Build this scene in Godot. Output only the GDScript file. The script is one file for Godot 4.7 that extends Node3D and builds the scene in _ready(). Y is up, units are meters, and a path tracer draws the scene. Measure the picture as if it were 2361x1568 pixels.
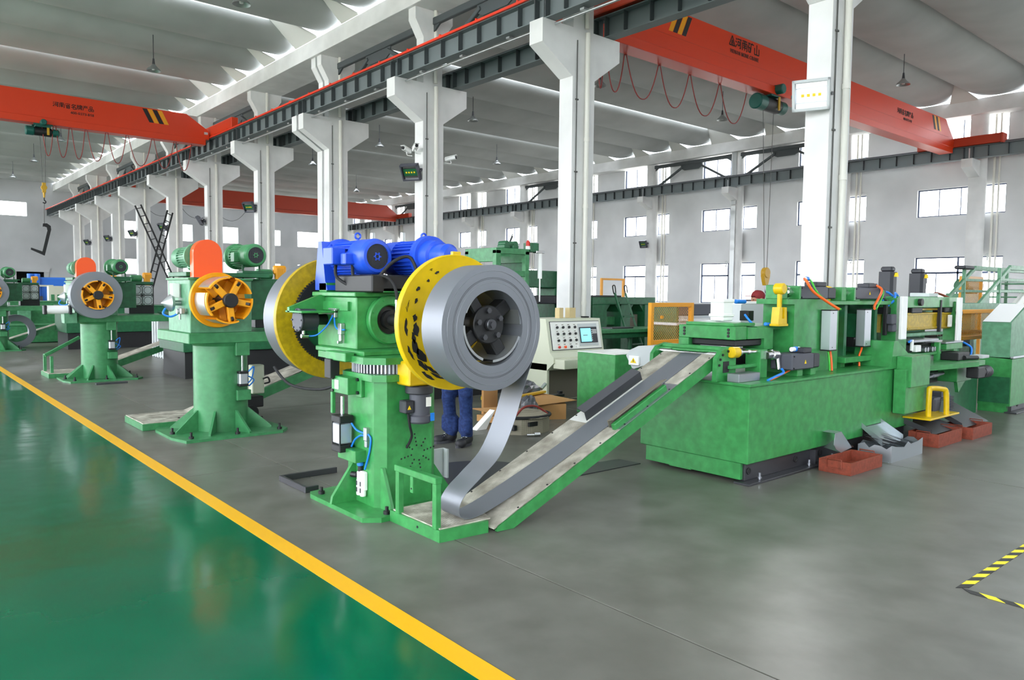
extends Node3D
# An industrial hall: x runs across the two bays, -z runs along the column row, y is up, metres.

var S: SurfaceTool
var T := Transform3D()
var M := {}
var used := {}
var rng := RandomNumberGenerator.new()
const ORD := ["first", "second", "third", "fourth", "fifth", "sixth", "seventh", "eighth", "ninth", "tenth", "eleventh", "twelfth", "thirteenth", "fourteenth"]

func _ready():
	rng.seed = 7
	camera_and_sky()
	materials()
	shell_floor()
	shell_walls()
	shell_columns()
	shell_ceiling()
	beams_and_cranes()
	hall_fittings()
	main_decoiler()
	feed_ramp()
	punching_bed()
	press_unit()
	stacker_unit()
	round_decoilers()
	back_lines()
	console_corner()
	scrap_and_trays()
	people()

func camera_and_sky():
	var c := Camera3D.new()
	c.name = "camera"
	c.position = Vector3(0, 1.65, 0)
	c.rotation_order = EULER_ORDER_YXZ
	c.rotation_degrees = Vector3(-3.55, -40.4, 0.6)
	c.fov = rad_to_deg(2.0 * atan(784.0 / 1740.0))
	c.near = 0.05
	c.far = 300.0
	add_child(c)
	c.current = true
	var e := Environment.new()
	var sm := ProceduralSkyMaterial.new()          # an even, bright overcast day
	sm.sky_top_color = Color(0.93, 0.96, 1.0)
	sm.sky_horizon_color = Color(0.97, 0.98, 1.0)
	sm.ground_horizon_color = Color(0.95, 0.96, 0.97)
	sm.ground_bottom_color = Color(0.72, 0.72, 0.70)
	sm.sun_angle_max = 1.0
	var sky := Sky.new()
	sky.sky_material = sm
	e.sky = sky
	e.background_mode = Environment.BG_SKY
	e.background_energy_multiplier = 6.0
	e.ambient_light_source = Environment.AMBIENT_SOURCE_SKY
	e.tonemap_mode = Environment.TONE_MAPPER_LINEAR
	e.tonemap_exposure = 2.1
	e.sdfgi_enabled = true
	e.ssao_enabled = true
	e.ssil_enabled = true
	var w := WorldEnvironment.new()
	w.name = "world_environment"
	w.environment = e
	add_child(w)

# ---------------------------------------------------------------- materials
func mat(key: String, hex: String, rough := 0.6, metal := 0.0) -> StandardMaterial3D:
	var m := StandardMaterial3D.new()
	m.albedo_color = Color(hex)
	m.roughness = rough
	m.metallic = metal
	m.resource_name = key
	M[key] = m
	return m

func noise_tex(freq: float, lo: Color, hi: Color, seed_: int, size := 512, oct := 4, mid = null) -> NoiseTexture2D:
	var n := FastNoiseLite.new()
	n.seed = seed_
	n.noise_type = FastNoiseLite.TYPE_SIMPLEX_SMOOTH
	n.frequency = freq
	n.fractal_octaves = oct
	var g := Gradient.new()
	g.set_color(0, lo)
	g.set_color(1, hi)
	if mid != null:
		g.add_point(0.5, mid)
	var t := NoiseTexture2D.new()
	t.width = size
	t.height = size
	t.seamless = true
	t.noise = n
	t.color_ramp = g
	return t

func grain(m: StandardMaterial3D, tex: Texture2D, scale: float, world := false):
	m.albedo_texture = tex
	m.uv1_triplanar = true
	m.uv1_world_triplanar = world
	m.uv1_scale = Vector3(scale, scale, scale)

func bump_tex(freq: float, seed_: int) -> NoiseTexture2D:
	var n := FastNoiseLite.new()
	n.seed = seed_
	n.noise_type = FastNoiseLite.TYPE_SIMPLEX_SMOOTH
	n.frequency = freq
	n.fractal_octaves = 3
	var t := NoiseTexture2D.new()
	t.width = 512
	t.height = 512
	t.seamless = true
	t.as_normal_map = true
	t.bump_strength = 4.0
	t.noise = n
	return t

func checks() -> ImageTexture:
	# woven check of the holdall
	var im := Image.create(64, 64, false, Image.FORMAT_RGB8)
	for y in 64:
		for x in 64:
			var d := (int(x + y) / 8 + int(x - y + 64) / 8) % 2
			var v := 1.0 if d == 0 else 0.55
			im.set_pixel(x, y, Color(v, v * 0.98, v * 0.93))
	return ImageTexture.create_from_image(im)

func materials():
	var soft := noise_tex(0.006, Color(0.90, 0.90, 0.90), Color(1, 1, 1), 3)
	var mott := noise_tex(0.012, Color(0.80, 0.82, 0.80), Color(1, 1, 1), 5)
	var stain := noise_tex(0.009, Color(0.55, 0.53, 0.50), Color(1, 1, 1), 9, 512, 5)
	var wavy := bump_tex(0.01, 21)
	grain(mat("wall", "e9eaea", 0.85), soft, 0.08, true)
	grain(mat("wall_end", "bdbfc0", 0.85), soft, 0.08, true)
	grain(mat("column", "f0f0ee", 0.8), soft, 0.2, true)
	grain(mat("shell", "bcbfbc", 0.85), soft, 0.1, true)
	mat("shell_plate", "dcdcd6", 0.85)
	mat("frame", "33415c", 0.5)
	mat("pipe_white", "e8e6dc", 0.45)
	mat("galv", "b9bcbc", 0.35, 0.8)
	mat("beam", "6d7678", 0.55)
	mat("beam_dark", "4a5052", 0.6)
	mat("rail_red", "e8391a", 0.45)
	mat("crane", "dd3d14", 0.35)
	mat("crane_dark", "b83a1c", 0.4)
	mat("hoist", "125a50", 0.4)
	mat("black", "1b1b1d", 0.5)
	mat("rubber", "202022", 0.75)
	mat("ink", "2a1512", 0.6)
	mat("cable_red", "8e2f2a", 0.5)
	mat("rope", "5b5b58", 0.5, 0.5)
	mat("hook_yellow", "c89a20", 0.45)
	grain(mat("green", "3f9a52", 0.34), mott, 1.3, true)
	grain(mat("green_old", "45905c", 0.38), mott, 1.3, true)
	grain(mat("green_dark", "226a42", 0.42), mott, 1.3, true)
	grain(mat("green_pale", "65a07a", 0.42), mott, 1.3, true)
	grain(mat("yellow", "e6bf0c", 0.35), soft, 1.5, true)
	grain(mat("yellow_worn", "c9a60c", 0.42), mott, 2.2, true)
	mat("amber", "f2a312", 0.38)
	mat("orange", "f4571a", 0.35)
	mat("blue", "2150cf", 0.33)
	mat("blue_pale", "2e76dc", 0.4)
	mat("hose_blue", "1f7fe0", 0.35)
	mat("steel", "a9abb2", 0.34, 0.85)
	mat("steel_coil", "85888f", 0.45, 0.6)
	mat("steel_dark", "5a5a5e", 0.4, 0.8)
	mat("chrome", "d8d8da", 0.18, 1.0)
	mat("alu", "c9ccd2", 0.35, 0.7)
	mat("charcoal", "4b4c55", 0.5)
	mat("charcoal_dark", "313238", 0.5)
	mat("paper", "f3f3f0", 0.8)
	mat("beige", "c9ccb6", 0.5)
	mat("panel_white", "e6e6e0", 0.4)
	mat("greybox", "c3c8c8", 0.5)
	mat("warn", "f2cf17", 0.5)
	mat("red", "c7261c", 0.4)
	mat("orange_cable", "f0661e", 0.45)
	mat("green_cable", "3db832", 0.45)
	grain(mat("tray", "96422c", 0.6), mott, 3.0)
	mat("tin", "b4bbc0", 0.32, 0.8)
	mat("card", "b98a55", 0.85)
	mat("wood", "c6b284", 0.75)
	grain(mat("jeans", "27427a", 0.9), noise_tex(0.03, Color(0.45, 0.5, 0.6), Color(1, 1, 1), 31, 256), 3.0)
	mat("shoe", "26262a", 0.6)
	mat("sole", "45454a", 0.8)
	mat("skin", "b98468", 0.6)
	mat("cap_red", "7d1f22", 0.8)
	grain(mat("checker", "b9b4a6", 0.7), checks(), 14.0)
	mat("navy", "23283a", 0.85)
	mat("white", "f4f4f2", 0.5)
	mat("bag_black", "4c4d52", 0.25)
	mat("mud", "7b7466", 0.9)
	# diamond tread plate: a raised lozenge pattern as fine relief
	var tread := mat("tread", "dcd8ca", 0.5)
	tread.albedo_texture = stain
	tread.uv1_triplanar = true
	tread.uv1_world_triplanar = true
	tread.uv1_scale = Vector3(1.1, 1.1, 1.1)
	# concrete and epoxy
	var con := mat("concrete", "74736c", 0.34)
	grain(con, noise_tex(0.01, Color(0.80, 0.80, 0.78), Color(1, 1, 1), 12, 1024, 6), 0.2, true)
	con.normal_enabled = true
	con.normal_texture = wavy
	con.normal_scale = 0.05
	con.metallic_specular = 0.4
	var ep := mat("epoxy", "006444", 0.13)
	grain(ep, soft, 0.25, true)
	ep.normal_enabled = true
	ep.normal_texture = wavy
	ep.normal_scale = 0.07
	ep.metallic_specular = 0.4
	mat("line_yellow", "f2b410", 0.4)
	mat("tape_yellow", "f2e02a", 0.6)
	var gl := mat("glass", "f2f6f8", 0.05)
	gl.transparency = BaseMaterial3D.TRANSPARENCY_ALPHA
	gl.albedo_color.a = 0.06
	var sk := mat("skylight", "ffffff", 0.3)
	sk.transparency = BaseMaterial3D.TRANSPARENCY_ALPHA
	sk.albedo_color.a = 0.2
	var pl := mat("clear_film", "d8dcdc", 0.12)
	pl.transparency = BaseMaterial3D.TRANSPARENCY_ALPHA
	pl.albedo_color.a = 0.28
	var led := mat("led_glass", "ffffff", 0.2)
	led.emission_enabled = true
	led.emission = Color(0.9, 0.93, 1.0)
	led.emission_energy_multiplier = 0.8
	var scr := mat("screen", "9fe6f2", 0.3)
	scr.emission_enabled = true
	scr.emission = Color(0.35, 0.75, 0.85)
	scr.emission_energy_multiplier = 0.5

# ---------------------------------------------------------------- naming
func numbered(called: String) -> String:
	var n: int = used.get(called, -1) + 1
	used[called] = n
	return called if n == 0 else "%s_%03d" % [called, n]

func tag(o: Node, label: String, category: String, group := "", kind := ""):
	o.set_meta("label", label)
	o.set_meta("category", category)
	if group != "": o.set_meta("group", group)
	if kind != "": o.set_meta("kind", kind)

func thing(called: String, at: Vector3, label: String, category: String, group := "", kind := "", yaw := 0.0) -> Node3D:
	var o := Node3D.new()
	o.name = numbered(called)
	add_child(o, true)
	o.position = at
	o.rotation_degrees.y = yaw
	tag(o, label, category, group, kind)
	return o

func copy(o: Node3D, at: Vector3, label: String, base: String) -> Node3D:
	var c: Node3D = o.duplicate()
	c.name = numbered(base)
	add_child(c, true)
	c.position = at
	c.set_meta("label", label)
	return c

func fin(called: String, m: String, parent: Node = null, label := "") -> MeshInstance3D:
	var o := MeshInstance3D.new()
	o.mesh = S.commit()
	o.mesh.surface_set_material(0, M[m])
	if parent == null:
		o.name = numbered(called)
		add_child(o, true)
	else:
		o.name = called
		parent.add_child(o, true)
	if label != "": o.set_meta("label", label)
	S = null
	return o

func share(mesh: Mesh, called: String, parent: Node, at: Vector3) -> MeshInstance3D:
	var o := MeshInstance3D.new()
	o.mesh = mesh
	o.name = called
	o.position = at
	parent.add_child(o, true)
	return o

# ---------------------------------------------------------------- shapes
func mb(t := Transform3D()):
	S = SurfaceTool.new()
	S.begin(Mesh.PRIMITIVE_TRIANGLES)
	T = t

func xf(x: float, y: float, z: float, yaw := 0.0, pitch := 0.0, roll := 0.0) -> Transform3D:
	return Transform3D(Basis.from_euler(Vector3(deg_to_rad(pitch), deg_to_rad(yaw), deg_to_rad(roll))), Vector3(x, y, z))

func vtx(p: Vector3, n: Vector3):
	S.set_normal((T.basis * n).normalized())
	S.add_vertex(T * p)

func tri(a: Vector3, b: Vector3, c: Vector3, na: Vector3, nb: Vector3, nc: Vector3):
	if (b - a).cross(c - a).dot(na + nb + nc) > 0.0:
		vtx(a, na); vtx(c, nc); vtx(b, nb)
	else:
		vtx(a, na); vtx(b, nb); vtx(c, nc)

func quad(a: Vector3, b: Vector3, c: Vector3, d: Vector3, n: Vector3):
	tri(a, b, c, n, n, n)
	tri(a, c, d, n, n, n)

func face(pts: Array, n: Vector3):
	for i in range(1, pts.size() - 1):
		tri(pts[0], pts[i], pts[i + 1], n, n, n)

func bx(x0: float, y0: float, z0: float, x1: float, y1: float, z1: float, bev := 0.004):
	var lo := Vector3(minf(x0, x1), minf(y0, y1), minf(z0, z1))
	var hi := Vector3(maxf(x0, x1), maxf(y0, y1), maxf(z0, z1))
	var s := hi - lo
	var b := minf(bev, minf(s.x, minf(s.y, s.z)) * 0.3)
	var c := (lo + hi) * 0.5
	var h := s * 0.5
	var ax := [Vector3.RIGHT, Vector3.UP, Vector3.BACK]
	for i in 3:
		var u: Vector3 = ax[(i + 1) % 3]
		var v: Vector3 = ax[(i + 2) % 3]
		var n: Vector3 = ax[i]
		var hu := h.dot(u) - b
		var hv := h.dot(v) - b
		var hn := h.dot(n)
		for sg in [-1.0, 1.0]:
			var o: Vector3 = c + n * hn * sg
			quad(o - u * hu - v * hv, o + u * hu - v * hv, o + u * hu + v * hv, o - u * hu + v * hv, n * sg)
		if b <= 0.0: continue
		for su in [-1.0, 1.0]:              # the bevels along axis n
			for sv in [-1.0, 1.0]:
				var p: Vector3 = c + u * su * (hu + b) + v * sv * hv
				var q: Vector3 = c + u * su * hu + v * sv * (hv + b)
				var l: Vector3 = n * (hn - b)
				quad(p - l, p + l, q + l, q - l, (u * su + v * sv).normalized())
	if b > 0.0:
		for sx in [-1.0, 1.0]:
			for sy in [-1.0, 1.0]:
				for sz in [-1.0, 1.0]:
					var k := Vector3(sx, sy, sz)
					var e := h - Vector3(b, b, b)
					var nn := k.normalized()
					tri(c + Vector3(h.x, e.y, e.z) * k, c + Vector3(e.x, h.y, e.z) * k, c + Vector3(e.x, e.y, h.z) * k, nn, nn, nn)

func box(c: Vector3, s: Vector3, bev := 0.004):
	bx(c.x - s.x / 2, c.y - s.y / 2, c.z - s.z / 2, c.x + s.x / 2, c.y + s.y / 2, c.z + s.z / 2, bev)

# a bar of square section between two points
func bar(a: Vector3, b: Vector3, w: float, h: float, up := Vector3.UP):
	var d := (b - a).normalized()
	var u := up
	if absf(d.dot(u)) > 0.95: u = Vector3.RIGHT
	var s := d.cross(u).normalized()
	var v := s.cross(d).normalized()
	var keep := T
	T = T * Transform3D(Basis(s, v, -d), (a + b) * 0.5)
	box(Vector3.ZERO, Vector3(w, h, a.distance_to(b)), minf(w, h) * 0.12)
	T = keep

# solid of revolution: prof = [Vector2(along, radius), ...] about the line o + dir
func rev(o: Vector3, dir: Vector3, prof: Array, n := 24, a0 := 0.0, a1 := TAU):
	var d := dir.normalized()
	var u := d.cross(Vector3.UP if absf(d.y) < 0.9 else Vector3.RIGHT).normalized()
	var v := d.cross(u).normalized()
	var m := prof.size()
	var sn := []
	for i in m - 1:
		var e: Vector2 = prof[i + 1] - prof[i]
		sn.append(Vector2(-e.y, e.x).normalized() if e.length() > 1e-6 else Vector2(0, 1))
	for i in m - 1:
		var n0: Vector2 = sn[i]
		var n1: Vector2 = sn[i]
		if i > 0 and sn[i - 1].dot(sn[i]) > 0.8: n0 = (sn[i - 1] + sn[i]).normalized()
		if i < m - 2 and sn[i + 1].dot(sn[i]) > 0.8: n1 = (sn[i + 1] + sn[i]).normalized()
		var p: Vector2 = prof[i]
		var q: Vector2 = prof[i + 1]
		for k in n:
			var aa := a0 + (a1 - a0) * k / n
			var ab := a0 + (a1 - a0) * (k + 1) / n
			var ra := u * cos(aa) + v * sin(aa)
			var rb := u * cos(ab) + v * sin(ab)
			var pa := o + d * p.x + ra * p.y
			var pb := o + d * p.x + rb * p.y
			var qa := o + d * q.x + ra * q.y
			var qb := o + d * q.x + rb * q.y
			if q.y > 1e-5: tri(pa, qa, qb, d * n0.x + ra * n0.y, d * n1.x + ra * n1.y, d * n1.x + rb * n1.y)
			if p.y > 1e-5: tri(pa, qb, pb, d * n0.x + ra * n0.y, d * n1.x + rb * n1.y, d * n0.x + rb * n0.y)

func cyl(a: Vector3, b: Vector3, r: float, r1 := -1.0, n := 16, bev := 0.0):
	var l := a.distance_to(b)
	if r1 < 0.0: r1 = r
	var p := [Vector2(0, 0), Vector2(0, r), Vector2(l, r1), Vector2(l, 0)]
	if bev > 0.0:
		p = [Vector2(0, 0), Vector2(0, r - bev), Vector2(bev, r), Vector2(l - bev, r1), Vector2(l, r1 - bev), Vector2(l, 0)]
	rev(a, b - a, p, n)

# ring with a hole through it
func ring(a: Vector3, b: Vector3, ri: float, ro: float, n := 40, bev := 0.003):
	var l := a.distance_to(b)
	rev(a, b - a, [Vector2(bev, ri), Vector2(0, ri + bev), Vector2(0, ro - bev), Vector2(bev, ro), Vector2(l - bev, ro), Vector2(l, ro - bev), Vector2(l, ri + bev), Vector2(l - bev, ri), Vector2(bev, ri)], n)

# extruded polygon in the plane whose normal is the axis: "x" -> (z,y), "y" -> (x,z), "z" -> (x,y)
func ext(axis: String, poly: Array, d0: float, d1: float):
	var pp := PackedVector2Array(poly)
	var idx := Geometry2D.triangulate_polygon(pp)
	var f := func(p: Vector2, d: float) -> Vector3:
		if axis == "x": return Vector3(d, p.y, p.x)
		if axis == "y": return Vector3(p.x, d, p.y)
		return Vector3(p.x, p.y, d)
	var n: Vector3 = {"x": Vector3.RIGHT, "y": Vector3.UP, "z": Vector3.BACK}[axis]
	var sg := signf(d1 - d0)
	for i in range(0, idx.size(), 3):
		var a: Vector2 = pp[idx[i]]
		var b: Vector2 = pp[idx[i + 1]]
		var c: Vector2 = pp[idx[i + 2]]
		tri(f.call(a, d0), f.call(b, d0), f.call(c, d0), -n * sg, -n * sg, -n * sg)
		tri(f.call(a, d1), f.call(b, d1), f.call(c, d1), n * sg, n * sg, n * sg)
	var area := 0.0
	for i in pp.size():
		area += pp[i].cross(pp[(i + 1) % pp.size()])
	for i in pp.size():
		var a: Vector2 = pp[i]
		var b: Vector2 = pp[(i + 1) % pp.size()]
		var e := (b - a).normalized()
		var o := Vector2(e.y, -e.x) * signf(area)
		var on: Vector3 = f.call(o, 0.0)
		quad(f.call(a, d0), f.call(b, d0), f.call(b, d1), f.call(a, d1), on)

func smooth_pts(pts: Array, per := 6) -> Array:
	var c := Curve3D.new()
	for i in pts.size():
		var t := Vector3.ZERO
		if i > 0 and i < pts.size() - 1: t = (pts[i + 1] - pts[i - 1]) / 6.0
		c.add_point(pts[i], -t, t)
	var out := []
	for i in pts.size() - 1:
		for k in per: out.append(c.sample(i, float(k) / per))
	out.append(pts[pts.size() - 1])
	return out

func tube(pts: Array, r: float, n := 7, per := 6):
	var q: Array = smooth_pts(pts, per) if per > 1 else pts
	var u := Vector3.ZERO
	var rings := []
	for i in q.size():
		var d: Vector3 = (q[mini(i + 1, q.size() - 1)] - q[maxi(i - 1, 0)]).normalized()
		if u == Vector3.ZERO: u = d.cross(Vector3.UP if absf(d.y) < 0.9 else Vector3.RIGHT).normalized()
		u = (u - d * u.dot(d)).normalized()
		var v := d.cross(u)
		var rg := []
		for k in n: rg.append(u * cos(TAU * k / n) + v * sin(TAU * k / n))
		rings.append(rg)
	for i in q.size() - 1:
		for k in n:
			var j := (k + 1) % n
			var a: Vector3 = rings[i][k]
			var b: Vector3 = rings[i][j]
			var c: Vector3 = rings[i + 1][j]
			var d: Vector3 = rings[i + 1][k]
			tri(q[i] + a * r, q[i] + b * r, q[i + 1] + c * r, a, b, c)
			tri(q[i] + a * r, q[i + 1] + c * r, q[i + 1] + d * r, a, c, d)
	for e in [0, q.size() - 1]:
		var nn: Vector3 = (q[0] - q[1]).normalized() if e == 0 else (q[e] - q[e - 1]).normalized()
		for k in n:
			tri(q[e], q[e] + rings[e][k] * r, q[e] + rings[e][(k + 1) % n] * r, nn, nn, nn)

# a band of sheet swept along points, its width along w
func band(pts: Array, w: Vector3, thick: float):
	var q := pts
	var nn := []
	for i in q.size():
		var d: Vector3 = (q[mini(i + 1, q.size() - 1)] - q[maxi(i - 1, 0)]).normalized()
		nn.append(d.cross(w).normalized())
	for i in q.size() - 1:
		for sd in [0.0, 1.0]:
			var k := 1.0 if sd == 0.0 else -1.0
			var a: Vector3 = q[i] - nn[i] * thick * sd
			var b: Vector3 = q[i + 1] - nn[i + 1] * thick * sd
			tri(a, b, b + w, nn[i] * k, nn[i + 1] * k, nn[i + 1] * k)
			tri(a, b + w, a + w, nn[i] * k, nn[i + 1] * k, nn[i] * k)
		for off in [Vector3.ZERO, w]:
			var sn: Vector3 = w.normalized() * (-1.0 if off == Vector3.ZERO else 1.0)
			quad(q[i] + off, q[i + 1] + off, q[i + 1] + off - nn[i + 1] * thick, q[i] + off - nn[i] * thick, sn)

func bolt(p: Vector3, d: Vector3, r := 0.012, h := 0.01):
	cyl(p, p + d.normalized() * h, r, -1.0, 6)

func part(called: String, m: String, parent: Node, x0: float, y0: float, z0: float, x1: float, y1: float, z1: float, bev := 0.004) -> MeshInstance3D:
	mb()
	bx(x0, y0, z0, x1, y1, z1, bev)
	return fin(called, m, parent)

# ---------------------------------------------------------------- the setting
func shell_floor():
	var f := thing("floor", Vector3.ZERO, "polished grey concrete floor slabs with a green painted walkway", "floor", "", "structure")
	var xs := [2.05, 2.93, 7.62, 12.45, 18.5, 24.5, 30.5, 37.6]
	var zs := [14.0, 4.2, -6.86, -10.17, -15.2, -20.4, -26.5, -32.5, -38.5, -44.5, -50.5, -56.5, -64.5, -72.2]
	for i in xs.size() - 1:                       # concrete slabs with sawn joints between them
		for j in zs.size() - 1:
			var g := 0.004
			mb()
			bx(xs[i] + g, -0.12, zs[j] - g, xs[i + 1] - g, 0.0, zs[j + 1] + g, 0.002)
			fin("slab", "concrete", f)
	mb(); bx(-12.7, -0.12, 14.0, 1.93, 0.002, -72.2, 0.0); fin("walkway_coating", "epoxy", f)
	mb(); bx(1.93, -0.12, 14.0, 2.05, 0.003, -72.2, 0.0); fin("marking_line", "line_yellow", f, "yellow line along the green walkway")
	mb(); bx(-12.9, -0.3, 14.2, 37.9, -0.12, -72.4, 0.0); fin("ground_bed", "mud", f)
	# hazard tape on the slab: two legs of a corner
	var tp := thing("floor_tape", Vector3(4.66, 0.001, -1.53), "yellow and black hazard tape corner on the grey floor", "tape", "", "structure")
	for leg in 2:
		var n := 16 if leg == 0 else 9
		for k in n:
			var w := 0.05
			mb()
			var s0 := k * 0.085
			var s1 := s0 + 0.085
			var sk := 0.06
			var pl := [Vector2(s0, -w / 2), Vector2(s1, -w / 2), Vector2(s1 + sk, w / 2), Vector2(s0 + sk, w / 2)]
			if leg == 1: pl = [Vector2(w / 2, s0), Vector2(w / 2, s1), Vector2(-w / 2, s1 + sk), Vector2(-w / 2, s0 + sk)]
			ext("y", pl, 0.0, 0.0015)
			fin("stripe", "tape_yellow" if k % 2 == 1 else "black", tp)

# a wall in the plane x = const with openings [z0, z1, y0, y1]; z0 > z1
func wall_x(called: String, x0: float, x1: float, za: float, zb: float, top: float, holes: Array, m: String, label: String):
	var ys := [0.0, top]
	for h in holes:
		for y in [h[2], h[3]]:
			if not ys.has(y): ys.append(y)
	ys.sort()
	mb()
	for i in ys.size() - 1:
		var y0: float = ys[i]
		var y1: float = ys[i + 1]
		var row := []
		for h in holes:
			if h[2] <= y0 + 0.001 and h[3] >= y1 - 0.001: row.append(h)
		row.sort_custom(func(a, b): return a[0] > b[0])
		var z := za
		for h in row:
			bx(x0, y0, z, x1, y1, h[0], 0.0)
			z = h[1]
		bx(x0, y0, z, x1, y1, zb, 0.0)
	var o := fin(called, m)
	tag(o, label, "wall", "", "structure")

func window_at(x: float, z0: float, y0: float, y1: float, kind: int, label: String, group: String):
	var n: int = used.get("window_n", 0) + 1
	used["window_n"] = n
	var w := Node3D.new()
	w.name = "window_%d" % n
	add_child(w, true)
	w.position = Vector3(x, y0, z0)
	tag(w, label, "window", group, "structure")
	var h := y1 - y0
	var wd := 3.62
	mb()
	var t := 0.05
	bx(-0.04, 0, 0, 0.04, t, -wd, 0.0); bx(-0.04, h - t, 0, 0.04, h, -wd, 0.0)
	bx(-0.04, t, 0, 0.04, h - t, -t, 0.0); bx(-0.04, t, -wd + t, 0.04, h - t, -wd, 0.0)
	fin("window_frame", "frame", w)
	var cells := []
	if kind == 0:
		for i in 4: cells.append([i * wd / 4, (i + 1) * wd / 4, 0.0, h])
	else:
		for i in 2: cells.append([i * wd / 2, (i + 1) * wd / 2, h * 0.69, h])
		for i in 4: cells.append([i * wd / 4, (i + 1) * wd / 4, 0.0, h * 0.69])
	mb()
	var bw := 0.03
	if kind == 0:
		for i in 3: bx(-0.03, t, -(i + 1) * wd / 4 + bw / 2, 0.03, h - t, -(i + 1) * wd / 4 - bw / 2, 0.0)
	else:
		bx(-0.035, h * 0.69 - 0.045, -t, 0.035, h * 0.69 + 0.045, -wd + t, 0.0)
		bx(-0.035, t, -wd / 2 + 0.035, 0.035, h - t, -wd / 2 - 0.035, 0.0)
		for i in [1, 3]: bx(-0.03, t, -i * wd / 4 + bw / 2, 0.03, h * 0.69, -i * wd / 4 - bw / 2, 0.0)
	fin("mullion", "frame", w)
	for c in cells:
		mb()
		bx(-0.004, c[2] + 0.02, -c[0] - 0.015, 0.004, c[3] - 0.02, -c[1] + 0.015, 0.0)
		fin("pane", "glass", w)

func shell_walls():
	var rows := [[1.2, 3.5, 1], [5.36, 6.62, 0], [8.45, 9.72, 0]]
	var names := ["tall lower", "middle", "high upper"]
	var holes := []
	for k in range(-2, 11):
		for r in rows: holes.append([-5.25 - 6.0 * k, -8.87 - 6.0 * k, r[0], r[1]])
	wall_x("wall_far", 37.4, 37.7, 14.0, -72.2, 11.4, holes, "wall", "long white far wall with three rows of windows")
	for k in range(0, 11):
		for r in 3:
			window_at(37.56, -5.25 - 6.0 * k, rows[r][0], rows[r][1], rows[r][2], "%s window in the %s bay of the far white wall" % [names[r], ORD[k]], "windows of the far wall")
	var lh := []
	for k in range(-3, 11):
		for r in [[0.9, 4.2], [5.2, 7.2], [8.0, 9.5]]: lh.append([-4.55 - 6.0 * k, -9.55 - 6.0 * k, r[0], r[1]])
	wall_x("wall_near", -12.7, -12.4, 14.0, -72.2, 11.4, lh, "wall", "white near side wall with three rows of window openings")
	# end wall with a doorway and a high window; the doorway leads to a dark store
	mb()
	var ho := [[9.05, 11.0, 0.0, 2.98]]
	for x in [7.2, 16.2, 20.4, 24.6, 28.8, 33.0]: ho.append([x, x + (2.7 if x < 9.0 else 2.4), 7.45 if x < 9.0 else 6.1, 8.55 if x < 9.0 else 7.6])
	for x in [16.2, 20.4, 24.6, 28.8, 33.0]: ho.append([x, x + 2.4, 3.0, 4.3])
	var yy := [0.0, 2.98, 3.0, 4.3, 6.1, 7.45, 7.6, 8.55, 11.4]
	for i in yy.size() - 1:
		var x := -12.7
		var row := []
		for h in ho:
			if h[2] <= yy[i] + 0.001 and h[3] >= yy[i + 1] - 0.001: row.append(h)
		row.sort_custom(func(a, b): return a[0] < b[0])
		for h in row:
			bx(x, yy[i], -72.2, h[0], yy[i + 1], -72.5, 0.0)
			x = h[1]
		bx(x, yy[i], -72.2, 37.7, yy[i + 1], -72.5, 0.0)
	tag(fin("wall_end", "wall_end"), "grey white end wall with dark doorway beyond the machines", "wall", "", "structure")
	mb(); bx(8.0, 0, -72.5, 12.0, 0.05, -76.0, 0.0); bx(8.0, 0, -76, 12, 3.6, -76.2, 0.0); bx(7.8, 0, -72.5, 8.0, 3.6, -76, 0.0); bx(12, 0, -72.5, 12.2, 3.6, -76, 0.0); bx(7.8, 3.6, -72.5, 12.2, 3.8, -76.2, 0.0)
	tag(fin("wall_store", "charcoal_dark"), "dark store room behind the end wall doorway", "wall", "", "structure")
	mb(); bx(8.7, 2.98, -72.2, 11.35, 3.2, -72.05); bx(8.78, 0, -72.2, 9.05, 2.98, -72.1); bx(11.0, 0, -72.2, 11.3, 2.98, -72.1)
	tag(fin("trim_1", "wall_end"), "plain surround of the doorway in the end wall", "trim", "", "structure")
	mb()
	bx(-12.7, 0, 14.0, 37.7, 11.4, 14.3, 0.0)
	tag(fin("wall_behind", "wall"), "plain white wall closing the near end of the hall", "wall", "", "structure")

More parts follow.
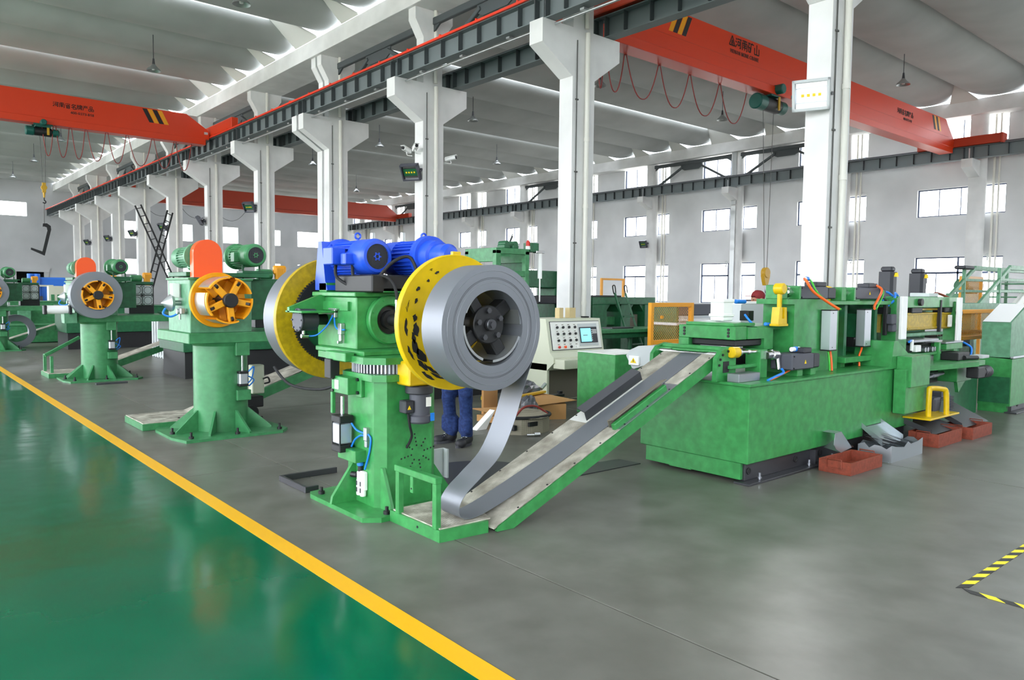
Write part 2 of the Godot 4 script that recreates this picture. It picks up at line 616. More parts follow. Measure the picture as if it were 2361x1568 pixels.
func shell_columns():
	# the row between the two halls
	for k in range(-1, 11):
		var zc := -6.45 - 5.98 * k
		var joint := k == 3
		var lab := "white concrete column with double corbels, %s of the row counted from the near end" % ORD[k + 1]
		if k == 0: lab = "nearest white column in view, carrying the lit floodlight above the grey servo motors"
		if k == 1: lab = "white column with big white corbels rising behind the beige control console"
		if k == 2: lab = "white column with corbels carrying the camera and dark green floodlight"
		if joint: lab = "double white column split by a metal expansion joint strip"
		var c := thing("column", Vector3(12.1, 0, zc), lab, "column", "white columns between the two halls", "structure")
		var hw := 0.21
		var parts := [[-hw, hw]]
		if joint: parts = [[-0.44, -0.08], [0.08, 0.44]]
		for p in parts:
			mb()
			ext("z", [Vector2(0, 0), Vector2(0.7, 0), Vector2(0.7, 6.5), Vector2(1.53, 7.08), Vector2(1.53, 7.56), Vector2(-0.93, 7.56), Vector2(-0.93, 7.06), Vector2(-0.02, 6.5), Vector2(0, 6.5)], p[0], p[1])
			fin("shaft", "column", c)
			mb()
			ext("z", [Vector2(0.03, 7.56), Vector2(0.67, 7.56), Vector2(0.67, 8.86), Vector2(1.03, 9.36), Vector2(1.03, 9.68), Vector2(-0.24, 9.68), Vector2(-0.24, 9.3), Vector2(0.03, 8.84)], p[0] * 0.85, p[1] * 0.85)
			fin("upper_shaft", "column", c)
		if joint:
			mb(); bx(0.03, 0, -0.08, 0.67, 6.5, 0.08, 0.0); ext("z", [Vector2(0.0, 6.5), Vector2(-0.9, 7.08), Vector2(-0.9, 7.54), Vector2(0.6, 7.54), Vector2(0.6, 6.5)], -0.08, 0.08)
			ext("z", [Vector2(0.05, 7.5), Vector2(0.05, 8.86), Vector2(-0.2, 9.32), Vector2(-0.26, 10.1), Vector2(0.6, 10.1), Vector2(0.6, 7.5)], -0.068, 0.068)
			fin("joint_strip", "galv", c, "crumpled galvanised expansion joint strip")
		mb()                                     # white rain pipe clipped to the near face
		var zf: float = parts[-1][1] + 0.065
		cyl(Vector3(0.4, 0, zf), Vector3(0.4, 7.5, zf), 0.055, -1, 14)
		for y in [1.4, 3.6, 5.1]: cyl(Vector3(0.4, y, zf), Vector3(0.4, y + 0.09, zf), 0.066, -1, 14)
		fin("rain_pipe", "pipe_white", c)
		mb()
		cyl(Vector3(0.4, 7.6, zf - 0.03), Vector3(0.4, 9.66, zf - 0.03), 0.05, -1, 12)
		fin("rain_pipe", "pipe_white", c)
		if k < 6:
			mb(); cyl(Vector3(0.12, 1.0, zf - 0.05), Vector3(0.12, 7.3, zf - 0.05), 0.012, -1, 8)
			for y in [2.8, 4.4, 6.0]: box(Vector3(0.12, y, zf - 0.045), Vector3(0.09, 0.03, 0.03))
			fin("conduit", "rope", c)
	# pilasters, corbels and pipes of the far wall
	for k in range(-1, 11):
		var zc := -6.35 - 6.0 * k
		var lab := "round edged white pilaster with corbel on the far wall, %s from near end" % ORD[k + 1]
		if k == 3: lab = "white pilaster with crinkled silver expansion strip on the far wall"
		var p := thing("pilaster", Vector3(37.4, 0, zc), lab, "pilaster", "pilasters of the far wall", "structure")
		mb()
		ext("z", [Vector2(0, 0), Vector2(-0.55, 0), Vector2(-0.55, 6.9), Vector2(-1.45, 7.25), Vector2(-1.45, 7.6), Vector2(-0.55, 7.6), Vector2(-0.55, 9.6), Vector2(0, 9.6)], -0.22, 0.22)
		cyl(Vector3(-0.33, 0, 0.21), Vector3(-0.33, 9.6, 0.21), 0.22, -1, 16)
		fin("shaft", "column", p)
		if k == 3:
			mb()
			var q := []
			for i in 40: q.append(Vector3(-0.58 - 0.03 * (i % 2) - rng.randf() * 0.02, i * 0.17, -0.14))
			band(q, Vector3(0, 0, 0.28), 0.01)
			bx(-0.6, 6.7, -0.14, -0.56, 10.2, 0.14, 0.0)
			fin("joint_strip", "galv", p, "crinkled silver strip")
		else:
			mb(); cyl(Vector3(-0.06, 0, 0.62), Vector3(-0.06, 9.6, 0.62), 0.05, -1, 10); cyl(Vector3(-0.06, 0, 0.82), Vector3(-0.06, 9.6, 0.82), 0.04, -1, 10)
			fin("wall_pipe", "pipe_white", p)
	# gutter beams on top of the columns and of the far wall
	for b in [[11.75, 13.15, 9.62, 10.16, "beam_gutter", "wide white concrete gutter beam on top of the column row"], [36.6, 37.5, 9.58, 10.22, "beam_gutter", "white concrete roof beam along the top of the far wall"], [-12.5, -11.7, 9.58, 10.22, "beam_gutter", "white concrete roof beam along the near side wall"]]:
		mb(); bx(b[0], b[2], 14.0, b[1], b[3], -72.2, 0.01)
		var o := fin(b[4], "column")
		tag(o, b[5], "beam", "", "structure")
	mb()
	bx(12.2, 10.16, 14.0, 12.7, 11.3, -72.2, 0.0); bx(37.2, 10.22, 14, 37.4, 11.3, -72.2, 0.0); bx(-12.4, 10.22, 14, -12.2, 11.3, -72.2, 0.0)
	tag(fin("trim_2", "wall"), "upstand closing the roof over the beams", "trim", "", "structure")

const SH_Y := 10.24
const SH_D := 0.62
const SH_W := 1.4
func shell_pt(x: float, t: float, L: float) -> Vector3:
	var e := minf(x, L - x)
	var k := clampf(0.60 + 0.40 * e / 1.15, 0.0, 1.0)
	var tt := t * k
	return Vector3(x, SH_Y + SH_D * (1.0 - sqrt(1.0 - pow(0.985 * tt, 2.0))), tt * SH_W)

func shell_mesh(L: float) -> ArrayMesh:
	mb()
	var xs := [0.0, 0.3, 0.6, 0.9, 1.15, 3.0, 6.0, L / 2, L - 6.0, L - 3.0, L - 1.15, L - 0.9, L - 0.6, L - 0.3, L]
	var nt := 30
	for i in xs.size() - 1:
		for j in nt:
			var t0 := sin((-1.0 + 2.0 * j / nt) * PI * 0.5)
			var t1 := sin((-1.0 + 2.0 * (j + 1) / nt) * PI * 0.5)
			for up in [0.0, 0.07]:
				var q := []
				var nn := []
				for c in [[xs[i], t0], [xs[i + 1], t0], [xs[i + 1], t1], [xs[i], t1]]:
					var p := shell_pt(c[0], c[1], L)
					q.append(p + Vector3(0, up, 0))
					var z := p.z / SH_W
					var sl: float = SH_D * 0.97 * z / sqrt(1.0 - pow(0.985 * z, 2.0)) / SH_W
					nn.append(Vector3(0, -1, sl).normalized() * (1.0 if up == 0.0 else -1.0))
				tri(q[0], q[1], q[2], nn[0], nn[1], nn[2])
				tri(q[0], q[2], q[3], nn[0], nn[2], nn[3])
		for sd in [-1.0, 1.0]:
			var a := shell_pt(xs[i], sd, L)
			var b := shell_pt(xs[i + 1], sd, L)
			quad(a, b, b + Vector3(0, 0.07, 0), a + Vector3(0, 0.07, 0), Vector3(0, 0, sd))
	var m := S.commit()
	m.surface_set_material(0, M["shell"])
	return m

func shell_ceiling():
	for hall in 2:
		var x0 := -11.7 if hall == 0 else 13.15
		var x1 := 11.75 if hall == 0 else 36.6
		var L := x1 - x0
		var c := thing("ceiling", Vector3(x0, 0, 0), ["pale grey ceiling of rounded saddle shells with skylight strips over the near hall", "pale grey ceiling of rounded saddle shells with skylight strips over the far hall"][hall], "ceiling", "", "structure")
		var sm := shell_mesh(L)
		var je := shell_pt(1.15, 1.0, L)
		var be := shell_pt(0.0, 1.0, L)
		# the triangular plate that closes the notch between two shells, near end then far end
		var plates := []
		for gap in [0.0, 0.3]:
			for en in 2:
				mb()
				var ja := Vector3(1.2 if en == 0 else L - 1.2, je.y + 0.02, gap)
				var jb := Vector3(ja.x, ja.y, -gap)
				var gz: float = SH_W - be.z + gap
				var ba := Vector3(0.0 if en == 0 else L, 10.16, gz)
				var bb := Vector3(ba.x, 10.16, -gz)
				var n := Vector3(1.0 if en == 0 else -1.0, -1.0, 0).normalized()
				for o in [0.0, 0.04]:
					var f := Vector3(0, o, 0)
					var nn := n if o == 0.0 else -n
					tri(ja + f, ba + f, bb + f, nn, nn, nn)
					if gap > 0.0: tri(ja + f, bb + f, jb + f, nn, nn, nn)
				var me := S.commit()
				me.surface_set_material(0, M["shell_plate"])
				plates.append(me)
		mb(); bx(0.0, 0.0, -0.34, L, 0.2, -0.3, 0.0); bx(0.0, 0.0, 0.3, L, 0.2, 0.34, 0.0)
		var curb := S.commit()
		curb.surface_set_material(0, M["shell_plate"])
		mb(); bx(0.0, 0.0, -0.34, L, 0.012, 0.34, 0.0)
		var pane := S.commit()
		pane.surface_set_material(0, M["skylight"])
		for g in range(-3, 9):
			var zs := -15.9 - 9.0 * g      # a skylight, then three shells
			if zs < -72: continue
			share(pane, "skylight_pane", c, Vector3(0, je.y + 0.21, zs))
			share(curb, "skylight_curb", c, Vector3(0, je.y + 0.02, zs))
			for en in 2: share(plates[2 + en], "end_plate", c, Vector3(0, 0, zs))
			for s in 3:
				var zc := zs - 0.3 - SH_W * (2 * s + 1)
				if zc < -73.4: continue
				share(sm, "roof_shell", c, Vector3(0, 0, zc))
				if s < 2:
					for en in 2: share(plates[en], "end_plate", c, Vector3(0, 0, zc - SH_W))

# ---------------------------------------------------------------- runway beams, cranes and lettering
const GLYPH := {
	"he": "0.5,9 2,8;0,6.3 1.6,5.3;0,0.5 2,3.5;3,8.8 10,8.8;8.5,8.8 8.5,0.5 7,0.8;4,6.5 6.8,6.5 6.8,3 4,3 4,6.5",
	"nan": "1,9 9,9;5,10 5,7;1,0 1,7 9,7 9,0 8,0.4;3.5,6.5 4.2,5.3;6.5,6.5 5.8,5.3;2.8,4.6 7.2,4.6;2.5,2.8 7.5,2.8;5,4.6 5,0.3",
	"sheng": "5,10 5,6.8;2.8,9.2 1.2,7.2;7,9.2 9,7.6;8,6.8 5.5,5.6 1,4.8;3,5.2 3,0 8,0 8,5.2 3,5.2;3,3.5 8,3.5;3,1.8 8,1.8",
	"ming": "4.5,10 1.2,6.2;3.8,8.6 8.5,8.6 5.5,5 0.5,2.5;3.2,6.6 5,5.4;3.8,3.6 3.8,0 8.8,0 8.8,3.6 3.8,3.6",
	"pai": "1.2,9.5 1.2,4 0.2,0;3,9.8 3,6.2;1.2,6.2 4,6.2;1.2,4 3.4,4 3.4,0;6.8,10 6.2,9;5,9 9.4,9 9.4,4.8 5,4.8 5,9;5,6.9 9.4,6.9;7.2,9 7.2,4.8 4.8,3;4.4,2.4 10,2.4;8,4 8,0",
	"chan": "5,10 5,8.8;1,8.8 9.2,8.8;3.2,8 3.8,6.6;7,8 6.2,6.4;1.6,6.2 9.4,6.2;1.8,6.2 1.6,3 0.4,0",
	"pin": "3,9.6 7,9.6 7,6 3,6 3,9.6;0.6,4.4 4.2,4.4 4.2,0.4 0.6,0.4 0.6,4.4;5.8,4.4 9.4,4.4 9.4,0.4 5.8,0.4 5.8,4.4",
	"kuang": "0.4,9 4.4,9;2.4,9 0.2,4.6;1.2,5 1.2,0.8 4,0.8 4,5 1.2,5;7.2,10 7.2,8.8;5.2,8.8 10,8.8;5.4,8.8 5.2,4 4.4,0.3",
	"shan": "5,10 5,0.4;1,6.6 1,0.4 9,0.4;9,6.6 9,0.4",
	"peak": "5,10 0.4,1 9.6,1 5,10;5,6 3.4,1;5,6 6.6,1",
}

# brush lettering as thin strokes on a face that looks along +z
func strokes(names: Array, x: float, y: float, z: float, cell: float, step: float, w: float):
	for i in names.size():
		for s in GLYPH[names[i]].split(";"):
			var pts := []
			for p in s.split(" "):
				var q: PackedStringArray = p.split(",")
				pts.append(Vector3(x + i * step + float(q[0]) * cell / 10.0, y + float(q[1]) * cell / 10.0, z))
			for k in pts.size() - 1:
				bar(pts[k], pts[k + 1], w, 0.006, Vector3.BACK)

func words(text: String, size: float, depth: float, m: String, called: String, parent: Node, xfm: Transform3D, serif := false) -> MeshInstance3D:
	var tm := TextMesh.new()
	var sf := SystemFont.new()
	sf.font_names = PackedStringArray(["Droid Serif" if serif else "Droid Sans"])
	sf.font_weight = 700
	tm.font = sf
	tm.text = text
	tm.font_size = 32
	tm.pixel_size = size / 32.0
	tm.depth = depth
	tm.curve_step = 4.0
	tm.material = M[m]
	var o := MeshInstance3D.new()
	o.mesh = tm
	o.name = called
	o.transform = xfm
	parent.add_child(o, true)
	return o

func runway(x: float, zc: float, y0: float, h: float, label: String, group: String, m: String, red: bool, conduit: bool) -> Node3D:
	var b := thing("runway_beam", Vector3(x, y0, zc), label, "crane beam", group)
	mb()
	bx(-0.008, 0.02, 2.97, 0.008, h - 0.02, -2.97, 0.0)
	bx(-0.15, 0, 2.97, 0.15, 0.022, -2.97, 0.0)
	bx(-0.17, h - 0.022, 2.97, 0.17, h, -2.97, 0.0)
	fin("beam", m, b)
	for k in range(-3, 4):
		mb(); bx(-0.14, 0.05, k * 0.75 - 0.006, 0.14, h - 0.023, k * 0.75 + 0.006, 0.0)
		fin("stiffener", "beam_dark", b)
	for s in [-1, 1]:
		mb(); bx(-0.15, 0.022, s * 2.82 - 0.012, 0.15, h - 0.022, s * 2.82 + 0.012, 0.0)
		fin("end_stiffener", "beam_dark", b)
	mb(); bx(-0.035, h, 2.99, 0.035, h + 0.09, -2.99, 0.004); fin("crane_rail", "steel_dark", b)
	if red:
		mb(); bx(-0.24, h - 0.01, 3.0, -0.19, h + 0.05, -3.0, 0.004)
		for k in 4: bx(-0.24, h + 0.05, -2.2 + k * 1.5, -0.19, h + 0.085, -2.15 + k * 1.5, 0.0)
		fin("conductor_rail", "rail_red", b)
	if conduit:
		mb(); cyl(Vector3(0.05, -0.1, 2.7), Vector3(0.05, -0.1, -2.7), 0.03, -1, 8)
		for k in 3: box(Vector3(0.05, -0.06, -1.8 + 1.8 * k), Vector3(0.22, 0.05, 0.12))
		fin("conduit", "galv", b)
	return b

func brace(x: float, za: float, zb: float, y: float, low: float, label: String, group: String):
	var t := thing("truss_brace", Vector3(x, y, (za + zb) * 0.5), label, "brace", group)
	var L := absf(za - zb) * 0.5
	mb(); bar(Vector3(0, 0, L), Vector3(0, 0, -L), 0.14, 0.2); fin("top_chord", "beam_dark", t)
	mb(); ext("x", [Vector2(0.75, 0.05), Vector2(-0.75, 0.05), Vector2(-0.75, -0.3), Vector2(-0.5, -0.42), Vector2(0.5, -0.42), Vector2(0.75, -0.3)], -0.02, 0.02); fin("gusset_plate", "beam_dark", t)
	for s in [-1, 1]:
		mb(); bar(Vector3(0, -0.2, s * 0.6), Vector3(0, low - y, s * (L - 0.1)), 0.12, 0.12); fin("diagonal", "beam_dark", t)
		mb(); ext("x", [Vector2(s * L, 0.12), Vector2(s * (L - 0.5), 0.1), Vector2(s * (L - 0.3), -0.1), Vector2(s * L, -0.28)], -0.03, 0.03); fin("end_bracket", "beam_dark", t)

func hoist(t: Node3D, x: float, y: float, z: float, l: float, r: float, along: float):
	# electric wire rope hoist under the girder flange, drum along x
	mb()
	cyl(Vector3(x - l * 0.24, y, z), Vector3(x + l * 0.26, y, z), r * 0.92, -1, 20, 0.01)
	var h := fin("hoist", "black", t)
	mb(); cyl(Vector3(x - l * 0.5, y, z), Vector3(x - l * 0.24, y, z), r, -1, 20, 0.03); fin("gear_end", "hoist", h)
	mb(); cyl(Vector3(x + l * 0.26, y, z), Vector3(x + l * 0.5, y, z), r * 0.86, -1, 20, 0.05); fin("motor_end", "hoist", h)
	mb()
	cyl(Vector3(x - 0.02, y + r * 1.7, z + 0.12), Vector3(x - 0.02, y + r * 1.7, z + 0.5), r * 0.62, -1, 16, 0.02)
	for sx in [-0.24, 0.24]:
		for sz in [-0.12, 0.12]:
			cyl(Vector3(x + sx, y + r * 2.1, z + sz - 0.03), Vector3(x + sx, y + r * 2.1, z + sz + 0.03), r * 0.62, -1, 16)
	box(Vector3(x, y + r * 1.45, z - 0.2), Vector3(0.62, r * 0.5, 0.05)); box(Vector3(x, y + r * 1.45, z + 0.2), Vector3(0.62, r * 0.5, 0.05))
	box(Vector3(x, y + r * 1.02, z), Vector3(0.5, 0.06, 0.44))
	fin("trolley", "hoist", h)
	mb(); box(Vector3(x + 0.16 * along, y + 0.02, z + r), Vector3(0.08, r * 1.7, 0.04)); fin("rope_guide", "hook_yellow", h)

func festoon(t: Node3D, xs: Array, y: float, z: float, drop: float, m: String):
	for i in xs.size() - 1:
		var a: float = xs[i] + 0.04
		var b: float = xs[i + 1] - 0.04
		var q := []
		for k in 15:
			var u := k / 14.0
			q.append(Vector3(lerpf(a, b, u), y - drop * (1.0 - pow(absf(2.0 * u - 1.0), 2.2)), z))
		mb(); tube(q, 0.016, 6, 1)
		box(q[0] + Vector3(-0.03, 0.02, 0), Vector3(0.06, 0.07, 0.05))
		fin("festoon_cable", m, t)

func girder_shape(x0: float, x1: float, y0: float, y1: float, zf: float, cut: float, slim: float):
	ext("z", [Vector2(x0, y0 + 0.14), Vector2(x1, y0 + 0.14), Vector2(x1, y0 + slim), Vector2(x1 - cut, y1), Vector2(x0 + cut, y1), Vector2(x0, y0 + slim)], zf, zf - 0.4)

func beams_and_cranes():
	for k in 13:
		var zc := -6.45 - 5.98 * (k - 1.5)
		var w: String = ORD[k]
		if k > 0: runway(11.42, zc, 7.57, 0.5, "grey runway beam with red conductor, near side of columns, %s bay from the near end" % w, "runway beams of the near hall", "beam", true, true)
		if k > 0 and k < 12: runway(13.3, zc, 7.57, 0.5, "grey runway beam without conductor, far side of columns, %s bay from the near end" % w, "far side runway beams on the columns", "beam", false, false)
	for k in 12:
		runway(36.2, -3.35 - 6.0 * (k - 0.0), 7.6, 0.52, "dark steel runway beam on corbels of the far wall, %s bay" % ORD[k], "runway beams of the far wall", "beam", false, false)
	for k in [1, 2, 4, 5, 7, 9]:
		brace(12.45, -6.45 - 5.98 * k - 0.25, -6.45 - 5.98 * (k + 1) + (0.5 if k == 2 else 0.25), 9.3, 8.1, "dark steel brace with gusset plate between the %s and next upper columns" % ORD[k + 1], "braces between the columns")
	for k in [2, 3, 5, 8]:
		brace(36.95, -6.35 - 6.0 * k - 0.3, -6.35 - 6.0 * (k + 1) + 0.3, 9.42, 8.15, "dark steel brace across a high far wall window, bay %s from near end" % ORD[k + 1], "braces on the far wall")
	# crane of the near hall
	var c := thing("overhead_crane", Vector3(0, 0, 0), "orange red overhead crane spanning the near hall with lettering and hazard stripes", "crane")
	var zf := -33.0
	mb(); girder_shape(-11.4, 11.15, 7.84, 8.92, zf, 0.9, 0.5); var g := fin("girder", "crane", c)
	mb(); bx(-11.0, 7.74, zf + 0.06, 11.0, 7.98, zf - 0.46, 0.01); fin("bottom_flange", "crane", c)
	mb(); strokes(["he", "nan", "sheng", "ming", "pai", "chan", "pin"], 5.45, 8.44, zf + 0.004, 0.19, 0.196, 0.022); fin("lettering", "ink", g)
	words("400-0373-818", 0.13, 0.004, "ink", "lettering", g, Transform3D(Basis(), Vector3(6.42, 8.3, zf + 0.004)))
	stripes(g, 8.55, 8.36, 8.88, zf, -0.26, 1)
	mb(); bx(11.22, 8.14, -30.6, 11.5, 8.56, -35.2, 0.02); fin("end_carriage", "crane", c)
	mb(); bx(10.3, 8.7, -33.3, 10.75, 8.95, -33.6); bx(10.95, 8.18, -32.99, 11.1, 8.28, -32.98, 0.0); fin("junction_box", "greybox", c)
	hoist(c, 5.12, 7.48, -33.2, 1.1, 0.17, 1.0)
	for x in [5.03, 5.21]:
		mb(); cyl(Vector3(x, 7.35, -33.2), Vector3(5.12 + (x - 5.12) * 0.5, 5.6, -33.2), 0.012, -1, 6); fin("wire_rope", "rope", c)
	mb(); cyl(Vector3(5.12, 5.42, -33.26), Vector3(5.12, 5.42, -33.14), 0.1, -1, 18); box(Vector3(5.12, 5.42, -33.2), Vector3(0.12, 0.36, 0.1)); cyl(Vector3(5.12, 5.28, -33.2), Vector3(5.12, 5.05, -33.2), 0.05, 0.03, 10)
	var hk := fin("hook_block", "hook_yellow", c)
	mb(); tube([Vector3(5.12, 5.06, -33.2), Vector3(5.12, 4.96, -33.2), Vector3(5.17, 4.9, -33.2), Vector3(5.14, 4.84, -33.2), Vector3(5.07, 4.87, -33.2)], 0.022, 7); fin("hook", "black", hk)
	mb(); stripes_cable(c)
	# its load: a C shaped coil hook on a sling
	var ch := thing("coil_hook", Vector3(5.1, 4.0, -33.2), "dark C shaped coil lifting hook hanging from the near hall crane", "lifting hook")
	mb(); tube([Vector3(0.02, 0.87, 0), Vector3(0.0, 0.5, 0), Vector3(0.0, 0.06, 0)], 0.014, 6, 2); fin("sling", "rope", ch)
	mb(); ext("z", [Vector2(-0.05, 0.08), Vector2(0.08, 0.09), Vector2(0.2, 0.0), Vector2(0.21, -0.14), Vector2(-0.02, -1.12), Vector2(-0.46, -0.91), Vector2(-0.45, -0.84), Vector2(-0.09, -0.97), Vector2(0.09, -0.18), Vector2(0.07, -0.06), Vector2(0.0, -0.03), Vector2(-0.06, -0.04)], -0.05, 0.05); fin("hook_body", "black", ch)
	# crane of the far hall
	var d := thing("overhead_crane", Vector3(0, 0, 0), "orange red overhead crane with red festoon cables spanning the far hall above the machines", "crane")
	zf = -12.9
	mb(); girder_shape(13.6, 36.0, 7.98, 9.2, zf, 1.0, 0.45); var g2 := fin("girder", "crane", d)
	mb(); bx(13.7, 7.86, zf + 0.07, 35.7, 8.1, zf - 0.47, 0.01); fin("bottom_flange", "crane", d)
	mb(); bx(13.7, 8.5, zf + 0.004, 35.4, 8.506, zf, 0.0); fin("weld_seam", "crane_dark", d)
	mb(); strokes(["peak", "he", "nan", "kuang", "shan"], 19.05, 8.83, zf + 0.006, 0.3, 0.32, 0.035); fin("lettering", "ink", g2)
	words("HENAN MINE CRANE", 0.15, 0.004, "ink", "lettering", g2, Transform3D(Basis(), Vector3(19.85, 8.7, zf + 0.006)))
	mb(); strokes(["he", "nan", "sheng", "ming", "pai", "chan", "pin"], 30.25, 8.72, zf + 0.006, 0.2, 0.21, 0.025); fin("lettering", "ink", g2)
	words("400-0373-818", 0.13, 0.004, "ink", "lettering", g2, Transform3D(Basis(), Vector3(31.2, 8.58, zf + 0.006)))
	stripes(g2, 16.55, 8.62, 9.16, zf, 0.26, 1)
	stripes(g2, 33.55, 8.62, 9.16, zf, -0.26, 1)
	mb(); bx(35.95, 8.14, -11.1, 36.3, 8.52, -14.4, 0.02); bx(35.85, 8.1, -11.0, 36.35, 8.5, -11.08, 0.0); fin("end_carriage", "crane_dark", d)
	mb(); cyl(Vector3(35.8, 8.3, -14.0), Vector3(35.5, 8.3, -14.0), 0.12, -1, 12); fin("travel_motor", "hoist", d)
	mb(); bx(13.1, 8.14, -11.0, 13.45, 8.52, -14.6, 0.02); fin("end_carriage", "crane_dark", d)
	hoist(d, 21.6, 7.6, -13.1, 1.6, 0.24, 1.0)
	for x in [21.25, 21.85]:
		mb(); cyl(Vector3(x, 7.45, -13.1), Vector3(21.68 + (x - 21.6) * 0.25, 2.5, -13.1), 0.011, -1, 6); fin("wire_rope", "rope", d)
	mb(); cyl(Vector3(21.68, 2.38, -13.18), Vector3(21.68, 2.38, -13.02), 0.17, -1, 20, 0.02); ext("z", [Vector2(21.5, 2.3), Vector2(21.86, 2.3), Vector2(21.8, 2.12), Vector2(21.74, 1.98), Vector2(21.62, 1.98), Vector2(21.56, 2.12)], -13.16, -13.04)
	hk = fin("hook_block", "hook_yellow", d)
	mb(); tube([Vector3(21.68, 1.98, -13.1), Vector3(21.69, 1.8, -13.1), Vector3(21.75, 1.72, -13.1), Vector3(21.69, 1.64, -13.1), Vector3(21.6, 1.7, -13.1)], 0.022, 7)
	tube([Vector3(21.66, 1.66, -13.1), Vector3(21.64, 1.4, -13.1), Vector3(21.62, 1.1, -13.1)], 0.014, 6, 2); fin("hook", "steel", hk)
	festoon(d, [14.05, 14.35, 15.12, 16.5, 17.85, 19.3, 20.75], 7.85, -13.35, 1.02, "cable_red")
	# third crane, far down the far hall
	var e := thing("overhead_crane", Vector3(0, 0, 0), "red overhead crane far down the far hall behind the columns", "crane")
	zf = -58.0
	mb(); girder_shape(13.6, 36.0, 7.98, 9.2, zf, 1.2, 0.4); fin("girder", "crane_dark", e)
	mb(); bx(13.7, 7.86, zf + 0.07, 35.7, 8.1, zf - 0.47, 0.01); fin("bottom_flange", "crane_dark", e)
	mb(); bx(35.95, 8.14, -56.3, 36.3, 8.52, -59.6, 0.02); fin("end_carriage", "crane_dark", e)
	mb(); bx(13.1, 8.14, -56.0, 13.45, 8.52, -59.6, 0.02); fin("end_carriage", "crane_dark", e)
	festoon(e, [15.0, 17.5, 20.0, 22.5], 7.85, -58.3, 0.9, "rope")

func stripes_cable(c: Node3D):
	festoon(c, [5.05, 5.5, 6.02, 6.55, 7.27, 8.0, 8.95, 9.8, 10.5], 7.75, -33.1, 1.15, "cable_red")

func stripes(parent: Node3D, x: float, y0: float, y1: float, z: float, lean: float, _n: int):
	for i in 4:
		var a := x + i * 0.19
		mb()
		ext("z", [Vector2(a - lean, y0), Vector2(a - lean + 0.17, y0), Vector2(a + lean * 0.0 + 0.17, y1), Vector2(a, y1)], z, z + 0.005)
		fin("hazard_stripe", "black" if (i % 2 == 0) == (lean < 0.0) else "amber", parent)

func pendant(x: float, z: float, label: String):
	var p := thing("pendant_lamp", Vector3(x, 9.2, z), label, "lamp", "high bay pendant lamps under the roof")
	mb()
	rev(Vector3(0, 0, 0), Vector3.UP, [Vector2(0.0, 0.235), Vector2(0.05, 0.22), Vector2(0.12, 0.14), Vector2(0.2, 0.07), Vector2(0.22, 0.06), Vector2(0.21, 0.05), Vector2(0.12, 0.12), Vector2(0.05, 0.2), Vector2(0.0, 0.235)], 20)
	fin("lamp_shade", "galv", p)
	mb(); cyl(Vector3(0, 0.18, 0), Vector3(0, 0.42, 0), 0.055, 0.03, 12); fin("lamp_holder", "steel_dark", p)
	mb(); cyl(Vector3(0, 0.4, 0), Vector3(0, 1.62, 0), 0.014, -1, 6); fin("lamp_rod", "steel_dark", p)
	mb(); rev(Vector3(0, 0.02, 0), Vector3.UP, [Vector2(0, 0.001), Vector2(0.01, 0.05), Vector2(0.08, 0.06), Vector2(0.16, 0.03)], 12); fin("bulb", "white", p)

func floodlight(at: Vector3, yaw: float, pitch: float, s: float, lit: bool, label: String, m: String, wall_yaw := 0.0):
	var f := thing("floodlight", at, label, "floodlight", "", "")
	var x := xf(0, 0, 0, yaw, pitch)
	var w := 0.29 * s
	var h := 0.25 * s
	mb(x)
	ext("z", [Vector2(-w, -h), Vector2(w, -h), Vector2(w, h), Vector2(-w, h)], -0.12 * s, -0.05 * s)
	for k in [[-w, -h, w, -h + 0.05 * s], [-w, h - 0.05 * s, w, h], [-w, -h, -w + 0.045 * s, h], [w - 0.045 * s, -h, w, h]]: bx(k[0], k[1], -0.05 * s, k[2], k[3], 0.04 * s, 0.008)
	fin("housing", m, f)
	mb(x)
	bx(-w * 0.78, -h * 0.42, -0.05 * s, w * 0.8, h * 0.42, -0.02 * s, 0.0)
	var l := fin("led_panel", "led_glass" if lit else "green_dark", f)
	for k in 4:
		mb(x); box(Vector3((-0.45 + 0.3 * k) * w, 0, -0.018 * s), Vector3(0.05, 0.05, 0.012) * s); fin("led_chip", "warn", l)
	mb(x); bx(-w * 0.82, -h * 0.82, -0.05 * s, w * 0.82, -h * 0.5, -0.03 * s, 0.0); bx(-w * 0.82, h * 0.5, -0.05 * s, w * 0.82, h * 0.82, -0.03 * s, 0.0); fin("reflector", "chrome", f)
	mb(x)
	bar(Vector3(-w - 0.02, 0, -0.04 * s), Vector3(-w - 0.02, 0, -0.25 * s), 0.012, 0.05); bar(Vector3(w + 0.02, 0, -0.04 * s), Vector3(w + 0.02, 0, -0.25 * s), 0.012, 0.05); bar(Vector3(-w - 0.02, 0, -0.25 * s), Vector3(w + 0.02, 0, -0.25 * s), 0.012, 0.05)
	T = xf(0, 0, 0, wall_yaw)
	box(Vector3(0, 0, -0.3 * s), Vector3(0.1, 0.1, 0.18))
	fin("bracket", "charcoal", f)
	if lit:
		var sp := SpotLight3D.new()
		sp.name = "flood_light"
		sp.transform = x * Transform3D(Basis(Vector3.UP, PI), Vector3(0, 0, 0.06 * s))
		sp.light_energy = 3.0
		sp.spot_range = 60.0
		sp.spot_angle = 60.0
		sp.spot_attenuation = 1.0
		sp.light_size = 0.2
		sp.shadow_enabled = true
		f.add_child(sp)

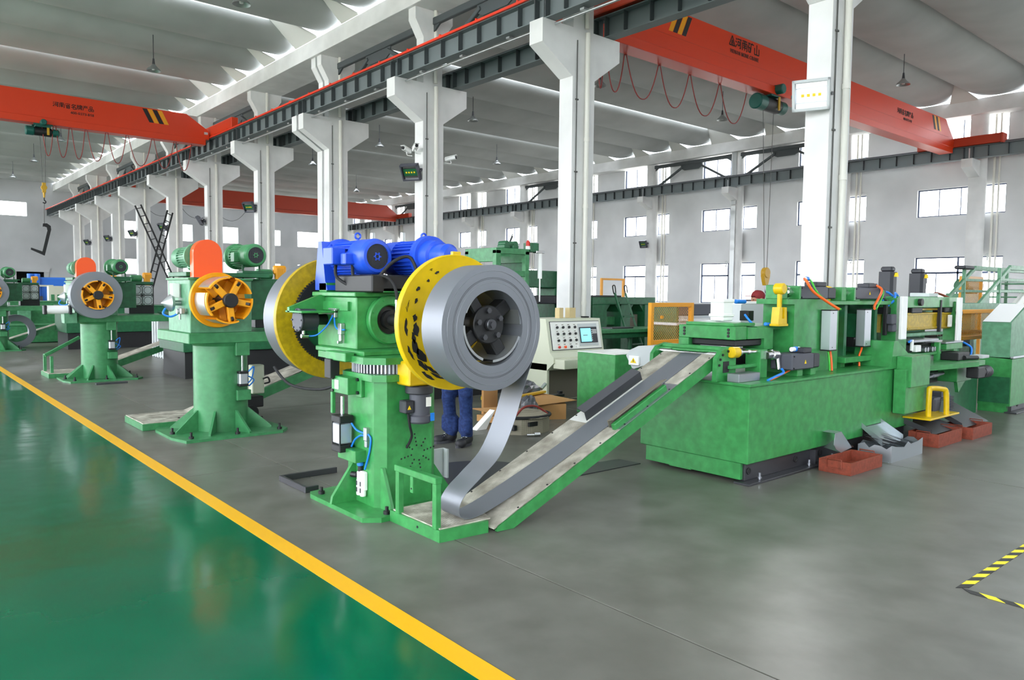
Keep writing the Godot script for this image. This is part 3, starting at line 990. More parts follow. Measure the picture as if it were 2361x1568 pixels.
func cctv(at: Vector3, yaw: float, label: String):
	var c := thing("security_camera", at, label, "camera")
	mb(xf(0, 0, 0, yaw, -12)); bx(-0.06, -0.05, -0.16, 0.06, 0.05, 0.16, 0.015); bx(-0.07, 0.05, -0.14, 0.07, 0.065, 0.22); fin("camera_body", "white", c)
	mb(xf(0, 0, 0, yaw, -12)); cyl(Vector3(0, 0, 0.16), Vector3(0, 0, 0.19), 0.045, -1, 14); fin("lens", "black", c)
	mb(); tube([Vector3(0, -0.05, 0), Vector3(0.02, -0.14, 0), Vector3(0.18 if at.x < 12.4 else -0.18, -0.14, 0)], 0.014, 6, 3); fin("arm", "white", c)

func ladder(at: Vector3, top: Vector3, w: float, n: int, label: String, m: String):
	var l := thing("ladder", at, label, "ladder")
	var side := Vector3.UP.cross(top).cross(Vector3(0.6, 0, -0.76)).normalized()
	side = Vector3(0.76, 0, -0.65).slide(top.normalized()).normalized()
	for s in [-1, 1]:
		mb(); bar(side * w * 0.5 * s, top + side * w * 0.5 * s, 0.04, 0.07); fin("rail", m, l)
	for k in n:
		var p := top * ((k + 0.6) / n)
		mb(); bar(p - side * w * 0.5, p + side * w * 0.5, 0.03, 0.035); fin("rung", m, l)

func hall_fittings():
	for z in [-20.3, -28.4, -45.0, -53.3, -62.0]: pendant(7.75, z, "grey bell pendant lamp over the near hall, hanging %s" % {-20.3: "nearest the camera", -28.4: "above the middle of the red crane", -45.0: "behind the crane hoist", -53.3: "beyond the crane ropes", -62.0: "farthest by the end wall"}[z])
	for z in [-19.3, -26.9, -34.9, -42.7]: pendant(20.5, z, "grey bell pendant lamp in the column side lamp line, far hall, %s from camera" % {-19.3: "first", -26.9: "second", -34.9: "third", -42.7: "fourth"}[z])
	for z in [-11.9, -19.4, -34.8, -51.6]: pendant(28.3, z, "grey bell pendant lamp in the window side lamp line, far hall, %s from camera" % {-11.9: "first", -19.4: "second", -34.8: "third", -51.6: "fourth"}[z])
	floodlight(Vector3(11.82, 4.93, -6.42), -68, 12, 1.0, true, "square grey floodlight with lit white panel on the nearest column", "greybox", -90)
	floodlight(Vector3(11.8, 5.03, -18.4), -60, 32, 0.95, false, "tilted grey floodlight with green panel below the security cameras", "charcoal", -90)
	floodlight(Vector3(11.8, 5.0, -30.4), -60, 30, 0.85, false, "grey floodlight on the column behind the orange belt guard", "charcoal", -90)
	floodlight(Vector3(11.8, 4.85, -36.4), -120, 30, 0.85, false, "dark floodlight on the column just beyond the red far crane end", "charcoal", -90)
	floodlight(Vector3(11.8, 4.9, -42.3), -70, 30, 0.85, false, "small grey floodlight beside the crossed black ladders", "charcoal", -90)
	floodlight(Vector3(36.6, 4.75, -30.6), -90, 20, 0.9, false, "grey floodlight on the pilaster of the far white wall", "charcoal", -90)
	for k in 3: floodlight(Vector3(11.8, 4.9, -48.3 - 6.0 * k), -70, 30, 0.8, false, "tiny dark floodlight far down the row on the %s last column" % ["fourth", "third", "second"][k], "charcoal", -90)
	cctv(Vector3(11.78, 5.68, -18.55), -70, "white security camera aiming down over the walkway from the column")
	cctv(Vector3(11.84, 5.7, -18.2), -20, "white security camera with dark lens facing the camera, beside its twin")
	cctv(Vector3(13.05, 5.55, -18.2), 40, "small dark security camera on the far side of the column")
	ladder(Vector3(11.35, 0, -36.2), Vector3(-2.1, 5.4, -0.5), 0.45, 16, "tall black ladder leaning towards the near hall between the columns", "black")
	ladder(Vector3(9.2, 0, -36.6), Vector3(1.35, 5.2, 0.1), 0.42, 16, "black ladder crossing the taller one in front of the columns", "black")
	ladder(Vector3(33.8, 0, -44.3), Vector3(-2.2, 5.6, -3.0), 0.5, 14, "thin grey ladder rising past a far wall window on one side of the gantry", "galv")
	ladder(Vector3(32.6, 0, -41.8), Vector3(2.6, 5.8, 0.4), 0.4, 14, "thin dark ladder leaning against the far wall pilaster by the window", "beam_dark")
	for k in 3:
		var s: String = ["23", "22", "21"][k]
		var w := words(s, 0.46, 0.006, "greybox", "bay_number", self, xf(37.38, 3.45, [-24.95, -17.98, -12.0][k], -90))
		w.name = numbered("bay_number")
		tag(w, ["faint grey bay number beside the window right of the silver strip pilaster", "faint grey bay number beside the window behind the nearest column", "faint grey bay number near the green stair rails"][k], "sign", "bay numbers on the far wall")

# ---------------------------------------------------------------- the nearest machine line
func W(o: Node3D):                       # start a mesh given in hall coordinates inside thing o
	mb(o.transform.affine_inverse())

func wbox(called: String, m: String, parent: Node, o: Node3D, x0: float, y0: float, z0: float, x1: float, y1: float, z1: float, bev := 0.004) -> MeshInstance3D:
	W(o)
	bx(x0, y0, z0, x1, y1, z1, bev)
	return fin(called, m, parent)

func motor(parent: Node3D, c: Vector3, dir: float, r: float, l: float, m: String, fan := true) -> MeshInstance3D:
	# foot or flange mounted electric motor, shaft along z, fan cover at the dir end; c is its middle in the thing's own axes
	var a := c - Vector3(0, 0, dir * l * 0.5)
	var b := c + Vector3(0, 0, dir * l * 0.5)
	var d := Vector3(0, 0, dir)
	mb()
	rev(a, d, [Vector2(0, 0), Vector2(0, r * 0.84), Vector2(l * 0.62, r * 0.84), Vector2(l * 0.62, 0)], 28)
	var body := fin("motor", m, parent)
	mb()
	for k in 26:                                    # cooling fins
		var q := TAU * k / 26.0
		if absf(sin(q)) > 0.98 and sin(q) > 0: continue
		var e := Vector3(cos(q), sin(q), 0)
		bar(a + e * r * 0.9 + d * l * 0.08, a + e * r * 0.9 + d * l * 0.6, 0.008, r * 0.2, e)
	fin("cooling_fins", m, body)
	mb()
	rev(a, d, [Vector2(-0.03, 0), Vector2(-0.03, r * 1.16), Vector2(0.02, r * 1.16), Vector2(0.03, r * 0.95), Vector2(0.06, r * 0.9)], 32)
	for k in 8: bolt(a + Vector3(cos(TAU * k / 8), sin(TAU * k / 8), 0) * r * 1.06 + d * 0.02, d, r * 0.07)
	fin("mounting_flange", m, body)
	mb()
	var f0 := a + d * l * 0.6
	rev(f0, d, [Vector2(0, r * 0.86), Vector2(0, r), Vector2(l * 0.33, r * 1.0), Vector2(l * 0.37, r * 0.96), Vector2(l * 0.395, r * 0.86), Vector2(l * 0.4, r * 0.7), Vector2(l * 0.37, r * 0.7)], 40)
	fin("fan_cover", m, body)
	if fan:
		mb(); rev(f0, d, [Vector2(l * 0.36, 0), Vector2(l * 0.36, r * 0.72)], 32); fin("fan_shadow", "black", body)
		mb()
		var n := 9
		for k in range(-n, n + 1):
			var u := k * r * 0.7 / n
			var h := sqrt(maxf(0.0, pow(r * 0.7, 2) - u * u))
			if h < 0.004: continue
			var z := f0 + d * l * 0.385
			bar(z + Vector3(u, -h, 0), z + Vector3(u, h, 0), 0.002, 0.003, Vector3.BACK)
			bar(z + Vector3(-h, u, 0), z + Vector3(h, u, 0), 0.002, 0.003, Vector3.BACK)
		fin("fan_grille", "charcoal", body)
		mb()
		ring(f0 + d * l * 0.382, f0 + d * l * 0.395, r * 0.1, r * 0.17, 16)
		for k in 6: bar(f0 + d * l * 0.39 + Vector3(cos(k * TAU / 6), sin(k * TAU / 6), 0) * r * 0.15, f0 + d * l * 0.39 + Vector3(cos(k * TAU / 6), sin(k * TAU / 6), 0) * r * 0.24, 0.01, 0.008, Vector3.BACK)
		fin("fan_badge", m, body)
	return body

func main_decoiler():
	var o := thing("decoiler", Vector3(3.1, 0, -5.1), "nearest green double head decoiler with blue motors, yellow flanges and octagonal pedestal", "decoiler")
	# base and pedestal
	W(o); ext("y", [Vector2(2.66, -5.62), Vector2(3.5, -5.75), Vector2(3.62, -5.6), Vector2(3.62, -4.78), Vector2(3.5, -4.66), Vector2(2.74, -4.64), Vector2(2.63, -4.72), Vector2(2.63, -5.55)], 0.0, 0.035); fin("base_plate", "green", o)
	var oct := []
	for p in [[-0.27, -0.2], [-0.2, -0.27], [0.2, -0.27], [0.27, -0.2], [0.27, 0.2], [0.2, 0.27], [-0.2, 0.27], [-0.27, 0.2]]: oct.append(Vector2(3.1 + p[0], -5.1 + p[1]))
	W(o); ext("y", oct, 0.035, 1.0); var ped := fin("pedestal", "green", o)
	W(o)
	var oc2 := []
	for p in oct: oc2.append(Vector2(3.1 + (p.x - 3.1) * 1.12, -5.1 + (p.y + 5.1) * 1.12))
	ext("y", oc2, 0.985, 1.035); fin("collar", "green", ped)
	for k in 8:                                     # star of ventilation holes in the near face
		var q := TAU * k / 8 + 0.2
		for j in range(1, 5 if k % 2 == 0 else 4):
			W(o); var hp := Vector3(3.172 + cos(q) * (0.03 + 0.03 * j), 0.42 + sin(q) * (0.03 + 0.03 * j), -4.832)
			cyl(hp, hp + Vector3(0, 0, 0.003), 0.0075, -1, 8); fin("vent_hole", "black", ped)
	for g in [[Vector2(2.83, 0.37), Vector2(2.83, 0.035), Vector2(2.62, 0.035), Vector2(2.63, 0.09)], [Vector2(3.37, 0.33), Vector2(3.37, 0.035), Vector2(3.56, 0.035), Vector2(3.56, 0.1)]]:
		W(o); ext("z", g, -5.2, -5.17); fin("gusset", "green", o)
	W(o); ext("x", [Vector2(-4.86, 0.34), Vector2(-4.86, 0.035), Vector2(-4.7, 0.035), Vector2(-4.7, 0.06), Vector2(-4.83, 0.34)], 2.86, 2.885); fin("gusset", "green", o)
	W(o); ext("z", [Vector2(3.37, 0.33), Vector2(3.37, 0.035), Vector2(3.55, 0.035), Vector2(3.55, 0.08)], -4.98, -4.95); fin("gusset", "green", o)
	for p in [[2.7, -5.5], [2.82, -4.7], [3.5, -5.6], [3.52, -4.74]]:
		W(o); cyl(Vector3(p[0], 0.03, p[1]), Vector3(p[0], 0.09, p[1]), 0.013, -1, 8); cyl(Vector3(p[0], 0.035, p[1]), Vector3(p[0], 0.06, p[1]), 0.026, -1, 6); fin("anchor_bolt", "black", o)
	# ring gear and turntable
	W(o)
	cyl(Vector3(3.1, 1.035, -5.1), Vector3(3.1, 1.115, -5.1), 0.285, -1, 48)
	var rg := fin("ring_gear", "steel_dark", o)
	for k in 64:
		var q := TAU * k / 64
		if sin(q) > -0.7 or true:
			var e := Vector3(cos(q), 0, sin(q))
			W(o); bar(Vector3(3.1, 1.037, -5.1) + e * 0.293, Vector3(3.1, 1.113, -5.1) + e * 0.293, 0.014, 0.02, e); fin("gear_tooth", "steel", rg)
	W(o); ext("y", [Vector2(2.8, -5.75), Vector2(3.4, -5.75), Vector2(3.5, -5.6), Vector2(3.5, -4.9), Vector2(3.36, -4.78), Vector2(2.86, -4.78), Vector2(2.74, -4.9)], 1.115, 1.165); fin("turntable", "green", o)
	W(o); bx(2.7, 1.12, -5.42, 2.78, 1.19, -5.1, 0.006); bx(2.8, 1.165, -5.8, 3.3, 1.203, -5.0, 0.006); fin("turntable_edge", "green", o)
	# gearbox housing
	wbox("housing", "green", o, o, 2.85, 1.2, -5.86, 3.42, 1.61, -5.2, 0.008)
	wbox("housing_lid", "green", o, o, 2.82, 1.61, -5.9, 3.46, 1.645, -5.17, 0.006)
	W(o); ring(Vector3(3.125, 1.43, -5.2), Vector3(3.125, 1.43, -5.145), 0.115, 0.195, 44, 0.01)
	for k in 8: bolt(Vector3(3.125 + cos(TAU * (k + 0.5) / 8) * 0.165, 1.43 + sin(TAU * (k + 0.5) / 8) * 0.165, -5.147), Vector3.BACK, 0.011)
	fin("bearing_cover", "green", o)
	W(o); rev(Vector3(3.125, 1.43, -5.19), Vector3.BACK, [Vector2(0.0, 0.115), Vector2(0.01, 0.0)], 30); cyl(Vector3(3.125, 1.43, -5.19), Vector3(3.125, 1.43, -5.13), 0.075, -1, 24); cyl(Vector3(3.125, 1.43, -5.14), Vector3(3.125, 1.43, -4.4), 0.045, -1, 20)
	fin("main_shaft", "black", o)
	# near mandrel: flange, expander segments, hub plate
	flange_and_mandrel(o, Vector3(3.13, 1.44, -4.3), 1.0)
	flange_and_mandrel(o, Vector3(3.12, 1.41, -6.14), -1.0)
	# motors on the lid
	var mo := motor(o, Vector3(3.04, 1.925, -5.5) - o.position, 1.0, 0.142, 0.6, "blue")
	mo.set_meta("label", "nearer blue motor with round fan grille")
	W(o); ext("x", [Vector2(-5.92, 1.66), Vector2(-5.92, 1.74), Vector2(-5.86, 2.06), Vector2(-5.8, 2.06), Vector2(-5.74, 1.74), Vector2(-5.7, 1.66)], 2.86, 3.2); fin("motor_bracket", "blue", o)
	W(o); bx(2.78, 1.86, -5.62, 2.9, 2.0, -5.46, 0.008); fin("terminal_box", "blue", mo)
	W(o); bx(2.83, 1.86, -5.42, 2.92, 1.95, -5.34, 0.008); fin("terminal_box", "blue", mo)
	W(o); ring(Vector3(3.04, 2.1, -5.53), Vector3(3.04, 2.1, -5.51), 0.018, 0.03, 16, 0.004); cyl(Vector3(3.04, 2.05, -5.52), Vector3(3.04, 2.075, -5.52), 0.014, -1, 8); fin("lifting_eye", "blue", mo)
	var m2 := motor(o, Vector3(3.42, 1.93, -5.35) - o.position, -1.0, 0.142, 0.62, "blue", false)
	m2.set_meta("label", "farther blue finned motor with stepped gear head")
	W(o); rev(Vector3(3.42, 1.93, -5.08), Vector3.BACK, [Vector2(0, 0.17), Vector2(0.03, 0.17), Vector2(0.04, 0.14), Vector2(0.16, 0.125), Vector2(0.17, 0.1), Vector2(0.3, 0.095), Vector2(0.33, 0.07), Vector2(0.34, 0.0)], 32); fin("gear_head", "blue", m2)
	W(o); ring(Vector3(3.42, 2.1, -5.14), Vector3(3.42, 2.1, -5.12), 0.016, 0.028, 16, 0.004); fin("lifting_eye", "blue", m2)
	wbox("motor_plate", "black", o, o, 2.9, 1.645, -5.65, 3.6, 1.78, -5.05, 0.01)
	wbox("motor_riser", "green", o, o, 2.86, 1.645, -5.85, 3.05, 1.72, -5.72)
	wbox("motor_riser", "green", o, o, 3.0, 1.645, -5.85, 3.4, 1.68, -5.05)
	W(o); cyl(Vector3(3.05, 1.72, -5.35), Vector3(3.14, 1.72, -5.15), 0.06, 0.06, 16); fin("chain_guard", "yellow_worn", o)
	# hydraulic hoses to the rotary joint on the shaft
	for h in 2:
		W(o)
		var dx := 0.02 * h
		tube([Vector3(3.09 + dx, 1.5, -4.97), Vector3(3.09 + dx, 1.62, -4.97), Vector3(3.12 + dx * 6, 1.74, -4.97 + 0.02 * h), Vector3(3.1 + dx * 7, 1.9 + 0.02 * h, -5.05), Vector3(3.05 + dx * 3, 1.88, -5.1), Vector3(3.0, 1.74, -5.15)] if h == 1 else [Vector3(3.07, 1.5, -4.97), Vector3(3.07, 1.62, -4.97), Vector3(3.05, 1.72, -5.0), Vector3(3.0, 1.77, -5.05), Vector3(2.95, 1.74, -5.12)], 0.013, 8)
		var hs := fin("hose", "rubber", o)
		W(o); cyl(Vector3(3.07 + dx, 1.47, -4.97), Vector3(3.07 + dx, 1.56, -4.97), 0.015, -1, 10); cyl(Vector3(3.07 + dx, 1.56, -4.97), Vector3(3.07 + dx, 1.59, -4.97), 0.019, -1, 6); fin("hose_fitting", "chrome", hs)
	W(o); for h in 2: tube([Vector3(2.86 + 0.06 * h, 1.86, -5.55 + 0.16 * h), Vector3(2.86 + 0.06 * h, 1.76, -5.53 + 0.16 * h), Vector3(2.95 + 0.05 * h, 1.68, -5.4), Vector3(3.05, 1.67, -5.3)], 0.013, 7)
	fin("motor_cable", "rubber", o).set_meta("kind", "stuff")
	# brake caliper on a bracket left of the housing
	W(o); ext("x", [Vector2(-5.86, 1.5), Vector2(-5.3, 1.5), Vector2(-5.3, 1.57), Vector2(-5.86, 1.57)], 2.83, 2.85); ext("z", [Vector2(2.85, 1.48), Vector2(2.85, 1.62), Vector2(2.8, 1.62), Vector2(2.54, 1.52), Vector2(2.54, 1.48)], -5.76, -5.72); bx(2.54, 1.478, -5.8, 2.85, 1.495, -5.5); fin("brake_bracket", "green", o)
	W(o)
	cyl(Vector3(2.74, 1.42, -5.68), Vector3(2.6, 1.42, -5.68), 0.088, -1, 28, 0.008)
	var br := fin("brake_cylinder", "charcoal_dark", o)
	W(o); cyl(Vector3(2.6, 1.42, -5.68), Vector3(2.585, 1.42, -5.68), 0.095, -1, 28, 0.004)
	for k in 8: bolt(Vector3(2.586, 1.42 + cos(TAU * k / 8) * 0.083, -5.68 + sin(TAU * k / 8) * 0.083), Vector3.LEFT, 0.008)
	fin("end_cap", "charcoal", br)
	W(o); cyl(Vector3(2.74, 1.42, -5.68), Vector3(2.88, 1.42, -5.72), 0.045, -1, 14); fin("piston_rod", "black", br)
	W(o); cyl(Vector3(2.64, 1.335, -5.68), Vector3(2.64, 1.29, -5.68), 0.013, -1, 8); cyl(Vector3(2.62, 1.29, -5.68), Vector3(2.68, 1.29, -5.68), 0.017, -1, 8); fin("elbow_fitting", "chrome", br)
	# air valves and hoses on the left face
	W(o); bx(2.82, 1.44, -5.56, 2.85, 1.51, -5.5, 0.004); bx(2.8, 1.505, -5.57, 2.83, 1.515, -5.44, 0.003); fin("hand_valve", "galv", o)
	W(o); bx(2.81, 1.31, -5.43, 2.85, 1.4, -5.38, 0.004); cyl(Vector3(2.825, 1.26, -5.405), Vector3(2.825, 1.31, -5.405), 0.016, -1, 10); cyl(Vector3(2.8, 1.25, -5.41), Vector3(2.84, 1.25, -5.41), 0.011, -1, 8); fin("valve_block", "galv", o)
	W(o); tube([Vector3(2.68, 1.29, -5.68), Vector3(2.74, 1.3, -5.64), Vector3(2.8, 1.38, -5.58), Vector3(2.82, 1.46, -5.53)], 0.007, 6); fin("air_hose", "hose_blue", o)
	W(o); tube([Vector3(2.83, 1.44, -5.52), Vector3(2.82, 1.38, -5.49), Vector3(2.82, 1.35, -5.44), Vector3(2.83, 1.35, -5.35)], 0.007, 6); fin("air_hose", "hose_blue", o)
	W(o); tube([Vector3(2.55, 1.02, -6.05), Vector3(2.62, 0.88, -5.9), Vector3(2.75, 0.86, -5.6), Vector3(2.83, 0.95, -5.35)], 0.012, 7); fin("drooping_cable", "rubber", o)
	# pin lock cylinder on the left of the pedestal
	wbox("lock_housing", "green", o, o, 2.72, 0.87, -5.36, 2.83, 1.0, -5.1)
	wbox("lock_flange", "green", o, o, 2.8, 0.85, -5.12, 2.83, 1.02, -5.04)
	wbox("lock_guide", "black", o, o, 2.68, 0.98, -5.4, 2.76, 1.13, -5.3)
	W(o); for p in [[0.985, -5.08], [0.885, -5.08]]: bolt(Vector3(2.8, p[0], p[1]), Vector3.LEFT, 0.014, 0.015)
	for p in [[0.98, -5.33], [0.885, -5.33]]: bolt(Vector3(2.72, p[0], p[1]), Vector3.LEFT, 0.012, 0.012)
	fin("bolts", "black", o).set_meta("kind", "stuff")
	W(o); bx(2.716, 0.9, -5.3, 2.72, 0.97, -5.24, 0.0); fin("data_plate", "paper", o)
	wbox("sensor_bar", "green", o, o, 2.72, 0.7, -5.38, 2.75, 0.87, -5.35)
	W(o); cyl(Vector3(2.75, 0.845, -5.24), Vector3(2.75, 0.7, -5.24), 0.014, -1, 12); fin("piston_rod", "chrome", o)
	W(o); bx(2.695, 0.48, -5.3, 2.805, 0.645, -5.18, 0.01); var cy := fin("air_cylinder", "alu", o)
	for y in [0.645, 0.42]:
		W(o); bx(2.69, y, -5.31, 2.81, y + 0.055, -5.17, 0.006); fin("end_cap", "black", cy)
	W(o); for p in [[-5.3, 1], [-5.18, 1]]: cyl(Vector3(2.697, 0.45, p[0]), Vector3(2.697, 0.67, p[0]), 0.006, -1, 6)
	fin("tie_rod", "black", cy)
	wbox("cylinder_foot", "green", o, o, 2.74, 0.36, -5.3, 2.84, 0.45, -5.02)
	W(o); bx(2.8, 0.53, -5.01, 2.835, 0.63, -4.965, 0.004); bx(2.805, 0.48, -5.005, 2.83, 0.53, -4.97, 0.003); fin("solenoid_valve", "galv", o)
	for h in [[Vector3(2.79, 0.64, -5.17), Vector3(2.8, 0.6, -5.12), Vector3(2.81, 0.585, -5.06), Vector3(2.815, 0.585, -5.01)], [Vector3(2.79, 0.46, -5.17), Vector3(2.8, 0.52, -5.13), Vector3(2.81, 0.56, -5.06), Vector3(2.815, 0.56, -5.01)], [Vector3(2.82, 0.58, -4.97), Vector3(2.82, 0.55, -4.93), Vector3(2.82, 0.45, -4.95), Vector3(2.81, 0.31, -5.0)]]:
		W(o); tube(h, 0.008, 7); fin("air_hose", "hose_blue", o)
	# air regulator
	W(o); bx(2.79, 0.14, -5.1, 2.835, 0.29, -4.99, 0.012); var rgv := fin("air_regulator", "white", o)
	W(o); cyl(Vector3(2.81, 0.325, -5.07), Vector3(2.81, 0.395, -5.07), 0.026, 0.023, 18, 0.006); fin("pressure_knob", "hose_blue", rgv)
	W(o); cyl(Vector3(2.81, 0.285, -5.07), Vector3(2.81, 0.33, -5.07), 0.02, -1, 14); fin("neck", "black", rgv)
	for z in [-5.075, -5.02]:
		W(o); cyl(Vector3(2.805, 0.1, z), Vector3(2.805, 0.22, z), 0.024, -1, 16, 0.006); var bw := fin("filter_bowl", "white", rgv)
	for k in 4:
		W(o); bx(2.778, 0.13 + 0.05 * (k % 2), -5.08 + 0.055 * (k / 2), 2.782, 0.165 + 0.05 * (k % 2), -5.068 + 0.055 * (k / 2), 0.0); fin("sight_slot", "charcoal_dark", rgv)
	W(o); cyl(Vector3(2.8, 0.25, -5.1), Vector3(2.78, 0.25, -5.15), 0.022, -1, 16); fin("pressure_gauge", "black", rgv)
	W(o); cyl(Vector3(2.781, 0.25, -5.149), Vector3(2.779, 0.25, -5.153), 0.02, -1, 16); fin("gauge_face", "paper", rgv)
	# slewing gear motor on the near right of the pedestal
	wbox("gear_motor_mount", "yellow", o, o, 2.985, 0.96, -4.84, 3.25, 1.14, -4.66, 0.01)
	W(o); cyl(Vector3(3.12, 0.955, -4.735), Vector3(3.12, 0.895, -4.735), 0.105, -1, 24, 0.006); var gm := fin("gear_motor", "charcoal_dark", o)
	W(o); cyl(Vector3(3.125, 0.9, -4.735), Vector3(3.125, 0.7, -4.735), 0.078, -1, 24, 0.01); cyl(Vector3(3.125, 0.74, -4.735), Vector3(3.125, 0.67, -4.735), 0.088, -1, 24, 0.014); fin("motor_body", "charcoal", gm)
	wbox("terminal_box", "charcoal_dark", gm, o, 2.97, 0.755, -4.78, 3.05, 0.85, -4.69, 0.008)
	W(o); ext("z", [Vector2(2.99, 0.785), Vector2(3.02, 0.785), Vector2(3.005, 0.815)], -4.69, -4.686); fin("warning_mark", "warn", gm)
	W(o); bx(3.13, 0.8, -4.658, 3.175, 0.87, -4.655, 0.0); fin("label_plate", "paper", gm)
	W(o); bx(3.165, 0.69, -4.652, 3.2, 0.75, -4.648, 0.0); fin("label_plate", "hose_blue", gm)
	W(o); tube([Vector3(3.02, 0.75, -4.73), Vector3(3.04, 0.66, -4.74), Vector3(3.09, 0.56, -4.79), Vector3(3.07, 0.47, -4.83)], 0.01, 7); fin("motor_cable", "rubber", gm)
	# the two coils
	var c := thing("steel_coil", Vector3(3.12, 1.42, -3.96), "grey steel coil on the near mandrel, its strip looping down to the ramp", "coil")
	W(c)
	var R := 0.415
	var ra := 0.272
	rev(Vector3(3.12, 1.42, -4.08), Vector3.BACK, [Vector2(0.0, 0.25), Vector2(0.0, R), Vector2(0.225, R), Vector2(0.228, 0.33), Vector2(0.228, 0.25), Vector2(0.0, 0.25)], 96)
	fin("coil_windings", "steel_coil", c)
	for rr in [0.322, 0.33, 0.3, 0.375]:
		W(c); ring(Vector3(3.12, 1.42, -3.853), Vector3(3.12, 1.42, -3.8505), rr, rr + 0.0022, 96, 0.0004); fin("winding_edge", "steel_dark" if rr < 0.331 and rr > 0.31 else "steel", c)
	# strip: off the lower right of the coil, down to a loop on the platform and up the ramp
	W(c)
	var q := []
	var a0 := -0.35
	for k in 8: q.append(Vector3(3.12 + cos(a0 + 0.05 * (7 - k)) * R, 1.42 + sin(a0 + 0.05 * (7 - k)) * R, -4.08))
	var tail := [q[7], Vector3(3.42, 1.05, -4.09), Vector3(3.34, 0.78, -4.11), Vector3(3.24, 0.55, -4.14), Vector3(3.1, 0.41, -4.17), Vector3(3.0, 0.31, -4.2), Vector3(2.965, 0.22, -4.23), Vector3(3.0, 0.135, -4.26), Vector3(3.09, 0.1, -4.28), Vector3(3.25, 0.115, -4.3), Vector3(3.5, 0.19, -4.31), Vector3(4.0, 0.378, -4.31), Vector3(4.5, 0.587, -4.31), Vector3(5.2, 0.885, -4.31), Vector3(5.74, 1.115, -4.31)]
	for p in smooth_pts(tail, 8): q.append(p)
	band(q, Vector3(0, 0, 0.222), 0.0025)
	fin("strip", "steel_coil", c)
	var c2 := thing("steel_coil", Vector3(3.12, 1.41, -6.28), "pale steel coil on the rear mandrel, seen as a rim behind the rear yellow flange", "coil")
	W(c2); rev(Vector3(3.12, 1.41, -6.2), Vector3.FORWARD, [Vector2(0, 0.3), Vector2(0, 0.5), Vector2(0.24, 0.5), Vector2(0.24, 0.26), Vector2(0, 0.26)], 80); fin("coil_windings", "steel_coil", c2)
	# things left on the floor round the pedestal
	var t := thing("angle_iron", Vector3(2.8, 0, -6.0), "low rusty angle iron frame lying on the floor behind the decoiler base", "frame")
	W(t); bx(2.66, 0, -5.74, 2.69, 0.05, -6.2, 0.003); bx(2.66, 0, -6.2, 3.2, 0.05, -6.23, 0.003); bx(2.66, 0, -5.74, 2.78, 0.05, -5.71, 0.003); fin("frame", "steel_dark", t)
	var mt := thing("floor_mat", Vector3(4.2, 0, -5.3), "dark round plate lying on the floor beside the ramp behind the strip loop", "floor plate")
	W(mt); cyl(Vector3(4.13, 0, -5.28), Vector3(4.13, 0.012, -5.28), 0.6, -1, 48, 0.004); fin("plate", "charcoal_dark", mt)
	var wp := thing("white_post", Vector3(3.75, 0, -5.4), "short white channel post standing behind the near decoiler pedestal", "post")
	W(wp); bx(3.72, 0, -5.46, 3.84, 0.27, -5.44, 0.003); bx(3.84, 0, -5.46, 3.86, 0.27, -5.38, 0.003); fin("channel", "greybox", wp)
	var ms := thing("metal_sheet", Vector3(5.3, 0, -4.85), "thin grey sheet offcut lying on the floor under the ramp end", "sheet")
	W(ms); ext("y", [Vector2(4.7, -4.75), Vector2(5.68, -4.72), Vector2(5.66, -4.98), Vector2(5.0, -5.05)], 0.0, 0.008); fin("sheet", "steel_dark", ms)

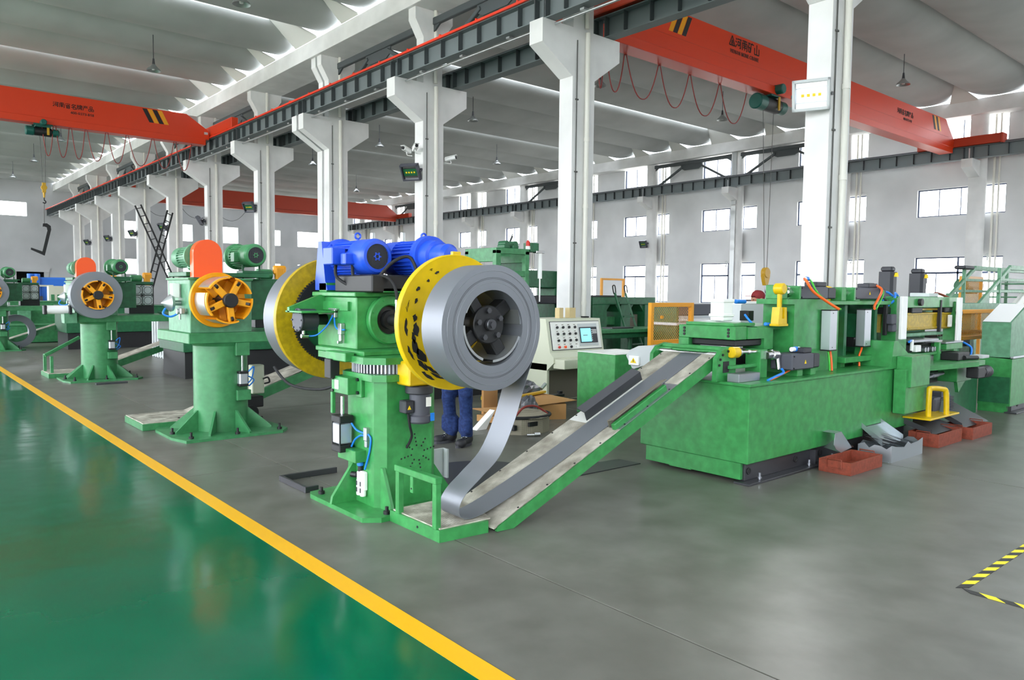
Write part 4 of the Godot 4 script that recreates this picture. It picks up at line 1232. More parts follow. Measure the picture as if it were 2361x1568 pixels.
func flange_and_mandrel(o: Node3D, c: Vector3, s: float):
	var R := 0.475 if s > 0 else 0.53
	W(o)
	var d := Vector3(0, 0, s)
	rev(c, d, [Vector2(-0.035, 0.12), Vector2(-0.035, R - 0.004), Vector2(-0.03, R), Vector2(0.012, R), Vector2(0.016, R - 0.006), Vector2(0.004, R - 0.05), Vector2(0.0, 0.12), Vector2(-0.035, 0.12)], 96)
	var f := fin("flange", "yellow" if s > 0 else "yellow_worn", o)
	if s > 0:
		var streak := [[2.95, 0.34, 0.16, 0.03], [3.12, 0.33, 0.3, 0.045], [3.3, 0.36, 0.24, 0.03], [3.42, 0.37, 0.34, 0.05], [3.62, 0.36, 0.36, 0.055], [3.8, 0.4, 0.3, 0.03], [3.95, 0.38, 0.5, 0.02], [4.15, 0.4, 0.5, 0.016], [4.0, 0.43, 0.3, 0.02], [2.65, 0.36, 0.12, 0.024], [2.45, 0.39, 0.1, 0.02], [2.2, 0.37, 0.08, 0.012], [1.95, 0.38, 0.1, 0.012], [2.75, 0.41, 0.2, 0.014], [3.05, 0.41, 0.3, 0.02], [2.05, 0.42, 0.07, 0.012], [4.45, 0.37, 0.5, 0.014], [3.5, 0.42, 0.28, 0.022]]
		for e in streak:                          # black rubbed scuffs on the face
			var pl := []
			for k in 7:
				var u := k / 6.0
				pl.append(Vector2(cos(e[0] + e[2] * u), sin(e[0] + e[2] * u)) * (e[1] + e[3] * 0.5 * sin(PI * u) + 0.01 * (rng.randf() - 0.5)))
			for k in range(5, 0, -1):
				var u := k / 6.0
				pl.append(Vector2(cos(e[0] + e[2] * u), sin(e[0] + e[2] * u)) * (e[1] - e[3] * 0.5 * sin(PI * u) + 0.012 * (rng.randf() - 0.5)))
			var pw := []
			for p in pl: pw.append(Vector2(c.x, c.y) + p)
			W(o); ext("z", pw, c.z + 0.004, c.z + 0.0095); fin("scuff", "black", f)
	else:
		W(o); rev(c, -d, [Vector2(0.035, 0.0), Vector2(0.045, 0.3), Vector2(0.06, 0.3), Vector2(0.06, 0.34), Vector2(0.03, 0.36)], 80); fin("hub_disc", "green_dark", f)
		W(o); ring(c - d * 0.036, c - d * 0.062, 0.3, 0.375, 80); var g := fin("ring_gear", "black", f)
		for k in 90:
			var q := TAU * k / 90
			W(o); bar(c - d * 0.04 + Vector3(cos(q), sin(q), 0) * 0.38, c - d * 0.062 + Vector3(cos(q), sin(q), 0) * 0.38, 0.012, 0.014, Vector3(cos(q), sin(q), 0)); fin("gear_tooth", "black", f)
	W(o); bx(c.x - 0.02, c.y + R - 0.01, c.z - 0.03, c.x + 0.05, c.y + R + 0.022, c.z + 0.0, 0.003); fin("stop_tab", "yellow", f)
	if s < 0: return
	for k in 4:                                   # expanding segments that hold the coil bore
		W(o)
		var a := TAU * k / 4 + 0.62
		rev(c, d, [Vector2(0.02, 0.236), Vector2(0.02, 0.248), Vector2(0.43, 0.248), Vector2(0.43, 0.232), Vector2(0.02, 0.232)], 14, a - 0.62, a + 0.6)
		fin("mandrel_segment", "galv", o)
		W(o)
		var e := Vector3(-cos(a), -sin(a), 0)
		bar(c + d * 0.3 + e * 0.08, c + d * 0.3 + e * 0.235, 0.09, 0.12, Vector3.BACK)
		fin("segment_link", "black", o)
	W(o); cyl(c, c + d * 0.34, 0.1, -1, 24); cyl(c + d * 0.33, c + d * 0.385, 0.128, -1, 36, 0.006); var hb := fin("mandrel_hub", "black", o)
	for k in 5:
		var e := Vector3(cos(TAU * k / 5 + 1.7), sin(TAU * k / 5 + 1.7), 0) * 0.095
		W(o); bolt(c + d * 0.385 + e, d, 0.02, 0.022); fin("bolt", "steel_dark", hb)
	W(o); cyl(c + d * 0.385, c + d * 0.42, 0.04, -1, 20, 0.005); cyl(c + d * 0.42, c + d * 0.435, 0.024, -1, 6); fin("centre_nut", "steel_dark", hb)
	W(o); rev(c, d, [Vector2(0.05, 0.2), Vector2(0.06, 0.0)], 40); fin("back_disc", "black", hb)

func tread_lozenges(o: Node3D, parent: Node, x0: float, x1: float, z0: float, z1: float, f: Callable):
	# raised lozenges of the chequer plate, all in one mesh
	W(o)
	var n := 0
	var x := x0 + 0.015
	while x < x1 - 0.01:
		var z := z0 + 0.012 + (0.011 if n % 2 == 1 else 0.0)
		var k := n
		while z < z1 - 0.008:
			var s := 1.0 if k % 2 == 0 else -1.0
			var p := [f.call(x - 0.008, z - 0.004 * s, 0.0), f.call(x + 0.001 * s, z - 0.0035, 0.0025), f.call(x + 0.008, z + 0.004 * s, 0.0), f.call(x - 0.001 * s, z + 0.0035, 0.0025)]
			var m: Vector3 = f.call(x, z, 0.0032)
			for i in 4:
				var a: Vector3 = p[i]
				var b: Vector3 = p[(i + 1) % 4]
				var nn := (a - m).cross(b - m).normalized()
				if nn.y < 0: nn = -nn
				tri(a, b, m, nn, nn, nn)
			z += 0.022
			k += 1
		x += 0.019
		n += 1
	fin("tread_pattern", "tread", parent).set_meta("kind", "stuff")

func feed_ramp():
	var o := thing("feed_ramp", Vector3(3.2, 0, -4.25), "long chequer plate ramp with green sides rising from a low platform to the green bed", "ramp")
	# platform
	W(o); ext("y", [Vector2(2.81, -4.64), Vector2(3.42, -4.64), Vector2(3.42, -4.5), Vector2(3.2, -3.99), Vector2(2.81, -4.02)], 0.0, 0.082); var pf := fin("platform_frame", "green", o)
	W(o); ext("y", [Vector2(2.825, -4.62), Vector2(3.4, -4.62), Vector2(3.4, -4.5), Vector2(3.24, -4.02), Vector2(2.825, -4.035)], 0.082, 0.09); var pt := fin("tread_plate", "tread", o)
	tread_lozenges(o, pt, 2.83, 3.22, -4.61, -4.04, func(x, z, h): return Vector3(x, 0.09 + h, z))
	W(o); cyl(Vector3(2.809, 0.045, -4.28), Vector3(2.806, 0.045, -4.28), 0.009, -1, 10); fin("bolt_hole", "black", pf)
	# guard frame
	for z in [-4.53, -4.07]:
		W(o); bx(2.8, 0.08, z - 0.022, 2.845, 0.41, z + 0.022, 0.004); fin("guard_post", "green", o)
	W(o); bx(2.795, 0.385, -4.56, 2.85, 0.43, -4.045, 0.004); fin("guard_rail", "green", o)
	W(o); bx(2.8, 0.27, -4.36, 2.812, 0.39, -4.325, 0.002); fin("guard_tab", "green", o)
	W(o); cyl(Vector3(2.799, 0.3, -4.342), Vector3(2.797, 0.3, -4.342), 0.007, -1, 8); fin("bolt_hole", "black", o)
	# ramp: y = 0.085 + 0.4255 (x - 3.345) on the plate top
	var yr := func(x: float) -> float: return 0.085 + 0.4255 * (x - 3.345)
	for z in [[-4.525, -4.5], [-3.98, -3.955]]:
		W(o)
		ext("z", [Vector2(3.25, 0.005), Vector2(3.4, 0.0), Vector2(5.78, 1.0), Vector2(5.78, 1.11), Vector2(5.74, yr.call(5.74)), Vector2(3.25, yr.call(3.25))], z[0], z[1])
		fin("side_beam", "green", o)
	for e in [[3.22, 4.5, 1, -4.525, -3.955, "tread"], [4.5, 5.22, 0, -4.525, -4.33, "panel_white"], [4.5, 5.22, 0, -4.3, -3.955, "steel"], [5.22, 5.79, 1, -4.525, -3.955, "tread"]]:
		W(o)
		var n := Vector3(-0.4255, 1, 0).normalized()
		var a := Vector3(e[0], yr.call(e[0]), e[3])
		var b := Vector3(e[1], yr.call(e[1]), e[3])
		var w := Vector3(0, 0, e[4] - e[3])
		var up := n * 0.006
		quad(a + up, b + up, b + w + up, a + w + up, n); quad(a - up, b - up, b + w - up, a + w - up, -n)
		quad(a + up, a - up, a + w - up, a + w + up, Vector3.LEFT); quad(a + w + up, b + w + up, b + w - up, a + w - up, Vector3.BACK); quad(a + up, b + up, b - up, a - up, Vector3.FORWARD)
		var pl := fin("tread_plate" if e[2] == 1 else "cover_plate", e[5], o)
		if e[2] == 1:
			var f := func(x, z, h): return Vector3(x, yr.call(x), z) + n * (0.006 + h)
			tread_lozenges(o, pl, e[0], e[1], -4.515, -4.32, f)
			tread_lozenges(o, pl, e[0], e[1], -4.075, -3.97, f)
	for k in 9:
		W(o); var x := 3.45 + k * 0.28
		for z in [-4.51, -3.968]: bolt(Vector3(x, yr.call(x) + 0.006, z), Vector3(-0.39, 0.92, 0), 0.008, 0.004)
		fin("screw", "rubber", o).set_meta("kind", "stuff")
	# folded guides either side of the strip, and the green wooden bar
	var dr := Vector3(1, 0.4255, 0).normalized()
	mb(o.transform.affine_inverse() * Transform3D(Basis(dr, Vector3(-0.39, 0.92, 0), Vector3.BACK), Vector3(4.53, yr.call(4.53), -4.35)))
	ext("x", [Vector2(0, 0), Vector2(0.006, 0.0), Vector2(0.006, 0.085), Vector2(-0.075, 0.115), Vector2(-0.077, 0.108), Vector2(0, 0.08)], 0.0, 0.76); fin("strip_guide", "steel_dark", o)
	mb(o.transform.affine_inverse() * Transform3D(Basis(dr, Vector3(-0.39, 0.92, 0), Vector3.BACK), Vector3(4.5, yr.call(4.5), -4.07)))
	ext("x", [Vector2(0, 0), Vector2(0.006, 0.0), Vector2(0.006, 0.06), Vector2(0.07, 0.08), Vector2(0.068, 0.086), Vector2(0, 0.066)], 0.0, 0.72); fin("strip_guide", "mud", o)
	mb(o.transform.affine_inverse() * Transform3D(Basis(dr, Vector3(-0.39, 0.92, 0), Vector3.BACK), Vector3(4.48, yr.call(4.48), -4.0)))
	bx(0, 0.0, -0.02, 0.7, 0.055, 0.02, 0.006); fin("side_bar", "green", o)
	# entry rollers and end brackets over the top of the ramp
	for z in [[-4.64, -4.6], [-3.93, -3.885]]:
		W(o); ext("z", [Vector2(5.68, 0.885), Vector2(5.98, 0.885), Vector2(5.98, 1.18), Vector2(5.9, 1.19), Vector2(5.76, 1.16), Vector2(5.69, 1.09)], z[0], z[1]); var sp := fin("end_bracket", "green", o)
		if z[1] > -4:
			W(o); bx(5.78, 0.96, -3.885, 5.87, 1.06, -3.882, 0.0); fin("slot", "black", sp)
			for p in [[5.72, 1.03], [5.735, 1.08], [5.77, 1.12], [5.85, 1.15], [5.94, 1.155]]:
				W(o); bolt(Vector3(p[0], p[1], -3.885), Vector3.BACK, 0.012); fin("bolt", "black", sp)
	W(o); cyl(Vector3(5.78, 1.12, -4.6), Vector3(5.78, 1.12, -3.93), 0.022, -1, 16); fin("entry_roller", "chrome", o)
	W(o); ext("y", [Vector2(5.78, -4.6), Vector2(5.9, -4.6), Vector2(5.9, -3.93), Vector2(5.78, -3.93), Vector2(5.78, -4.02), Vector2(5.72, -4.08), Vector2(5.72, -4.4), Vector2(5.78, -4.46)], 1.14, 1.152); bx(5.82, 1.152, -4.6, 5.9, 1.185, -3.93); fin("hold_down_plate", "green", o)

func servo(o: Node3D, x0: float, y0: float, z0: float, x1: float, y1: float, z1: float, label: String) -> MeshInstance3D:
	# dark grey square servo motor lying along x
	wbox("servo_motor", "charcoal", o, o, x0, y0, z0, x1 - (x1 - x0) * 0.24, y1, z1, 0.012)
	var b: MeshInstance3D = o.get_child(o.get_child_count() - 1)
	b.set_meta("label", label)
	wbox("rear_housing", "charcoal_dark", b, o, x1 - (x1 - x0) * 0.23, y0 + 0.004, z0 + 0.004, x1, y1 - 0.008, z1 - 0.006, 0.012)
	wbox("connector_box", "charcoal_dark", b, o, x0 + (x1 - x0) * 0.5, y1, z0 + 0.04, x0 + (x1 - x0) * 0.78, y1 + 0.05, z1 - 0.03, 0.008)
	W(o); var cx := x0 + (x1 - x0) * 0.45
	ext("z", [Vector2(cx - 0.018, y0 + 0.055), Vector2(cx + 0.018, y0 + 0.055), Vector2(cx, y0 + 0.09)], z1, z1 + 0.003); fin("warning_mark", "warn", b)
	W(o)
	for k in 4: bolt(Vector3(x0 + 0.03, lerpf(y0 + 0.02, y1 - 0.02, k % 2), z1 - 0.002), Vector3.BACK, 0.008, 0.005)
	fin("screw", "black", b).set_meta("kind", "stuff")
	return b

func cable(o: Node3D, called: String, m: String, pts: Array, r := 0.012):
	W(o); tube(pts, r, 7); fin(called, m, o)

func punching_bed():
	var o := thing("punching_machine", Vector3(7.4, 0, -4.2), "long green machine bed at the ramp top with servo motors, feeder and tower frames", "machine")
	W(o); bx(5.76, 0.18, -4.8, 9.2, 0.88, -3.6, 0.008); var bd := fin("bed", "green", o)
	W(o); bx(5.74, 0.86, -4.82, 9.2, 0.885, -3.58, 0.004); fin("bed_top", "green", bd)
	W(o); bx(5.78, 0.03, -4.74, 5.82, 0.18, -3.68, 0.003); bx(5.8, 0.03, -4.74, 9.0, 0.18, -4.7, 0.0); fin("plinth", "green", o)
	W(o); bx(5.775, 0.025, -4.45, 5.79, 0.04, -4.2, 0.0); fin("shim", "green", o)
	W(o); bx(5.82, 0.02, -3.72, 9.1, 0.18, -3.66, 0.003); bx(5.74, 0.0, -3.72, 9.1, 0.02, -3.56, 0.003); var rl := fin("base_rail", "steel_dark", o)
	for x in [5.88, 6.68, 7.15, 8.7]:
		W(o); ring(Vector3(x, 0.1, -3.66), Vector3(x, 0.1, -3.652), 0.02, 0.032, 20, 0.002); cyl(Vector3(x, 0.1, -3.665), Vector3(x, 0.1, -3.655), 0.02, -1, 14); fin("lifting_hole", "black", rl)
	for x in [5.98, 6.85, 7.3]:
		W(o); cyl(Vector3(x, 0.02, -3.61), Vector3(x, 0.08, -3.61), 0.012, -1, 8); cyl(Vector3(x, 0.03, -3.61), Vector3(x, 0.045, -3.61), 0.022, -1, 6); fin("anchor_bolt", "steel", rl)
	W(o); bx(6.95, 0.02, -3.68, 6.98, 0.16, -3.6, 0.0); fin("rail_joint", "steel_dark", rl)
	wbox("chute_opening", "black", o, o, 7.93, 0.17, -3.64, 8.44, 0.285, -3.597, 0.0)
	W(o)                                    # folded scrap funnel
	ext("z", [Vector2(7.05, 0.22), Vector2(7.07, 0.33), Vector2(7.19, 0.335), Vector2(7.42, 0.15), Vector2(7.2, 0.125), Vector2(7.1, 0.17)], -3.47, -3.475)
	quad(Vector3(7.19, 0.335, -3.6), Vector3(7.42, 0.16, -3.45), Vector3(7.42, 0.15, -3.475), Vector3(7.19, 0.335, -3.475), Vector3(0.5, 0.8, 0.3)); quad(Vector3(7.07, 0.33, -3.6), Vector3(7.19, 0.335, -3.6), Vector3(7.19, 0.335, -3.475), Vector3(7.07, 0.33, -3.475), Vector3.UP)
	quad(Vector3(7.2, 0.125, -3.475), Vector3(7.42, 0.15, -3.475), Vector3(7.3, 0.22, -3.6), Vector3(7.1, 0.17, -3.6), Vector3.DOWN)
	fin("scrap_funnel", "tin", o)
	W(o)
	var cq := []
	for k in 6: cq.append(Vector3(7.75 + 0.13 * k, 0.285 - 0.007 * k * k, -3.62 + 0.05 * k))
	quad(Vector3(7.9, 0.28, -3.6), Vector3(8.35, 0.28, -3.6), Vector3(8.35, 0.13, -3.36), Vector3(7.85, 0.13, -3.36), Vector3(0, 0.8, 0.6)); quad(Vector3(7.9, 0.275, -3.6), Vector3(7.85, 0.125, -3.36), Vector3(7.85, 0.19, -3.36), Vector3(7.9, 0.33, -3.6), Vector3.LEFT); quad(Vector3(8.35, 0.275, -3.6), Vector3(8.35, 0.125, -3.36), Vector3(8.35, 0.19, -3.36), Vector3(8.35, 0.33, -3.6), Vector3.LEFT)
	fin("scrap_chute", "tin", o)
	# entry feeder
	wbox("feeder_block", "green", o, o, 6.1, 1.235, -4.62, 6.3, 1.36, -3.98, 0.006)
	wbox("feeder_cap", "green", o, o, 6.13, 1.36, -4.56, 6.5, 1.39, -4.02, 0.006)
	W(o); ext("z", [Vector2(6.3, 1.24), Vector2(6.3, 1.35), Vector2(6.74, 1.34), Vector2(6.74, 1.13), Vector2(6.58, 1.13), Vector2(6.58, 1.24)], -4.2, -3.97); fin("feeder_arm", "green", o)
	W(o); for y in [1.27, 1.3, 1.33]: bolt(Vector3(6.1, y, -4.05), Vector3.LEFT, 0.014, 0.008); bolt(Vector3(6.1, y, -4.55), Vector3.LEFT, 0.014, 0.008)
	fin("bolts", "black", o).set_meta("kind", "stuff")
	wbox("feeder_leg", "green", o, o, 6.1, 0.885, -4.62, 6.3, 1.235, -4.5)
	wbox("feed_rolls", "black", o, o, 6.15, 1.17, -4.5, 6.7, 1.235, -4.0, 0.01)
	wbox("feed_frame", "green", o, o, 5.98, 1.0, -4.6, 6.1, 1.14, -4.0)
	wbox("feed_table", "black", o, o, 5.95, 0.96, -4.55, 6.75, 1.12, -4.05, 0.01)
	wbox("cross_bar", "green", o, o, 5.85, 0.99, -3.9, 6.3, 1.02, -3.85)
	wbox("steel_slab", "steel", o, o, 5.78, 0.885, -3.84, 6.12, 0.96, -3.72)
	W(o); cyl(Vector3(5.86, 1.14, -3.86), Vector3(5.96, 1.138, -3.86), 0.05, -1, 20, 0.006); fin("coupling", "yellow", o)
	W(o); cyl(Vector3(5.95, 1.138, -3.86), Vector3(6.0, 1.136, -3.86), 0.036, -1, 16); cyl(Vector3(5.98, 1.138, -3.86), Vector3(6.32, 1.13, -3.86), 0.016, -1, 12); cyl(Vector3(6.14, 1.134, -3.86), Vector3(6.16, 1.134, -3.86), 0.024, -1, 12); fin("drive_shaft", "chrome", o)
	wbox("shaft_bracket", "green", o, o, 6.28, 0.885, -3.98, 6.4, 1.15, -3.82)
	wbox("shaft_bracket", "green", o, o, 6.4, 0.885, -4.05, 6.5, 1.1, -3.95)
	W(o); cyl(Vector3(6.33, 1.1, -3.8), Vector3(6.42, 1.1, -3.8), 0.04, -1, 18); cyl(Vector3(6.42, 1.1, -3.8), Vector3(6.52, 1.09, -3.8), 0.05, -1, 18, 0.008); cyl(Vector3(6.5, 1.1, -3.78), Vector3(6.5, 0.96, -3.76), 0.022, -1, 10); fin("gear_head", "chrome", o)
	servo(o, 6.53, 0.955, -3.87, 7.06, 1.105, -3.64, "large dark servo motor lying across the bed front")
	W(o); cyl(Vector3(6.72, 1.14, -3.76), Vector3(6.86, 1.14, -3.76), 0.022, -1, 12); fin("plug", "white", o)
	W(o); cyl(Vector3(6.77, 1.14, -3.76), Vector3(6.81, 1.14, -3.76), 0.026, -1, 12); fin("plug_ring", "hose_blue", o)
	cable(o, "air_hose", "hose_blue", [Vector3(6.48, 0.97, -3.72), Vector3(6.45, 0.94, -3.68), Vector3(6.3, 0.92, -3.66), Vector3(6.15, 0.89, -3.66)], 0.012)
	cable(o, "power_cable", "orange_cable", [Vector3(6.66, 0.955, -3.72), Vector3(6.5, 0.93, -3.7), Vector3(6.3, 0.91, -3.66), Vector3(6.18, 0.887, -3.66)], 0.009)
	for x in [6.7, 6.95]: wbox("motor_foot", "green", o, o, x, 0.885, -3.86, x + 0.1, 0.955, -3.68)
	W(o); bx(6.33, 1.4, -4.42, 6.5, 1.61, -4.27, 0.008); bx(6.32, 1.58, -4.43, 6.51, 1.615, -4.26, 0.006); bx(6.32, 1.44, -4.43, 6.51, 1.47, -4.26, 0.006); fin("white_cylinder", "white", o)
	W(o); cyl(Vector3(6.58, 1.59, -4.3), Vector3(6.75, 1.59, -4.3), 0.022, -1, 12, 0.006); fin("silencer", "hose_blue", o)
	cable(o, "air_hose", "hose_blue", [Vector3(6.6, 1.46, -4.2), Vector3(6.58, 1.42, -4.15), Vector3(6.6, 1.38, -4.12)], 0.012)
	W(o); cyl(Vector3(6.64, 1.375, -4.0), Vector3(6.86, 1.365, -4.0), 0.018, -1, 12, 0.004); fin("air_filter", "hose_blue", o)
	wbox("valve_terminal", "black", o, o, 6.66, 1.4, -4.3, 6.76, 1.5, -4.2)
	W(o); ext("y", [Vector2(6.5, -4.7), Vector2(7.3, -4.7), Vector2(7.35, -4.2), Vector2(7.22, -4.0), Vector2(6.5, -4.0)], 1.32, 1.355); fin("work_table", "green", o)
	wbox("table_post", "green", o, o, 7.06, 0.885, -4.12, 7.34, 1.32, -3.95)
	W(o); cyl(Vector3(7.27, 1.2, -3.95), Vector3(7.27, 1.2, -3.946), 0.035, -1, 24); fin("post_hole", "black", o)
	W(o); bx(6.68, 1.356, -3.98, 6.86, 1.38, -3.88, 0.004); ext("z", [Vector2(6.69, 1.38), Vector2(6.85, 1.38), Vector2(6.84, 1.54), Vector2(6.8, 1.54), Vector2(6.8, 1.43), Vector2(6.76, 1.43), Vector2(6.76, 1.54), Vector2(6.71, 1.54)], -3.97, -3.89); bx(6.75, 1.5, -3.95, 6.79, 1.75, -3.91, 0.008); cyl(Vector3(6.77, 1.72, -3.98), Vector3(6.77, 1.72, -3.88), 0.055, -1, 20, 0.01); fin("clevis_lever", "yellow", o)
	wbox("solenoid", "black", o, o, 6.86, 1.36, -4.0, 6.92, 1.5, -3.92)
	wbox("probe_block", "black", o, o, 7.36, 1.14, -3.98, 7.62, 1.2, -3.9)
	# first tower
	W(o); ext("z", [Vector2(6.8, 1.57), Vector2(6.8, 1.62), Vector2(7.6, 1.62), Vector2(7.84, 1.5), Vector2(7.84, 0.885), Vector2(6.93, 0.885), Vector2(6.93, 1.57)], -4.2, -3.86); fin("tower_plate", "green", o)
	W(o); bx(6.86, 1.62, -4.14, 6.97, 1.76, -3.96, 0.006); fin("bearing_block", "green", o)
	W(o); cyl(Vector3(6.97, 1.69, -4.03), Vector3(7.12, 1.69, -4.03), 0.045, -1, 18); cyl(Vector3(7.03, 1.69, -4.03), Vector3(7.08, 1.69, -4.03), 0.055, -1, 18); fin("motor_coupling", "chrome", o)
	wbox("motor_plate", "green", o, o, 7.12, 1.62, -4.16, 7.16, 1.755, -3.92)
	servo(o, 7.16, 1.62, -4.14, 7.92, 1.752, -3.93, "servo motor on the first tower")
	W(o); cyl(Vector3(7.36, 1.83, -4.02), Vector3(7.5, 1.83, -4.02), 0.02, -1, 12); fin("plug", "white", o)
	W(o); cyl(Vector3(7.42, 1.83, -4.02), Vector3(7.46, 1.83, -4.02), 0.024, -1, 12); fin("plug_ring", "hose_blue", o)
	cable(o, "power_cable", "orange_cable", [Vector3(7.36, 1.83, -4.0), Vector3(7.26, 1.8, -3.92), Vector3(7.32, 1.7, -3.88), Vector3(7.45, 1.6, -3.8), Vector3(7.56, 1.52, -3.72)], 0.014)
	cable(o, "earth_cable", "green_cable", [Vector3(7.48, 1.82, -4.0), Vector3(7.38, 1.78, -3.92), Vector3(7.4, 1.68, -3.87), Vector3(7.5, 1.58, -3.79), Vector3(7.58, 1.52, -3.71)], 0.01)
	# second tower and the bridge plate
	wbox("bridge_plate", "green", o, o, 7.55, 1.56, -4.25, 9.2, 1.605, -3.9, 0.006)
	W(o); cyl(Vector3(8.02, 1.69, -4.1), Vector3(8.07, 1.69, -4.1), 0.075, -1, 24, 0.006); bx(8.02, 1.6, -4.13, 8.07, 1.69, -4.07); fin("belt_cover", "yellow", o)
	wbox("bearing_block", "green", o, o, 8.09, 1.605, -4.14, 8.2, 1.75, -3.96)
	W(o); cyl(Vector3(8.2, 1.69, -4.03), Vector3(8.34, 1.69, -4.03), 0.045, -1, 18); fin("motor_coupling", "chrome", o)
	wbox("motor_plate", "green", o, o, 8.3, 1.605, -4.16, 8.34, 1.755, -3.92)
	servo(o, 8.34, 1.62, -4.14, 9.14, 1.755, -3.93, "servo motor on the second tower")
	wbox("plug_box", "charcoal_dark", o, o, 8.78, 1.76, -4.05, 8.92, 1.81, -3.98)
	cable(o, "power_cable", "orange_cable", [Vector3(8.92, 1.8, -4.0), Vector3(8.93, 1.74, -3.9), Vector3(8.75, 1.64, -3.85), Vector3(8.58, 1.55, -3.82), Vector3(8.5, 1.52, -3.78)], 0.014)
	cable(o, "earth_cable", "green_cable", [Vector3(8.98, 1.8, -4.0), Vector3(8.97, 1.72, -3.9), Vector3(8.8, 1.63, -3.84), Vector3(8.62, 1.55, -3.8), Vector3(8.53, 1.52, -3.77)], 0.009)
	for t in [[7.43, 7.57, 1.1, 1.51, -3.74], [8.37, 8.52, 1.1, 1.51, -3.82]]:
		W(o); bx(t[0], t[2], t[4] - 0.1, t[1], t[3], t[4], 0.004); var tk := fin("cable_trunking", "alu", o)
		for y in [t[2], t[3]]:
			W(o); bx(t[0] - 0.005, y - 0.006, t[4] - 0.104, t[1] + 0.005, y + 0.006, t[4] + 0.004, 0.002); fin("end_plate", "black", tk)
			W(o); bolt(Vector3(t[0] + 0.05, y + (0.03 if y == t[2] else -0.03), t[4]), Vector3.BACK, 0.006, 0.003); fin("screw", "black", tk)
	cable(o, "power_cable", "orange_cable", [Vector3(7.52, 1.09, -3.78), Vector3(7.51, 1.0, -3.76), Vector3(7.49, 0.89, -3.74)], 0.014)
	cable(o, "earth_cable", "green_cable", [Vector3(7.48, 1.09, -3.78), Vector3(7.47, 1.0, -3.76), Vector3(7.45, 0.89, -3.74)], 0.01)
	cable(o, "power_cable", "orange_cable", [Vector3(8.4, 1.09, -3.86), Vector3(8.36, 1.05, -3.85), Vector3(8.3, 1.0, -3.84), Vector3(8.27, 0.89, -3.82)], 0.012)
	W(o); ext("z", [Vector2(8.16, 0.97), Vector2(8.16, 1.56), Vector2(8.96, 1.56), Vector2(8.96, 0.97)], -4.3, -4.26); bx(8.16, 0.97, -4.26, 8.22, 1.56, -3.95); bx(8.9, 0.97, -4.26, 8.96, 1.56, -3.95); fin("tower_frame", "green_dark", o)
	wbox("slide_block", "green_dark", o, o, 8.5, 1.19, -4.26, 8.86, 1.46, -3.98)
	wbox("slide_punch", "black", o, o, 8.5, 1.08, -4.2, 8.7, 1.19, -4.0)
	W(o); bx(7.9, 0.94, -4.4, 8.95, 1.0, -3.8, 0.006); bx(8.0, 0.885, -4.35, 8.1, 0.94, -3.9, 0.0); bx(8.7, 0.885, -4.35, 8.8, 0.94, -3.9, 0.0); fin("tower_base", "green", o)
	W(o); cyl(Vector3(8.55, 1.2, -4.34), Vector3(8.55, 1.44, -4.34), 0.075, -1, 20); fin("air_spring", "yellow_worn", o)
	W(o); cyl(Vector3(8.1, 1.1, -4.08), Vector3(8.1, 1.45, -4.08), 0.07, -1, 20); bx(8.02, 1.08, -4.12, 8.1, 1.2, -4.03); fin("yellow_cylinder", "yellow", o)
	W(o); cyl(Vector3(8.1, 1.44, -4.08), Vector3(8.1, 1.49, -4.08), 0.075, -1, 20); fin("cylinder_head", "black", o)
	W(o); cyl(Vector3(8.09, 1.49, -4.08), Vector3(8.09, 1.56, -4.08), 0.02, -1, 12); fin("cylinder_rod", "chrome", o)
	# sloping transfer wedge and boxes at the bed end
	W(o); ext("z", [Vector2(8.5, 0.885), Vector2(8.56, 1.165), Vector2(8.66, 1.165), Vector2(8.93, 1.02), Vector2(9.16, 0.995), Vector2(9.16, 0.885)], -4.0, -3.58); fin("wedge_guard", "green", o)
	W(o); quad(Vector3(8.67, 1.163, -3.72), Vector3(8.93, 1.023, -3.72), Vector3(8.93, 1.023, -3.58), Vector3(8.67, 1.163, -3.58), Vector3(0.4, 0.9, 0)); fin("paper_sheet", "paper", o)
	wbox("side_box", "green", o, o, 8.64, 0.66, -3.58, 9.15, 1.0, -3.42, 0.006)
	wbox("lower_side_box", "green", o, o, 8.58, 0.37, -3.58, 9.17, 0.86, -3.45, 0.006)

